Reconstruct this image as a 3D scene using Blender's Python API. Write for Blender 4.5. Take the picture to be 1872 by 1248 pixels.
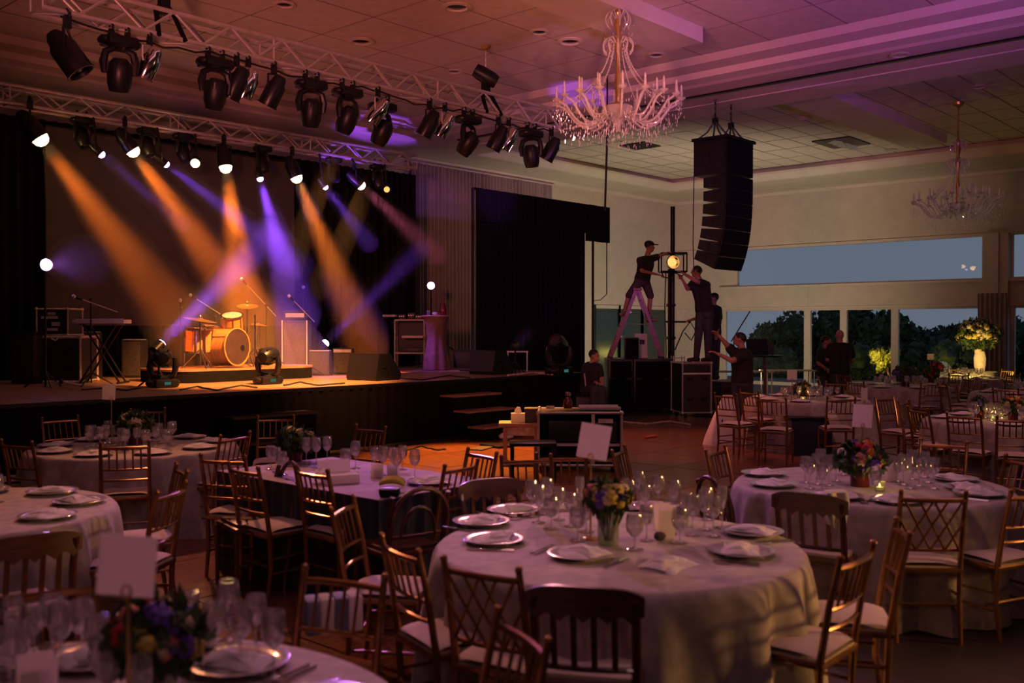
import bpy, bmesh, math, random
from mathutils import Vector, Matrix, Euler
R = random.Random(7)
rad = math.radians
for o in list(bpy.data.objects):
    bpy.data.objects.remove(o)
sc = bpy.context.scene
COL = sc.collection

# ------------------------------------------------------------------ camera
F, CX, CY, H, HOR = 1790.0, 936.0, 624.0, 1.73, 598.0
YAW = math.atan((2560 - 936) / F)
PITCH = math.atan((CY - HOR) / F)
fw = Vector((math.cos(YAW), math.sin(YAW), 0))
rt = Vector((math.sin(YAW), -math.cos(YAW), 0))
cam = bpy.data.cameras.new('camera')
cam.lens = 36 * F / 1872
cam.sensor_width = 36
cam.clip_start = 0.05
cam.clip_end = 300
cam.dof.use_dof = True
cam.dof.focus_distance = 14.0
cam.dof.aperture_fstop = 2.2
camo = bpy.data.objects.new('camera', cam)
COL.objects.link(camo)
camo.location = (0, 0, H)
camo.rotation_euler = (math.pi / 2 - PITCH, 0, YAW - math.pi / 2)
sc.camera = camo

# surveying helpers: sight line through a photo point, met with a known plane of the room
def ray(x, y):
    r = (x - CX) / F
    u = -(y - CY) / F
    c, s = math.cos(PITCH), math.sin(PITCH)
    u2 = u * c - s
    d2 = c + u * s
    return fw * d2 + rt * r + Vector((0, 0, u2))
def PZ(x, y, z=0.0):
    v = ray(x, y)
    return v * ((z - H) / v.z) + Vector((0, 0, H))
def PX(x, y, X):
    v = ray(x, y)
    return v * (X / v.x) + Vector((0, 0, H))
def PY(x, y, Y):
    v = ray(x, y)
    return v * (Y / v.y) + Vector((0, 0, H))
def PD(x, y, D):
    v = ray(x, y)
    return v * (D / v.dot(fw)) + Vector((0, 0, H))

# ------------------------------------------------------------------ world, exposure
sc.view_settings.view_transform = 'Standard'
sc.view_settings.look = 'None'
sc.view_settings.exposure = 0.0
sc.view_settings.gamma = 1.0
sc.view_settings.use_curve_mapping = False
try:
    sc.cycles.use_denoising = True
    sc.cycles.max_bounces = 6
    sc.cycles.diffuse_bounces = 3
    sc.cycles.glossy_bounces = 3
    sc.cycles.transparent_max_bounces = 16
    sc.cycles.volume_bounces = 0
    sc.cycles.use_adaptive_sampling = True
    sc.cycles.adaptive_threshold = 0.02
    sc.cycles.sample_clamp_indirect = 3.0
    sc.cycles.sample_clamp_direct = 0.0
    sc.cycles.caustics_reflective = False
    sc.cycles.caustics_refractive = False
except Exception:
    pass
w = bpy.data.worlds.new('dusk')
sc.world = w
w.use_nodes = True
wn = w.node_tree
wn.nodes.clear()
wo = wn.nodes.new('ShaderNodeOutputWorld')
wb = wn.nodes.new('ShaderNodeBackground')
tc = wn.nodes.new('ShaderNodeTexCoord')
sx = wn.nodes.new('ShaderNodeSeparateXYZ')
rp = wn.nodes.new('ShaderNodeValToRGB')
rp.color_ramp.elements[0].position = 0.0
rp.color_ramp.elements[0].color = (0.16, 0.18, 0.24, 1)
rp.color_ramp.elements[1].position = 0.5
rp.color_ramp.elements[1].color = (0.10, 0.14, 0.22, 1)
wn.links.new(tc.outputs['Generated'], sx.inputs[0])
wn.links.new(sx.outputs['Z'], rp.inputs[0])
wn.links.new(rp.outputs[0], wb.inputs[0])
wb.inputs[1].default_value = 0.95
wn.links.new(wb.outputs[0], wo.inputs[0])

def lamp(name, kind, loc, color, power, target=None, angle=40, blend=0.4, size=0.1, sizey=None):
    l = bpy.data.lights.new(name, kind)
    l.color = color
    l.energy = power
    if kind == 'SPOT':
        l.spot_size = rad(angle)
        l.spot_blend = blend
        l.shadow_soft_size = size
    elif kind == 'POINT':
        l.shadow_soft_size = size
    elif kind == 'AREA':
        l.shape = 'RECTANGLE'
        l.size = size
        l.size_y = sizey or size
    o = bpy.data.objects.new(name, l)
    COL.objects.link(o)
    o.location = loc
    if target is not None:
        d = Vector(target) - Vector(loc)
        o.rotation_euler = d.to_track_quat('-Z', 'Y').to_euler()
    return o

c1x, c1y = PD(1130, 150, 12.6)[:2]
c2x, c2y = PZ(1752, 187, 6.08)[:2]
# fixtureless lamps: added fill on tables, corner and chandeliers, colour washes up to the ceiling
lamp('table_fill', 'AREA', (4.5, 2.6, 5.9), (1.0, 0.42, 0.58), 72, (4.5, 2.6, 0), size=7, sizey=5)  # soft fill added to light the table tops
lamp('table_fill_far', 'AREA', (11.5, 3.0, 5.9), (1.0, 0.36, 0.36), 55, (12.0, 3.2, 0), size=4, sizey=4)  # same added fill for the tables farther back
lamp('front_fill', 'SPOT', (-2.6, -3.4, 4.0), (1.0, 0.50, 0.50), 55, (3.4, 2.4, 1.0), angle=48, blend=0.9, size=0.3)  # fill added from behind the camera for fronts and cards
lamp('warm_side_wash', 'SPOT', (7.8, -2.6, 1.6), (1.0, 0.47, 0.15), 1000, (4.5, 2.0, 0.3), angle=24, blend=0.7, size=0.3)
lamp('warm_side_wash_far', 'SPOT', (11.0, -3.5, 2.6), (1.0, 0.42, 0.24), 150, (10.5, 3.6, 0.6), angle=70, blend=0.6, size=0.2)
lamp('ceiling_wash_pink', 'SPOT', (0.5, 4.0, 3.2), (1.0, 0.23, 0.21), 2000, (8.8, 9.2, 6.0), angle=72, blend=0.9, size=0.3)
lamp('ceiling_wash_violet', 'SPOT', (8.5, 0.0, 3.2), (0.70, 0.18, 1.0), 1000, (13.6, 6.6, 6.0), angle=62, blend=0.9, size=0.2)
lamp('ceiling_wash_amber', 'SPOT', (5.5, 4.5, 3.4), (1.0, 0.36, 0.20), 500, (10.8, 8.0, 6.0), angle=45, blend=0.9, size=0.2)
lamp('corner_fill', 'SPOT', (20.3, 11.3, 0.35), (1.0, 0.82, 0.58), 700, (24.0, 15.8, 4.6), angle=150, blend=0.9, size=0.25)  # added to light the corner walls and ceiling, no fixture there
lamp('chandelier_fill', 'SPOT', (6.6, 4.2, 3.0), (1.0, 0.36, 0.34), 600, (c1x, c1y, 4.7), angle=22, blend=0.8, size=0.1)  # added to brighten the near chandelier
lamp('drape_violet', 'SPOT', (12.3, 10.3, 4.4), (0.45, 0.14, 1.0), 420, (16.1, 17.2, 4.0), angle=24, blend=0.9, size=0.1)
lamp('chandelier_far_fill', 'SPOT', (14.0, 1.0, 2.2), (1.0, 0.80, 0.62), 260, (c2x, c2y, 4.2), angle=13, blend=0.8, size=0.1)  # added to brighten the far chandelier, no source known
# back light added for glints on the tables, placed by the front truss
lamp('back_fill_amber', 'SPOT', (5.6, 10.3, 4.5), (1.0, 0.34, 0.16), 620, (2.6, 5.2, 0.7), angle=50, blend=0.7, size=0.07)
lamp('back_fill_violet', 'SPOT', (8.6, 10.3, 4.5), (0.72, 0.22, 1.0), 1500, (3.6, 2.8, 0.7), angle=46, blend=0.7, size=0.07)
lamp('back_fill_rose', 'SPOT', (11.4, 10.3, 4.5), (1.0, 0.36, 0.42), 760, (6.0, 2.6, 0.7), angle=50, blend=0.7, size=0.07)
lamp('back_fill_rose_far', 'SPOT', (12.2, 10.3, 4.5), (1.0, 0.36, 0.34), 420, (12.0, 4.2, 0.7), angle=70, blend=0.7, size=0.07)

# ------------------------------------------------------------------ materials
MATS = {}
def mat(name, col, rough=0.6, metal=0.0, var=0.2, scale=12.0, bump=0.0, bscale=60.0, spec=0.5, emit=None, estr=0.0,
        stretch=None, sheen=0.0, trans=0.0, coat=0.0):
    if name in MATS:
        return MATS[name]
    m = bpy.data.materials.new(name)
    m.use_nodes = True
    nt = m.node_tree
    b = nt.nodes['Principled BSDF']
    b.inputs['Roughness'].default_value = rough
    b.inputs['Metallic'].default_value = metal
    b.inputs['Specular IOR Level'].default_value = spec
    if coat:
        b.inputs['Coat Weight'].default_value = coat
    if sheen:
        b.inputs['Sheen Weight'].default_value = sheen
    c = list(col) + [1]
    tcn = nt.nodes.new('ShaderNodeTexCoord')
    mp = nt.nodes.new('ShaderNodeMapping')
    if stretch:
        mp.inputs['Scale'].default_value = stretch
    nt.links.new(tcn.outputs['Object'], mp.inputs[0])
    nz = nt.nodes.new('ShaderNodeTexNoise')
    nz.inputs['Scale'].default_value = scale
    nz.inputs['Detail'].default_value = 4
    nt.links.new(mp.outputs[0], nz.inputs[0])
    r = nt.nodes.new('ShaderNodeValToRGB')
    r.color_ramp.elements[0].position = 0.3
    r.color_ramp.elements[1].position = 0.7
    r.color_ramp.elements[0].color = [x * (1 - var) for x in col] + [1]
    r.color_ramp.elements[1].color = [min(1, x * (1 + var)) for x in col] + [1]
    nt.links.new(nz.outputs[0], r.inputs[0])
    nt.links.new(r.outputs[0], b.inputs['Base Color'])
    if bump:
        n2 = nt.nodes.new('ShaderNodeTexNoise')
        n2.inputs['Scale'].default_value = bscale
        nt.links.new(mp.outputs[0], n2.inputs[0])
        bp = nt.nodes.new('ShaderNodeBump')
        bp.inputs['Strength'].default_value = bump
        bp.inputs['Distance'].default_value = 0.01
        nt.links.new(n2.outputs[0], bp.inputs['Height'])
        nt.links.new(bp.outputs[0], b.inputs['Normal'])
    if emit:
        b.inputs['Emission Color'].default_value = list(emit) + [1]
        b.inputs['Emission Strength'].default_value = estr
    MATS[name] = m
    return m

def glass_mat(name, tint=(1, 1, 1), gloss=0.12, diff=0.03, rough=0.03, dcol=(0.9, 0.88, 0.88)):
    if name in MATS:
        return MATS[name]
    m = bpy.data.materials.new(name)
    m.use_nodes = True
    nt = m.node_tree
    nt.nodes.clear()
    out = nt.nodes.new('ShaderNodeOutputMaterial')
    tr = nt.nodes.new('ShaderNodeBsdfTransparent')
    tr.inputs[0].default_value = list(tint) + [1]
    gl = nt.nodes.new('ShaderNodeBsdfGlossy')
    gl.inputs['Roughness'].default_value = rough
    lw = nt.nodes.new('ShaderNodeLayerWeight')
    lw.inputs[0].default_value = 0.35
    mr = nt.nodes.new('ShaderNodeMapRange')
    mr.inputs['To Min'].default_value = gloss * 0.5
    mr.inputs['To Max'].default_value = min(1, gloss * 5)
    nt.links.new(lw.outputs['Facing'], mr.inputs['Value'])
    mx = nt.nodes.new('ShaderNodeMixShader')
    nt.links.new(mr.outputs[0], mx.inputs[0])
    nt.links.new(tr.outputs[0], mx.inputs[1])
    nt.links.new(gl.outputs[0], mx.inputs[2])
    df = nt.nodes.new('ShaderNodeBsdfDiffuse')
    df.inputs[0].default_value = list(dcol) + [1]
    m2 = nt.nodes.new('ShaderNodeMixShader')
    m2.inputs[0].default_value = diff
    nt.links.new(mx.outputs[0], m2.inputs[1])
    nt.links.new(df.outputs[0], m2.inputs[2])
    nt.links.new(m2.outputs[0], out.inputs[0])
    MATS[name] = m
    return m

def emit_mat(name, col, strength):
    if name in MATS:
        return MATS[name]
    m = bpy.data.materials.new(name)
    m.use_nodes = True
    nt = m.node_tree
    nt.nodes.clear()
    out = nt.nodes.new('ShaderNodeOutputMaterial')
    e = nt.nodes.new('ShaderNodeEmission')
    e.inputs[0].default_value = list(col) + [1]
    e.inputs[1].default_value = strength
    nt.links.new(e.outputs[0], out.inputs[0])
    MATS[name] = m
    return m

def haze_mat(name, density):
    if name in MATS:
        return MATS[name]
    m = bpy.data.materials.new(name)
    m.use_nodes = True
    nt = m.node_tree
    nt.nodes.clear()
    out = nt.nodes.new('ShaderNodeOutputMaterial')
    v = nt.nodes.new('ShaderNodeVolumeScatter')
    v.inputs['Color'].default_value = (1, 1, 1, 1)
    v.inputs['Density'].default_value = density
    v.inputs['Anisotropy'].default_value = 0.2
    nt.links.new(v.outputs[0], out.inputs['Volume'])
    MATS[name] = m
    return m

M = dict(
    wall=mat('cream_plaster', (0.58, 0.52, 0.43), 0.8, var=0.06, scale=3, bump=0.05, bscale=40),
    ceil=mat('ceiling_paint', (0.66, 0.58, 0.48), 0.85, var=0.05, scale=2),
    tile=mat('ceiling_tile', (0.64, 0.56, 0.47), 0.9, var=0.08, scale=5, bump=0.12, bscale=90),
    carpet=mat('dark_carpet', (0.024, 0.012, 0.010), 0.6, var=0.5, scale=3, bump=0.3, bscale=200),
    parquet=mat('parquet', (0.19, 0.07, 0.033), 0.24, var=0.35, scale=6, stretch=(1, 8, 1), bump=0.04, bscale=30),
    parquet2=mat('parquet_cross', (0.15, 0.053, 0.026), 0.27, var=0.35, scale=6, stretch=(8, 1, 1), bump=0.04, bscale=30),
    deck=mat('stage_deck', (0.30, 0.18, 0.10), 0.38, var=0.3, scale=4, stretch=(2, 10, 1), bump=0.05, bscale=40),
    black=mat('black_fabric', (0.006, 0.0055, 0.006), 0.95, var=0.2, spec=0.1),
    screen=mat('dark_backcloth', (0.045, 0.036, 0.032), 0.95, var=0.15, scale=2),
    drape=mat('grey_drape', (0.34, 0.29, 0.25), 0.85, var=0.1, scale=3, sheen=0.2),
    blackp=mat('black_plastic', (0.007, 0.007, 0.008), 0.4, spec=0.35, var=0.15),
    blackm=mat('black_paint_metal', (0.008, 0.008, 0.009), 0.35, spec=0.35, var=0.15),
    case=mat('flightcase_laminate', (0.018, 0.016, 0.016), 0.5, var=0.25, scale=8),
    steel=mat('aluminium', (0.62, 0.60, 0.58), 0.4, 0.55, var=0.12, scale=9),
    chrome=mat('chrome', (0.75, 0.72, 0.68), 0.1, 1.0, var=0.05),
    gold=mat('gilded_wood', (0.34, 0.17, 0.06), 0.22, 0.75, var=0.25, scale=15),
    brass=mat('brass_wire', (0.6, 0.4, 0.14), 0.3, 0.8, var=0.1),
    darkwood=mat('dark_brown_wood', (0.085, 0.03, 0.018), 0.3, var=0.35, scale=7, stretch=(1, 1, 6), coat=0.2),
    cushion=mat('cream_cushion', (0.60, 0.48, 0.40), 0.85, var=0.12, scale=6, bump=0.1),
    cloth=mat('ivory_damask', (0.40, 0.345, 0.30), 0.75, var=0.22, scale=14, bump=0.15, bscale=30, sheen=0.2),
    navy=mat('navy_cloth', (0.012, 0.014, 0.03), 0.8, var=0.2, sheen=0.2),
    mauve=mat('mauve_runner', (0.28, 0.20, 0.26), 0.7, var=0.2),
    china=mat('white_china', (0.72, 0.70, 0.68), 0.12, var=0.03),
    charger=mat('silver_charger', (0.55, 0.5, 0.5), 0.16, 0.25, var=0.06),
    napkin=mat('white_napkin', (0.74, 0.70, 0.66), 0.85, var=0.06, bump=0.1, bscale=80),
    paper=mat('white_card', (0.88, 0.84, 0.80), 0.8, var=0.03),
    leaf=mat('leaf_green', (0.05, 0.09, 0.025), 0.55, var=0.4, scale=20),
    leafd=mat('hedge_green', (0.035, 0.06, 0.025), 0.7, var=0.5, scale=3),
    leafy=mat('yellow_green_leaf', (0.30, 0.28, 0.05), 0.6, var=0.4, scale=8),
    bark=mat('bark', (0.06, 0.045, 0.03), 0.9, var=0.3),
    lawn=mat('lawn', (0.03, 0.05, 0.02), 0.9, var=0.4),
    pink=mat('coral_petal', (0.65, 0.22, 0.18), 0.6, var=0.25), red=mat('red_petal', (0.5, 0.03, 0.03), 0.6, var=0.25),
    violet=mat('violet_petal', (0.14, 0.07, 0.42), 0.6, var=0.25), cream=mat('cream_petal', (0.72, 0.62, 0.38), 0.6, var=0.15),
    yellow=mat('yellow_petal', (0.62, 0.48, 0.08), 0.6, var=0.2), orange=mat('orange_petal', (0.7, 0.22, 0.03), 0.6, var=0.2),
    skin=mat('skin', (0.42, 0.22, 0.15), 0.55, var=0.1), shirt=mat('black_tshirt', (0.016, 0.015, 0.017), 0.85, var=0.2),
    jeans=mat('dark_jeans', (0.045, 0.045, 0.055), 0.85, var=0.25), shorts=mat('grey_shorts', (0.06, 0.05, 0.05), 0.85, var=0.2),
    hair=mat('dark_hair', (0.012, 0.009, 0.008), 0.5, var=0.3), shoe=mat('black_shoe', (0.02, 0.018, 0.018), 0.5),
    shoew=mat('tan_shoe', (0.30, 0.2, 0.14), 0.6),
    drum=mat('amber_drum_shell', (0.55, 0.22, 0.06), 0.2, var=0.25, scale=5, stretch=(1, 1, 5), coat=0.5),
    head=mat('drum_head', (0.5, 0.42, 0.33), 0.5, var=0.08), headd=mat('dark_drum_head', (0.05, 0.03, 0.03), 0.35, var=0.2),
    cymbal=mat('bronze_cymbal', (0.62, 0.38, 0.16), 0.28, 0.85, var=0.2, scale=20),
    amp=mat('amp_cloth', (0.07, 0.058, 0.046), 0.9, var=0.3, scale=40), ampf=mat('amp_tolex', (0.03, 0.025, 0.02), 0.6, var=0.2),
    wood=mat('plywood', (0.36, 0.22, 0.12), 0.6, var=0.3, scale=6, stretch=(1, 6, 1)),
    worn=mat('worn_white_edge', (0.55, 0.46, 0.36), 0.6, var=0.35, scale=14),
    ladder=mat('red_anodised_rail', (0.22, 0.13, 0.10), 0.35, 0.4, var=0.2), bluep=mat('blue_plastic', (0.02, 0.035, 0.09), 0.5),
    frame=mat('white_window_frame', (0.60, 0.54, 0.46), 0.5, var=0.08), teal=mat('teal_glass_panel', (0.03, 0.06, 0.06), 0.15, var=0.2),
    keyw=mat('keyboard_silver', (0.55, 0.5, 0.45), 0.4, var=0.1), maroon=mat('maroon_glass', (0.12, 0.015, 0.015), 0.12, var=0.2),
    cable=mat('black_rubber', (0.012, 0.012, 0.012), 0.6), orangec=mat('orange_cloth', (0.45, 0.10, 0.04), 0.8),
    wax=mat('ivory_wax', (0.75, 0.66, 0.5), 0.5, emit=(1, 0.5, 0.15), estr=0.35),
    seam_shade=mat('ceiling_seam_shade', (0.26, 0.21, 0.17), 0.8),  # shade of the tile seams put into a colour
    rope=mat('green_sling', (0.05, 0.12, 0.05), 0.8), stone=mat('paving', (0.12, 0.11, 0.1), 0.8),
)
def translucent(m, col, fac):
    nt = m.node_tree
    b = nt.nodes['Principled BSDF']
    t = nt.nodes.new('ShaderNodeBsdfTranslucent')
    t.inputs[0].default_value = list(col) + [1]
    x = nt.nodes.new('ShaderNodeMixShader')
    x.inputs[0].default_value = fac
    out = nt.nodes['Material Output']
    nt.links.new(b.outputs[0], x.inputs[1])
    nt.links.new(t.outputs[0], x.inputs[2])
    nt.links.new(x.outputs[0], out.inputs['Surface'])
translucent(M['paper'], (0.95, 0.9, 0.85), 0.5)
M['glass'] = glass_mat('wine_glass', gloss=0.36, diff=0.09, rough=0.05)
M['crystal'] = glass_mat('crystal', gloss=0.2, diff=0.30, rough=0.08, dcol=(0.9, 0.82, 0.8))
M['pane'] = glass_mat('window_pane', tint=(0.88, 0.92, 0.92), gloss=0.02, diff=0.0, rough=0.01)
M['vglass'] = glass_mat('vase_glass', tint=(0.75, 0.85, 0.7), gloss=0.12, diff=0.1, rough=0.05)
M['lens'] = mat('dark_lens', (0.02, 0.02, 0.03), 0.05, var=0.1, coat=0.6)
M['orange_on'] = emit_mat('lamp_face_amber', (1.0, 0.55, 0.22), 26)
M['violet_on'] = emit_mat('lamp_face_violet', (0.55, 0.25, 1.0), 20)
M['pinkv_on'] = emit_mat('lamp_face_magenta', (0.8, 0.35, 1.0), 16)
M['pink_on'] = emit_mat('lamp_face_rose', (1.0, 0.42, 0.38), 18)
M['warm_on'] = emit_mat('lamp_face_warm', (1.0, 0.48, 0.13), 1.5)
M['flame'] = emit_mat('candle_flame', (1.0, 0.55, 0.15), 20)
M['led'] = emit_mat('led_display', (0.1, 0.5, 0.4), 0.25)
M['bulb'] = emit_mat('string_bulb', (1.0, 0.7, 0.3), 8)

# ------------------------------------------------------------------ mesh helpers
class MB:
    def __init__(s):
        s.v = []
        s.f = []
    def add(s, vs, fs):
        n = len(s.v)
        s.v += [tuple(p) for p in vs]
        s.f += [tuple(i + n for i in f) for f in fs]
        return s
    def box(s, c, size, rot=None, bev=0.0):
        x, y, z = [k / 2 for k in size]
        if bev <= 0:
            vs = [Vector((a * x, b * y, d * z)) for a in (-1, 1) for b in (-1, 1) for d in (-1, 1)]
            fs = [(0, 1, 3, 2), (4, 6, 7, 5), (0, 4, 5, 1), (2, 3, 7, 6), (0, 2, 6, 4), (1, 5, 7, 3)]
        else:
            bm = bmesh.new()
            bmesh.ops.create_cube(bm, size=1)
            for v in bm.verts:
                v.co = Vector((v.co.x * size[0], v.co.y * size[1], v.co.z * size[2]))
            bmesh.ops.bevel(bm, geom=list(bm.edges), offset=bev, segments=2, affect='EDGES', profile=0.6)
            bm.verts.index_update()
            vs = [v.co.copy() for v in bm.verts]
            fs = [tuple(v.index for v in f.verts) for f in bm.faces]
            bm.free()
        m = rot if rot is not None else Matrix.Identity(3)
        c = Vector(c)
        return s.add([m @ v + c for v in vs], fs)
    def tube(s, p0, p1, r0, r1=None, n=8, cap=True):
        p0, p1 = Vector(p0), Vector(p1)
        r1 = r0 if r1 is None else r1
        d = p1 - p0
        if d.length < 1e-6:
            return s
        q = d.to_track_quat('Z', 'Y')
        vs = []
        for p, r in ((p0, r0), (p1, r1)):
            for i in range(n):
                a = 2 * math.pi * i / n
                vs.append(p + q @ Vector((r * math.cos(a), r * math.sin(a), 0)))
        fs = [(i, (i + 1) % n, n + (i + 1) % n, n + i) for i in range(n)]
        if cap:
            fs += [tuple(range(n - 1, -1, -1)), tuple(range(n, 2 * n))]
        return s.add(vs, fs)
    def poly(s, pts, r, n=6, closed=False):
        pts = [Vector(p) for p in pts]
        k = len(pts)
        rs = r if isinstance(r, (list, tuple)) else [r] * k
        vs = []
        ref = None
        for i, p in enumerate(pts):
            if closed:
                d = pts[(i + 1) % k] - pts[i - 1]
            else:
                d = pts[min(i + 1, k - 1)] - pts[max(i - 1, 0)]
            d.normalize()
            if ref is None:
                ref = d.orthogonal().normalized()
            else:
                ref = (ref - d * ref.dot(d))
                ref = ref.normalized() if ref.length > 1e-6 else d.orthogonal().normalized()
            b = d.cross(ref)
            for j in range(n):
                a = 2 * math.pi * j / n
                vs.append(p + (ref * math.cos(a) + b * math.sin(a)) * rs[i])
        fs = []
        for i in range(k if closed else k - 1):
            i2 = (i + 1) % k
            for j in range(n):
                j2 = (j + 1) % n
                fs.append((i * n + j, i * n + j2, i2 * n + j2, i2 * n + j))
        if not closed:
            fs += [tuple(range(n - 1, -1, -1)), tuple(range((k - 1) * n, k * n))]
        return s.add(vs, fs)
    def lathe(s, prof, n=16, mtx=None):
        vs = []
        fs = []
        k = len(prof)
        for r, z in prof:
            for j in range(n):
                a = 2 * math.pi * j / n
                vs.append(Vector((max(r, 1e-4) * math.cos(a), max(r, 1e-4) * math.sin(a), z)))
        for i in range(k - 1):
            for j in range(n):
                j2 = (j + 1) % n
                fs.append((i * n + j, i * n + j2, (i + 1) * n + j2, (i + 1) * n + j))
        if prof[0][0] > 1e-3 and prof[0] != prof[-1]:
            fs.append(tuple(range(n - 1, -1, -1)))
        if prof[-1][0] > 1e-3 and prof[0] != prof[-1]:
            fs.append(tuple(range((k - 1) * n, k * n)))
        if mtx is not None:
            vs = [mtx @ v for v in vs]
        return s.add(vs, fs)
    def ball(s, c, r, n=10, k=6, mtx=None):
        c = Vector(c)
        rr = Vector(r) if isinstance(r, (tuple, list, Vector)) else Vector((r, r, r))
        vs = []
        for i in range(k + 1):
            t = math.pi * i / k
            for j in range(n):
                a = 2 * math.pi * j / n
                p = Vector((rr.x * max(1e-3, math.sin(t)) * math.cos(a), rr.y * max(1e-3, math.sin(t)) * math.sin(a), rr.z * math.cos(t)))
                vs.append((mtx @ p if mtx is not None else p) + c)
        fs = []
        for i in range(k):
            for j in range(n):
                j2 = (j + 1) % n
                fs.append((i * n + j, (i + 1) * n + j, (i + 1) * n + j2, i * n + j2))
        return s.add(vs, fs)
    def grid(s, fn, nu, nv, closed=False):
        vs = [fn(i / nu, j / nv) for i in range(nu + (0 if closed else 1)) for j in range(nv + 1)]
        fs = []
        for i in range(nu):
            i2 = (i + 1) % nu if closed else i + 1
            for j in range(nv):
                fs.append((i * (nv + 1) + j, i2 * (nv + 1) + j, i2 * (nv + 1) + j + 1, i * (nv + 1) + j + 1))
        return s.add(vs, fs)
    def prism(s, pts, axis_vec, mtx=None):
        k = len(pts)
        a = Vector(axis_vec)
        p0 = [Vector(p) for p in pts]
        vs = p0 + [p + a for p in p0]
        if mtx is not None:
            vs = [mtx @ v for v in vs]
        fs = [tuple(range(k - 1, -1, -1)), tuple(range(k, 2 * k))]
        fs += [(i, (i + 1) % k, k + (i + 1) % k, k + i) for i in range(k)]
        return s.add(vs, fs)
    def bar(s, p0, p1, w_, d_):
        p0, p1 = Vector(p0), Vector(p1)
        q = (p1 - p0).to_track_quat('Z', 'Y').to_matrix()
        return s.box((p0 + p1) / 2, (w_, d_, (p1 - p0).length), q)
    def mesh(s, name, smooth=True):
        me = bpy.data.meshes.new(name)
        me.from_pydata(s.v, [], s.f)
        bm = bmesh.new()
        bm.from_mesh(me)
        bmesh.ops.recalc_face_normals(bm, faces=list(bm.faces))
        bm.to_mesh(me)
        bm.free()
        if smooth:
            me.polygons.foreach_set('use_smooth', [True] * len(me.polygons))
            try:
                me.set_sharp_from_angle(angle=rad(40))
            except Exception:
                pass
        me.update()
        return me

def link(name, me, m=None, parent=None, loc=(0, 0, 0), rot=(0, 0, 0), scale=None):
    o = bpy.data.objects.new(name, me)
    COL.objects.link(o)
    if m is not None and len(me.materials) == 0:
        me.materials.append(m)
    o.location = loc
    if isinstance(rot, Matrix):
        o.rotation_euler = rot.to_euler()
    elif hasattr(rot, 'to_matrix') and not isinstance(rot, Euler):
        o.rotation_euler = rot.to_euler()
    else:
        o.rotation_euler = rot
    if scale is not None:
        o.scale = scale if isinstance(scale, (tuple, list)) else (scale,) * 3
    if parent is not None:
        o.parent = parent
    return o
def build(mb, name, m, parent=None, loc=(0, 0, 0), rot=(0, 0, 0), smooth=True):
    return link(name, mb.mesh(name, smooth), m, parent, loc, rot)
def tag(o, label, cat, group=None, kind=None):
    if label:
        o['label'] = label
    if cat:
        o['category'] = cat
    if group:
        o['group'] = group
    if kind:
        o['kind'] = kind
    return o
def struct(o, label=None, cat=None):
    o['kind'] = 'structure'
    if label:
        o['label'] = label
    if cat:
        o['category'] = cat
    return o
def empty(name, loc, rz=0.0, label=None, cat=None, group=None, rot=None):
    o = bpy.data.objects.new(name, None)
    COL.objects.link(o)
    o.empty_display_size = 0.1
    o.location = loc
    o.rotation_euler = rot if rot is not None else (0, 0, rz)
    tag(o, label, cat, group)
    return o
KIDS = {}
def children(o):
    return [c for c in COL.objects if c.parent == o]
def copy_tree(o, kids, loc, rz, label, group=None, name=None):
    c = o.copy()
    COL.objects.link(c)
    c.location = loc
    c.rotation_euler = (0, 0, rz)
    c['label'] = label
    if group:
        c['group'] = group
    elif 'group' in c:
        del c['group']
    def rec(src, dst):
        for k, sub in src:
            d = k.copy()
            COL.objects.link(d)
            d.parent = dst
            rec(sub, d)
    rec(kids, c)
    return c
def tree(o):
    return [(c, tree(c)) for c in COL.objects if c.parent == o]
def box(name, lo, hi, m, parent=None, bev=0.0):
    lo, hi = Vector(lo), Vector(hi)
    return build(MB().box((lo + hi) / 2, hi - lo, bev=bev), name, m, parent, smooth=bev > 0)
def facing(frm, to):
    d = Vector(to) - Vector(frm)
    return math.atan2(d.y, d.x) - math.pi / 2

# ================================================================== THE SETTING
XW, YW = 27.0, 17.35          # window wall, stage wall
ZS, ZC1, ZC2 = 5.75, 6.02, 6.08
struct(box('floor', (-5, -9, -0.12), (XW + 0.3, YW + 0.3, 0.0), M['carpet']))
fl = bpy.data.objects['floor']
pm1 = MB().box((0, 0, 0.009), (0.985, 0.985, 0.018)).mesh('parquet_panel', False)
pm2 = pm1.copy()
pm1.materials.append(M['parquet'])
pm2.materials.append(M['parquet2'])
for i in range(14):
    for j in range(7):
        link('parquet_panel', pm1 if (i + j) % 2 else pm2, None, fl, (2.7 + i, 4.5 + j - 0.4, 0.0 + R.uniform(0, 0.002)))
# walls
struct(box('wall_back', (-5, YW, 0), (XW, YW + 0.25, 6.3), M['wall']))
struct(box('wall_left', (-5.25, -9, 0), (-5, YW + 0.25, 6.3), M['wall']))
struct(box('wall_front', (-5, -9.25, 0), (XW, -9, 6.3), M['wall']))
wr = struct(empty('wall_right', (XW, 0, 0)))
def wbox(name, y0, y1, z0, z1, m, x0=0.0, x1=0.25, parent=wr):
    return box(name, (x0, y0, z0), (x1, y1, z1), m, parent)
wbox('upper_wall', -9, YW, 4.13, 6.3, M['wall'])
wbox('pier', 15.64, YW, 0, 4.13, M['wall'])
cols = [7.98 - 8.3 * k for k in range(3)]
for cy in cols:
    wbox('column', cy - 0.62, cy, 0, 4.13, M['wall'], -0.22, 0.25)
    wbox('column_edge', cy - 0.40, cy - 0.22, 0, 4.13, M['frame'], -0.27, -0.22)
bays = [(7.98, 15.64), (-0.32, 7.36), (-8.62, -0.94)]
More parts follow.
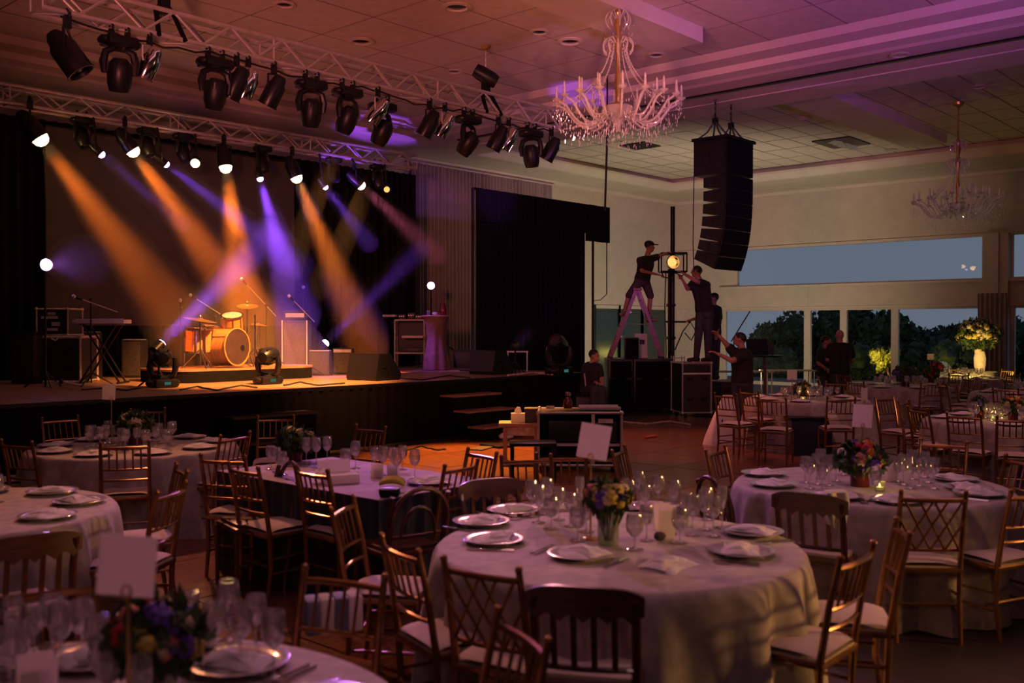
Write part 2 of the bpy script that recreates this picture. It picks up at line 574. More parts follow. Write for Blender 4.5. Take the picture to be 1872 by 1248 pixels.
for y0, y1 in bays:
    wbox('header', y0, y1, 2.30, 2.92, M['wall'], -0.06, 0.2)
    wbox('ledge', y0, y1, 2.90, 2.97, M['frame'], -0.16, 0.22)
    wbox('header_trim', y0, y1, 2.28, 2.335, M['frame'], -0.09, 0.2)
wbox('panel_joint', 12.80, 12.84, 2.34, 2.9, M['frame'], -0.075, -0.06)
for k, z in enumerate((0.5, 0.95, 1.4, 1.85, 2.3)):
    wbox('wainscot_board', 15.72, 17.3, z - 0.43, z, M['frame'], -0.03, 0.0)
wbox('top_trim', -9, YW, 4.08, 4.16, M['frame'], -0.05, 0.0)
WN = [0]
def window(y0, y1, z0, z1, mull=0.07, label=None):
    WN[0] += 1
    o = struct(empty('window_%d' % WN[0], (XW, (y0 + y1) / 2, z0)))
    h, wd = z1 - z0, y1 - y0
    def part(n, a, b, c, d, m, x0=0.02, x1=0.12):
        return box(n, (x0, a, c), (x1, b, d), m, o)
    part('frame_jamb', -wd / 2, -wd / 2 + mull, 0, h, M['frame'])
    part('frame_jamb', wd / 2 - mull, wd / 2, 0, h, M['frame'])
    part('frame_rail', -wd / 2 + mull, wd / 2 - mull, 0, mull, M['frame'])
    part('frame_rail', -wd / 2 + mull, wd / 2 - mull, h - mull * 0.7, h, M['frame'])
    part('pane', -wd / 2 + mull, wd / 2 - mull, mull, h - mull * 0.7, M['pane'], 0.06, 0.07)
    return o
yy = [PX(p, 600, XW).y for p in (1321, 1475, 1541, 1635, 1801)]
for a, b in zip(yy[1:], yy[:-1]):
    window(a, b, 0.0, 2.29, 0.10)
window(7.98, 15.2, 2.96, 4.12, 0.05)
for k in range(3):
    window(-0.32 + 2.56 * k, -0.32 + 2.56 * (k + 1), 0, 2.29, 0.10)
window(-0.32, 7.36, 2.96, 4.12, 0.05)
window(-8.62, -0.94, 2.96, 4.12, 0.05)
for k in range(2):
    window(-8.62 + 3.84 * k, -8.62 + 3.84 * (k + 1), 0, 2.29, 0.10)
wbox('pier_upper', 15.2, 15.64, 2.92, 4.13, M['wall'])

# glazed doors in the stage wall, right of the black drape
gx = [PY(p, 600, YW).x for p in (1085, 1130, 1172, 1216)]
for k, (a, b) in enumerate(zip(gx[:-1], gx[1:])):
    d = struct(empty('door_%d' % (k + 1), ((a + b) / 2, YW, 0)))
    hw = (b - a) / 2
    for s in (-1, 1):
        box('door_frame', (s * hw - 0.05, -0.06, 0), (s * hw + 0.05, -0.005, 2.38), M['blackm'] if k == 0 else M['frame'], d)
    box('door_rail', (-hw + 0.05, -0.06, 2.28), (hw - 0.05, -0.005, 2.38), M['frame'], d)
    box('door_leaf', (-hw + 0.05, -0.03, 0), (hw - 0.05, -0.005, 2.28), M['teal'], d)

# ceiling
ce = struct(empty('ceiling', (0, 0, ZS)))
def cbox(n, lo, hi, m):
    return box(n, (lo[0], lo[1], lo[2] - ZS), (hi[0], hi[1], hi[2] - ZS), m, ce)
cbox('roof_slab', (-5, -9, 6.16), (XW, YW, 6.3), M['ceil'])
cbox('tile_backing', (-3.2, -7.2, ZC1 + 0.02), (13.6, 15.3, 6.16), M['bark'])  # dark slab: the shade inside open tile seams as a colour
cbox('tile_backing', (16.4, -7.2, ZC2 + 0.02), (24.6, 15.97, 6.16), M['bark'])
cbox('beam_soffit', (14.3, -9, ZS), (16.4, 16.0, 6.16), M['ceil'])
cbox('soffit', (-5, 16.0, ZS), (XW, YW, 6.16), M['ceil'])
cbox('soffit', (24.6, -9, ZS), (XW, 16.0, 6.16), M['ceil'])
cbox('soffit', (-5, -9, ZS), (-3.2, 16.0, 6.16), M['ceil'])
cbox('soffit', (-3.2, -9, ZS), (14.3, -7.2, 6.16), M['ceil'])
cbox('soffit', (16.4, -9, ZS), (24.6, -7.2, 6.16), M['ceil'])
# stepped crown mouldings round the first recess
def crown(n, pts, along, m=M['ceil']):
    mb = MB()
    mb.prism(pts, along)
    return build(mb, n, m, ce, smooth=False)
def zz(z):
    return z - ZS
prof = [(13.5, zz(ZC1)), (13.62, zz(ZC1 - 0.09)), (13.95, zz(ZC1 - 0.12)), (14.0, zz(ZS + 0.06)), (14.22, zz(ZS + 0.03)), (14.3, zz(ZS)), (14.3, zz(6.1)), (13.5, zz(6.1))]
crown('crown_moulding', [(x, -7.2, z) for x, z in prof], (0, 23.2, 0))
prof = [(15.2, zz(ZC1)), (15.32, zz(ZC1 - 0.09)), (15.65, zz(ZC1 - 0.12)), (15.7, zz(ZS + 0.06)), (15.92, zz(ZS + 0.03)), (16.0, zz(ZS)), (16.0, zz(6.1)), (15.2, zz(6.1))]
crown('crown_moulding', [(-3.2, y, z) for y, z in prof], (17.5, 0, 0))
# wall cornices
prof = [(0, -0.12), (0.10, -0.10), (0.16, -0.02), (0.42, 0.0), (0.5, 0.06), (0, 0.06)]
crown('wall_cornice', [(XW - x, -9, z - 0.0) for x, z in prof], (0, 26.35, 0))
crown('wall_cornice', [(-5, YW - x, z - 0.0) for x, z in prof], (32, 0, 0))
crown('coffer_lip', [(24.6 + x, -7.2, z) for x, z in ((-0.16, 0.14), (-0.16, 0.20), (0, 0.2), (0.02, -0.02), (-0.03, 0.0))], (0, 23.17, 0))
crown('coffer_lip', [(16.4, 15.97 + x, z) for x, z in ((-0.16, 0.14), (-0.16, 0.20), (0, 0.2), (0.02, -0.02), (-0.03, 0.0))], (8.2, 0, 0))
cbox('ceiling_track', (14.78, -6, ZS - 0.03), (14.86, 15.0, ZS), M['blackm'])
cbox('ceiling_track', (15.46, -6, ZS - 0.02), (15.52, 15.0, ZS), M['frame'])
# ceiling tiles, the ones a viewer can see
t1 = MB().box((0, 0, 0.011), (1.185, 1.185, 0.022)).mesh('ceiling_tile', False)
t1.materials.append(M['tile'])
t2 = MB().box((0, 0, 0.011), (1.185, 0.588, 0.022)).mesh('ceiling_tile', False)
t2.materials.append(M['tile'])
for i in range(14):
    for j in range(19):
        x, y = -3.2 + 1.2 * i + 0.6, -7.2 + 1.185 * j + 0.6
        if x + 0.0 > 13.4 or y > 15.2:
            continue
        if x * fw.x + y * fw.y > 9.5 or True:
            if i < 14 and x > 0 and y > 0 and x * fw.x + y * fw.y > 9.0:
                link('ceiling_tile', t1, None, ce, (x, y, zz(ZC1) + R.uniform(0, 0.006)))
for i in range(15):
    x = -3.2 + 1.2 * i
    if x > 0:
        cbox('seam_shade_strip', (x - 0.006, 2, ZC1 - 0.002), (x + 0.006, 15.2, ZC1 + 0.01), M['seam_shade'])  # flush strip coloured as the shadow gap between tiles
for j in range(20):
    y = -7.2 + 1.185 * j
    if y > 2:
        cbox('seam_shade_strip', (0, y - 0.008, ZC1 - 0.002), (13.5, y + 0.008, ZC1 + 0.01), M['seam_shade'])
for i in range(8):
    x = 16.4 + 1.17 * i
    cbox('seam_shade_strip', (x - 0.007, 1.5, ZC2 - 0.002), (x + 0.007, 15.95, ZC2 + 0.01), M['seam_shade'])
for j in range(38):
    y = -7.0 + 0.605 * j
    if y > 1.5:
        cbox('seam_shade_strip', (16.4, y - 0.009, ZC2 - 0.002), (24.6, y + 0.009, ZC2 + 0.01), M['seam_shade'])
big = MB()
for (a, b, c, d) in ((-3.2, -7.2, 13.4, 0.0), (-3.2, 0.0, -0.2, 15.3)):
    big.box(((a + c) / 2, (b + d) / 2, zz(ZC1) + 0.011), (c - a, d - b, 0.022))
build(big, 'plain_ceiling_field', M['tile'], ce, smooth=False)
for i in range(7):
    for j in range(38):
        x, y = 16.4 + 1.17 * i + 0.6, -7.0 + 0.605 * j + 0.3
        if y > 1.5:
            link('ceiling_tile', t2, None, ce, (x, y, zz(ZC2) + R.uniform(0, 0.006)))
build(MB().box((20.5, -2.8, zz(ZC2) + 0.011), (8.2, 8.6, 0.022)), 'plain_ceiling_field', M['tile'], ce, smooth=False)
# dropped beam boxes inside the two recesses (run along X)
for (px, py, zc, x0, wdt) in ((1285, 78, ZC1, 3.0, 0.75), (1731, 262, ZC2, 16.4, 0.9)):
    e = PZ(px, py, zc - 0.22)
    cbox('dropped_beam', (x0, e.y - 0.0, zc - 0.22), (e.x, e.y + wdt, zc), M['ceil'])
# recessed fittings
rim = MB().lathe([(0.10, 0.0), (0.15, 0.0), (0.155, -0.012), (0.11, -0.02), (0.095, 0.0)], 20).mesh('light_rim')
rim.materials.append(M['wall'])
cup = MB().lathe([(0.0, -0.002), (0.10, -0.002), (0.10, 0.0)], 20).mesh('light_well')
cup.materials.append(M['lens'])
for (px, py, zc, lb) in ((660, 75, ZC1, 'large round downlight with an open grille above the middle of the front truss'), (835, 12, ZC1, 'large round downlight near the top picture edge left of the chandelier'),
                         (830, 130, ZC1, 'small dark round ceiling fitting just left of the right-hand chain hoist'), (1042, 75, ZC1, 'large round downlight just left of the near chandelier stem'),
                         (986, 58, ZC1, 'small round ceiling spot between the hoist chain and the near chandelier'), (1200, 100, ZC1, 'small round ceiling spot just right of the near chandelier'),
                         (520, 8, ZC1, 'round ceiling fitting at the top picture edge above the front truss'), (1645, 100, ZS, 'round unlit downlight in the beam soffit between the two ceiling recesses'),
                         (1468, 215, ZC2, 'round dark downlight to the right of the line array slings'), (1628, 274, ZC2, 'small dark ceiling spot right of the square ceiling cassette'), (1790, 158, ZC2, 'small dark ceiling spot beside the far chandelier canopy')):
    p = PZ(px, py, zc - 0.005)
    d = empty('recessed_downlight', p, label=lb, cat='downlight')
    s = 1.35 if px in (660, 835, 1042) else 1.0
    link('light_rim', rim, None, d, scale=s)
    link('light_well', cup, None, d, scale=s)
p = PZ(1538, 261, ZC2 - 0.02)
d = empty('ceiling_vent', p, label='square dark ceiling cassette with bright metal flap between the two chandeliers', cat='ceiling vent')
box('vent_frame', (-0.6, -0.45, -0.01), (0.6, 0.45, 0.018), M['blackm'], d)
for k in range(3):
    build(MB().box((-0.35 + k * 0.33, 0.0, -0.035), (0.22, 0.5, 0.012), Euler((0.3, 0.35, 0.2 * k)).to_matrix()), 'flap', M['steel'], d)
p = PZ(1170, 267, ZC2 - 0.02)
d = empty('ceiling_vent', p, label='small dark square ceiling grille below the near chandelier', cat='ceiling vent')
box('grille_frame', (-0.35, -0.35, -0.01), (0.35, 0.35, 0.018), M['blackm'], d)
for k in range(5):
    box('grille_slat', (-0.3, -0.26 + k * 0.12, -0.02), (0.3, -0.22 + k * 0.12, -0.01), M['blackp'], d)

# ------------------------------------------------------------------ outdoors
g = MB()
g.grid(lambda u, v: Vector((XW + 0.35 + u * 60, -25 + v * 70, -0.06 - 3.2 * min(1, max(0, (u * 60 - 5) / 14)))), 30, 6)
struct(build(g, 'ground', M['lawn']), 'dark lawn sloping away outside the windows', 'lawn')
struct(box('terrace', (XW + 0.26, -9, -0.12), (XW + 4.5, YW + 3, -0.02), M['stone']))
def tree_thing(px, X, ztop, zbase, rx, n, label, m='leafd', seed=0, name='garden_tree', group=None, leaf=0.3, trunk=True):
    rr = random.Random(seed)
    b = PX(px, 600, X)
    o = empty(name, (b.x, b.y, zbase), label=label, cat='tree' if name == 'garden_tree' else 'shrub', group=group)
    mb = MB()
    hh = ztop - zbase
    lobes = [(Vector((rr.uniform(-.6, .6) * rx, rr.uniform(-.6, .6) * rx, hh * rr.uniform(.35, .82))), rx * rr.uniform(.35, .6)) for _ in range(11)]
    for _ in range(n):
        c, r = rr.choice(lobes)
        v = Vector((rr.gauss(0, 1), rr.gauss(0, 1), rr.gauss(0, 1))).normalized() * r * rr.uniform(.75, 1.03)
        p = c + v
        p.z = min(p.z, hh)
        q = Euler((rr.uniform(0, 6), rr.uniform(0, 6), rr.uniform(0, 6))).to_matrix()
        s = leaf * rr.uniform(.6, 1.3)
        vs = [q @ Vector(k) * s + p for k in ((-.5, 0, 0), (0, .3, .06), (.5, 0, 0), (0, -.3, .06))]
        mb.add(vs, [(0, 1, 2, 3)])
    f = build(mb, 'foliage', M[m], o, smooth=False)
    core = MB()
    for c, r in lobes:
        k0 = len(core.v)
        core.ball(c, r * .72, 9, 6)
        core.v[k0:] = [tuple(Vector(v).lerp(c, rr.uniform(-.2, .25))) for v in core.v[k0:]]
    build(core, 'inner_crown', M[m], o, smooth=False)
    if trunk:
        t = MB()
        t.tube((0, 0, 0), (0.1, 0.05, hh * .5), rx * .09 + .05, rx * .05 + .03, 8)
        for k in range(4):
            c, r = lobes[k]
            t.tube((0.1, 0.05, hh * .4), c, rx * .04 + .02, .02, 6)
        build(t, 'trunk', M['bark'], o)
    return o
tl = ['dark leafy tree just right of the raised technicians beyond the glass', 'tall dark tree behind the two people at the window', 'broad dark tree beyond the glass between the two thin mullions',
      'low rounded dark tree against the dusk sky right of the tall ones', 'spreading dark tree beside the right-hand column outside', 'feathery dark tree outside the far right window bay']
for k, (px, X, zt, rx) in enumerate(((1425, 36, 2.4, 1.4), (1500, 44, 3.2, 2.3), (1580, 35.5, 2.85, 1.6), (1690, 45, 2.4, 2.4), (1790, 36.5, 2.4, 1.3), (1890, 44, 2.6, 2.2))):
    tree_thing(px, X, zt, -3.2, rx, 4200, tl[k], 'leafd', 20 + k)
sl = ['clipped green shrub lit warm by the garden lamp outside', 'low dark garden bush behind the black laptop stand', 'loose garden bush left of the bright yellow shrub', 'dark garden bush below the flower arrangement by the column', 'small bright yellow-green shrub glowing over a garden lamp']
for k, (px, X, zt, rx, m) in enumerate(((1668, 34.5, 1.35, 0.8, 'leafd'), (1420, 32, 1.2, 1.0, 'leafd'), (1575, 32.2, 1.3, 0.8, 'leafd'), (1750, 32.5, 1.25, 1.0, 'leafd'), (1621, 31.0, 1.25, 0.42, 'leafy'))):
    tree_thing(px, X, zt, -0.5 if k < 4 else -0.02, rx, 1000, sl[k], m, 60 + k, 'garden_shrub', leaf=0.12, trunk=(k == 4))
p = PX(1621, 668, 30.6)
lamp('garden_lamp', 'POINT', (30.2, p.y + 0.2, 0.75), (1.0, 0.72, 0.15), 26, size=0.05)
p = PX(1720, 660, 31)
lamp('garden_lamp_far', 'POINT', (31.0, p.y, 0.5), (1.0, 0.65, 0.2), 16, size=0.05)
lamp('garden_lamp_left', 'POINT', (32.0, PX(1560, 660, 32).y, 0.6), (0.9, 0.75, 0.3), 12, size=0.05)

# ================================================================== STAGE
SZ, SX0, SX1, SY0, SY1 = 0.9, 3.6, 14.3, 11.1, 16.2
st = empty('stage', (9, 13.6, 0), label='wide low stage with wooden deck and black pleated skirt', cat='stage')
dm = MB().box((0, 0, -0.02), (1.06, 1.01, 0.04)).mesh('deck_panel', False)
dm.materials.append(M['deck'])
for i in range(10):
    for j in range(5):
        link('deck_panel', dm, None, st, (SX0 + 0.535 + 1.07 * i - 9, SY0 + 0.51 + 1.02 * j - 13.6, SZ - R.uniform(0, 0.003)))
def pleats(p0, p1, z0, z1, amp, n, seg=6, nz=2, flare=0.0):
    p0, p1 = Vector(p0), Vector(p1)
    d = (p1 - p0)
    nrm = Vector((-d.y, d.x, 0)).normalized()
    mb = MB()
    ph = [R.uniform(0.6, 1.4) for _ in range(n + 2)]
    def fn(u, v):
        a = ph[int(u * n)] * amp * (1 + flare * v)
        p = p0 + d * u + nrm * (a * math.sin(u * n * 2 * math.pi))
        return Vector((p.x, p.y, z1 + (z0 - z1) * v))
    mb.grid(fn, n * seg, nz)
    # back face for thickness
    k = len(mb.v)
    vs = [Vector(v) - nrm * 0.006 for v in mb.v]
    mb.add(vs, list(mb.f))
    return mb
build(pleats((SX0 - 9, SY0 - 13.6, 0), (SX1 - 9, SY0 - 13.6, 0), 0.0, SZ - 0.04, 0.012, 60), 'skirt', M['black'], st)
build(pleats((SX1 - 9, SY0 - 13.6, 0), (SX1 - 9, SY1 - 13.6, 0), 0.0, SZ - 0.04, 0.012, 30), 'skirt', M['black'], st)
build(MB().box(((SX0 + SX1) / 2 - 9, SY0 - 13.6 + 0.01, SZ - 0.025), (SX1 - SX0, 0.03, 0.05)), 'edge_trim', M['blackp'], st, smooth=False)
box('substructure', (SX0 - 9 + 0.1, SY0 - 13.6 + 0.1, 0), (SX1 - 9 - 0.1, SY1 - 13.6, SZ - 0.06), M['black'], st)
# steps
def steps(px, n, wd, label, tm='deck'):
    c = PY(px, 700, SY0)
    o = empty('stage_steps', (c.x, SY0 - 0.04, 0), label=label, cat='steps')
    dz = SZ / (n + 1)
    for k in range(n):
        z = dz * (k + 1)
        y = -0.30 * (n - k)
        box('tread', (-wd / 2, y, z - 0.03), (wd / 2, y + 0.34, z), M[tm], o)
        box('riser', (-wd / 2 + 0.02, y + 0.03, z - dz), (wd / 2 - 0.02, y + 0.3, z - 0.03), M['black'], o)
    return o
steps(848, 3, 1.05, 'short stage steps with lit wooden treads beside the open workbench case')
steps(480, 2, 1.3, 'dark stage steps behind the left round table, only their edges lit', 'case')
# black backdrop and lit backcloth
bd = build(pleats((SX0 - 1.5, 16.15, 0), (13.95, 16.15, 0), SZ, 5.05, 0.05, 60, nz=1), 'stage_backdrop', M['black'])
tag(bd, 'tall black pleated backdrop closing the back of the stage', 'backdrop')
a, b = PY(85, 595, 15.95), PY(538, 595, 15.95)
sb = empty('backcloth', ((a.x + b.x) / 2, 15.95, SZ), label='wide plain dark backcloth catching the amber light behind the drums', cat='backcloth')
hw = (b.x - a.x) / 2
box('cloth', (-hw, -0.01, a.z - SZ), (hw, 0.01, 4.9 - SZ), M['screen'], sb)
build(MB().tube((-hw, 0, 4.92 - SZ), (hw, 0, 4.92 - SZ), 0.025), 'batten', M['blackm'], sb)
for s in (-1, 1):
    build(MB().tube((s * (hw - 0.02), 0.05, 0), (s * (hw - 0.02), 0.05, 4.9 - SZ), 0.02), 'upright', M['blackm'], sb)
lg = build(pleats((SX0 - 1.5, 14.6, 0), (SX0 + 1.55, 15.6, 0), SZ, 5.05, 0.04, 16, nz=1), 'stage_leg_curtain', M['black'])
tag(lg, 'black side curtain at the left end of the stage', 'curtain')
box('wing_platform', (SX0 - 2.0, 13.4, 0), (SX0 - 0.01, 16.3, SZ - 0.01), M['black'])
tag(bpy.data.objects['wing_platform'], 'dark offstage platform left of the stage', 'platform')
lg = build(pleats((13.3, 15.7, 0), (14.25, 15.75, 0), SZ, 5.0, 0.04, 6, nz=1), 'stage_leg_curtain', M['black'])
tag(lg, 'narrow black side curtain just left of the grey drapes', 'curtain')
# grey drapes on the stage wall
d1 = build(pleats((15.45, 17.2, 0), (20.55, 17.2, 0), 0.6, 5.6, 0.05, 42, nz=2, flare=0.5), 'wall_drape', M['drape'])
tag(d1, 'floor-length grey pleated drape on the wall behind the black screen', 'drape')
t = build(MB().tube((15.3, 17.17, 5.61), (20.7, 17.17, 5.61), 0.02), 'curtain_rail', M['frame'])
tag(t, 'pale curtain rail above the grey wall drape', 'curtain rail')
# black drape screen on its goalpost frame
YB = 13.0
xa, xb = PY(870, 345, YB).x, PY(1066, 378, YB).x
zt = 4.36
bs = empty('black_drape_screen', ((xa + xb) / 2, YB, 0), label='big square black drape screen hung from a pipe frame right of the stage', cat='screen')
hw = (xb - xa) / 2
xs = SX1 + 0.03 - (xa + xb) / 2
build(pleats((-hw, 0, 0), (xs, 0, 0), SZ + 0.01, zt - 0.02, 0.02, 8, nz=1), 'drape', M['black'], bs)
build(pleats((xs, 0, 0), (hw, 0, 0), 0.03, zt - 0.02, 0.02, 17, nz=1), 'drape', M['black'], bs)
build(pleats((-hw - 0.03, -0.06, 0), (hw + 0.03, -0.06, 0), zt - 0.62, zt, 0.03, 26, nz=1), 'valance', M['black'], bs)
for x in (-hw - 0.05, hw + 0.06):
    build(MB().tube((x, 0.03, 0 if x > 0 else SZ), (x, 0.03, zt), 0.028), 'upright', M['blackm'], bs)
build(MB().tube((-hw - 0.05, 0.03, zt), (hw + 0.5, 0.03, zt), 0.025), 'crossbar', M['blackm'], bs)
xc = PY(1084, 400, YB).x - (xa + xb) / 2
build(MB().tube((xc, 0.0, 0), (xc, 0.0, zt), 0.028), 'upright', M['blackm'], bs)
xd = PY(1108, 400, YB).x - (xa + xb) / 2
build(pleats((hw + 0.02, -0.08, 0), (xd, -0.08, 0), zt - 0.78, zt, 0.04, 7, nz=1), 'side_valance', M['black'], bs)
build(MB().tube((xd, -0.02, zt - 1.9), (xd, -0.02, zt), 0.012), 'drop_pipe', M['blackm'], bs)
build(MB().poly([(xd, -0.02, zt - 1.9), (xd - 0.2, 0, zt - 2.03), (xc, 0, zt - 2.05)], 0.012), 'tie_bar', M['steel'], bs)
for x in (-hw - 0.05, hw + 0.06, xc):
    zf_ = 0 if x > 0 else SZ
    box('foot_plate', (x - 0.18, -0.18, zf_), (x + 0.18, 0.22, zf_ + 0.02), M['blackm'], bs)
pole = build(MB().tube(PD(1110, 250, 16.6), PD(1106, 385, 16.9), 0.018), 'hanging_pole', M['blackm'])
tag(pole, 'thin dark pole hanging from the ceiling below the near chandelier', 'pole')
top = PD(1110, 250, 16.6)
pole2 = pole
build(MB().tube(top, (top.x, top.y, 6.0), 0.014), 'suspension_wire', M['blackm'], pole)

# ================================================================== TRUSSES
def truss(name, x0, x1, y, z0, z1, depth, label, bay=0.36):
    o = empty(name, ((x0 + x1) / 2, y, z0), label=label, cat='truss')
    L = x1 - x0
    h = z1 - z0
    hd = depth / 2
    cm = MB().tube((-L / 2, 0, 0), (L / 2, 0, 0), 0.027, n=10).mesh('chord')
    cm.materials.append(M['steel'])
    for yy_ in (-hd, hd):
        for zz_ in (0, h):
            link('chord', cm, None, o, (0, yy_, zz_))
    n = int(round(L / bay))
    bw = L / n
    b1 = MB().tube((0, 0, 0), (bw, 0, h), 0.016, n=6).mesh('brace')
    b2 = MB().tube((0, 0, h), (bw, 0, 0), 0.016, n=6).mesh('brace')
    b3 = MB().tube((0, -hd, 0), (bw, hd, 0), 0.011, n=6).mesh('brace')
    b4 = MB().tube((0, hd, 0), (bw, -hd, 0), 0.011, n=6).mesh('brace')
    for b in (b1, b2, b3, b4):
        b.materials.append(M['steel'])
    for i in range(n):
        x = -L / 2 + i * bw
        link('brace', b1 if i % 2 else b2, None, o, (x, -hd, 0))
        link('brace', b2 if i % 2 else b1, None, o, (x, hd, 0))
        link('brace', b3 if i % 2 else b4, None, o, (x, 0, 0))
    fm = MB()
    for zz_ in (0, h):
        fm.tube((0, -hd, zz_), (0, hd, zz_), 0.014)
    for yy_ in (-hd, hd):
        fm.tube((0, yy_, 0), (0, yy_, h), 0.014)
    fm = fm.mesh('end_frame')
    fm.materials.append(M['steel'])
    k = max(2, int(L / 2.4))
    for i in range(k + 1):
        link('end_frame', fm, None, o, (-L / 2 + L * i / k, 0, 0))
    return o
YT, ZT0, ZT1 = 10.4, 4.985, 5.27
FT = truss('front_truss', 4.2, 12.47, YT, ZT0, ZT1, 0.30, 'near silver box truss hung across the room in front of the stage')
YBT, ZB0, ZB1 = 15.0, 4.96, 5.22
BT = truss('back_truss', 3.0, 13.5, YBT, ZB0, ZB1, 0.26, 'far silver box truss over the back of the stage carrying the lit lamps')
# chains and hoists
def hoist(px, py, Y, ztop, label, big=1.0):
    p = PY(px, py, Y)
    o = empty('chain_hoist', (p.x, Y, ZT1), label=label, cat='hoist')
    build(MB().lathe([(0.0, -0.2), (0.10, -0.19), (0.12, -0.1), (0.12, 0.1), (0.10, 0.19), (0, 0.2)], 12), 'motor_body', M['blackp'], o, (0.0, 0, 0.30 * big), (math.pi / 2 + 0.5, 0, 0.9))
    build(MB().box((0, 0, 0.14), (0.12, 0.1, 0.3), bev=0.02), 'hook_block', M['blackp'], o)
    build(MB().poly([(-0.16, -0.18, -0.3), (-0.10, 0, 0.05), (0, 0, 0.12)], 0.03), 'sling', M['black'], o)
    build(MB().poly([(0.16, -0.18, -0.3), (0.10, 0, 0.05), (0, 0, 0.12)], 0.03), 'sling', M['black'], o)
    ch = MB()
    zc = 0.3
    k = 0
    while zc < ztop - ZT1 - 0.02:
        ch.tube((0.0, 0, zc), (0.0 + 0.008 * (-1) ** k, 0.008 * (-1) ** k, zc + 0.045), 0.012, n=5)
        zc += 0.045
        k += 1
    build(ch, 'chain', M['steel'], o)
    build(MB().lathe([(0.0, 0), (0.09, 0), (0.07, -0.04), (0.03, -0.06), (0, -0.06)], 12), 'ceiling_plate', M['brass'], o, (0, 0, ztop - ZT1))
    return o
hoist(888, 190, YT, ZC1, 'black chain hoist holding the front truss near its right end')
hoist(300, 30, YT, ZC1, 'black chain hoist and slings above the left part of the front truss', 1.4)

# ------------------------------------------------------------------ lighting fixtures
_mh = {}
def mh_meshes():
    if _mh:
        return _mh
    b = MB().box((0, 0, -0.06), (0.34, 0.26, 0.11), bev=0.03)
    b.lathe([(0.05, -0.14), (0.09, -0.12), (0.09, -0.1)], 14)
    for s in (-1, 1):
        b.ball((s * 0.18, 0, -0.06), (0.05, 0.10, 0.05), 8, 6)
    _mh['base'] = b.mesh('base')
    y = MB()
    y.poly([(0, -0.155, -0.40), (0, -0.165, -0.28), (0, -0.14, -0.17), (0, -0.06, -0.13), (0, 0.06, -0.13), (0, 0.14, -0.17), (0, 0.165, -0.28), (0, 0.155, -0.40)], [0.03, 0.045, 0.04, 0.035, 0.035, 0.04, 0.045, 0.03], 8)
    _mh['yoke'] = y.mesh('yoke')
    h = MB()
    m = Matrix.Rotation(math.pi / 2, 3, 'Y')
    h.lathe([(0.0, -0.17), (0.07, -0.165), (0.115, -0.11), (0.13, 0.0), (0.125, 0.10), (0.105, 0.17), (0.10, 0.185), (0.085, 0.185), (0.08, 0.17)], 20, m)
    for k in range(6):
        a = k * math.pi / 3
        h.box((-0.06, 0.122 * math.cos(a), 0.122 * math.sin(a)), (0.14, 0.02, 0.02), Matrix.Rotation(a, 3, 'X'))
    _mh['head'] = h.mesh('head')
    l = MB().lathe([(0.0, 0.182), (0.05, 0.18), (0.088, 0.172)], 20, m)
    _mh['lens'] = l.mesh('lens')
    c = MB()
    c.box((0, 0, 0.03), (0.05, 0.05, 0.07))
    c.poly([(0, -0.04, 0.05), (0, -0.04, 0.10), (0, 0.0, 0.125), (0, 0.04, 0.10)], 0.012)
    _mh['clamp'] = c.mesh('clamp')
    p = MB()
    p.box((0.0, 0.131, -0.06), (0.09, 0.004, 0.04))
    _mh['display'] = p.mesh('display')
    for k, mm in (('base', 'blackp'), ('yoke', 'blackp'), ('head', 'blackp'), ('clamp', 'blackm'), ('display', 'led')):
        _mh[k].materials.append(M[mm])
    return _mh
def lensmesh(key, lens):
    k = 'lens_' + key + lens
    if k not in _mh:
        me = _mh[key].copy()
        me.materials.clear()
        me.materials.append(M[lens])
        _mh[k] = me
    return _mh[k]
def moving_head(loc, d, label, hang=True, lens='lens', group=None, s=1.0, rz=None):
    mh_meshes()
    d = Vector(d).normalized()
    o = empty('moving_head_light', loc, label=label, cat='stage light', group=group)
    o.scale = (s, s, s)
    if not hang:
        o.rotation_euler = (math.pi, 0, 0)
        d = Vector((d.x, -d.y, -d.z))
    pan = math.atan2(d.y, d.x)
    bz = 0.0 if rz is None else rz
    link('base', _mh['base'], None, o, (0, 0, 0), (0, 0, bz))
    if hang:
        link('clamp', _mh['clamp'], None, o, (-0.09, 0, 0))
        link('clamp', _mh['clamp'], None, o, (0.09, 0, 0))
    else:
        link('display', _mh['display'], None, o, (0, 0, 0), (0, 0, bz))
    link('yoke', _mh['yoke'], None, o, (0, 0, 0), (0, 0, pan))
    hd = link('head', _mh['head'], None, o, (0, 0, -0.40), d.to_track_quat('X', 'Z'))
    link('lens', lensmesh('lens', lens), None, hd)
    return o
_pc = {}
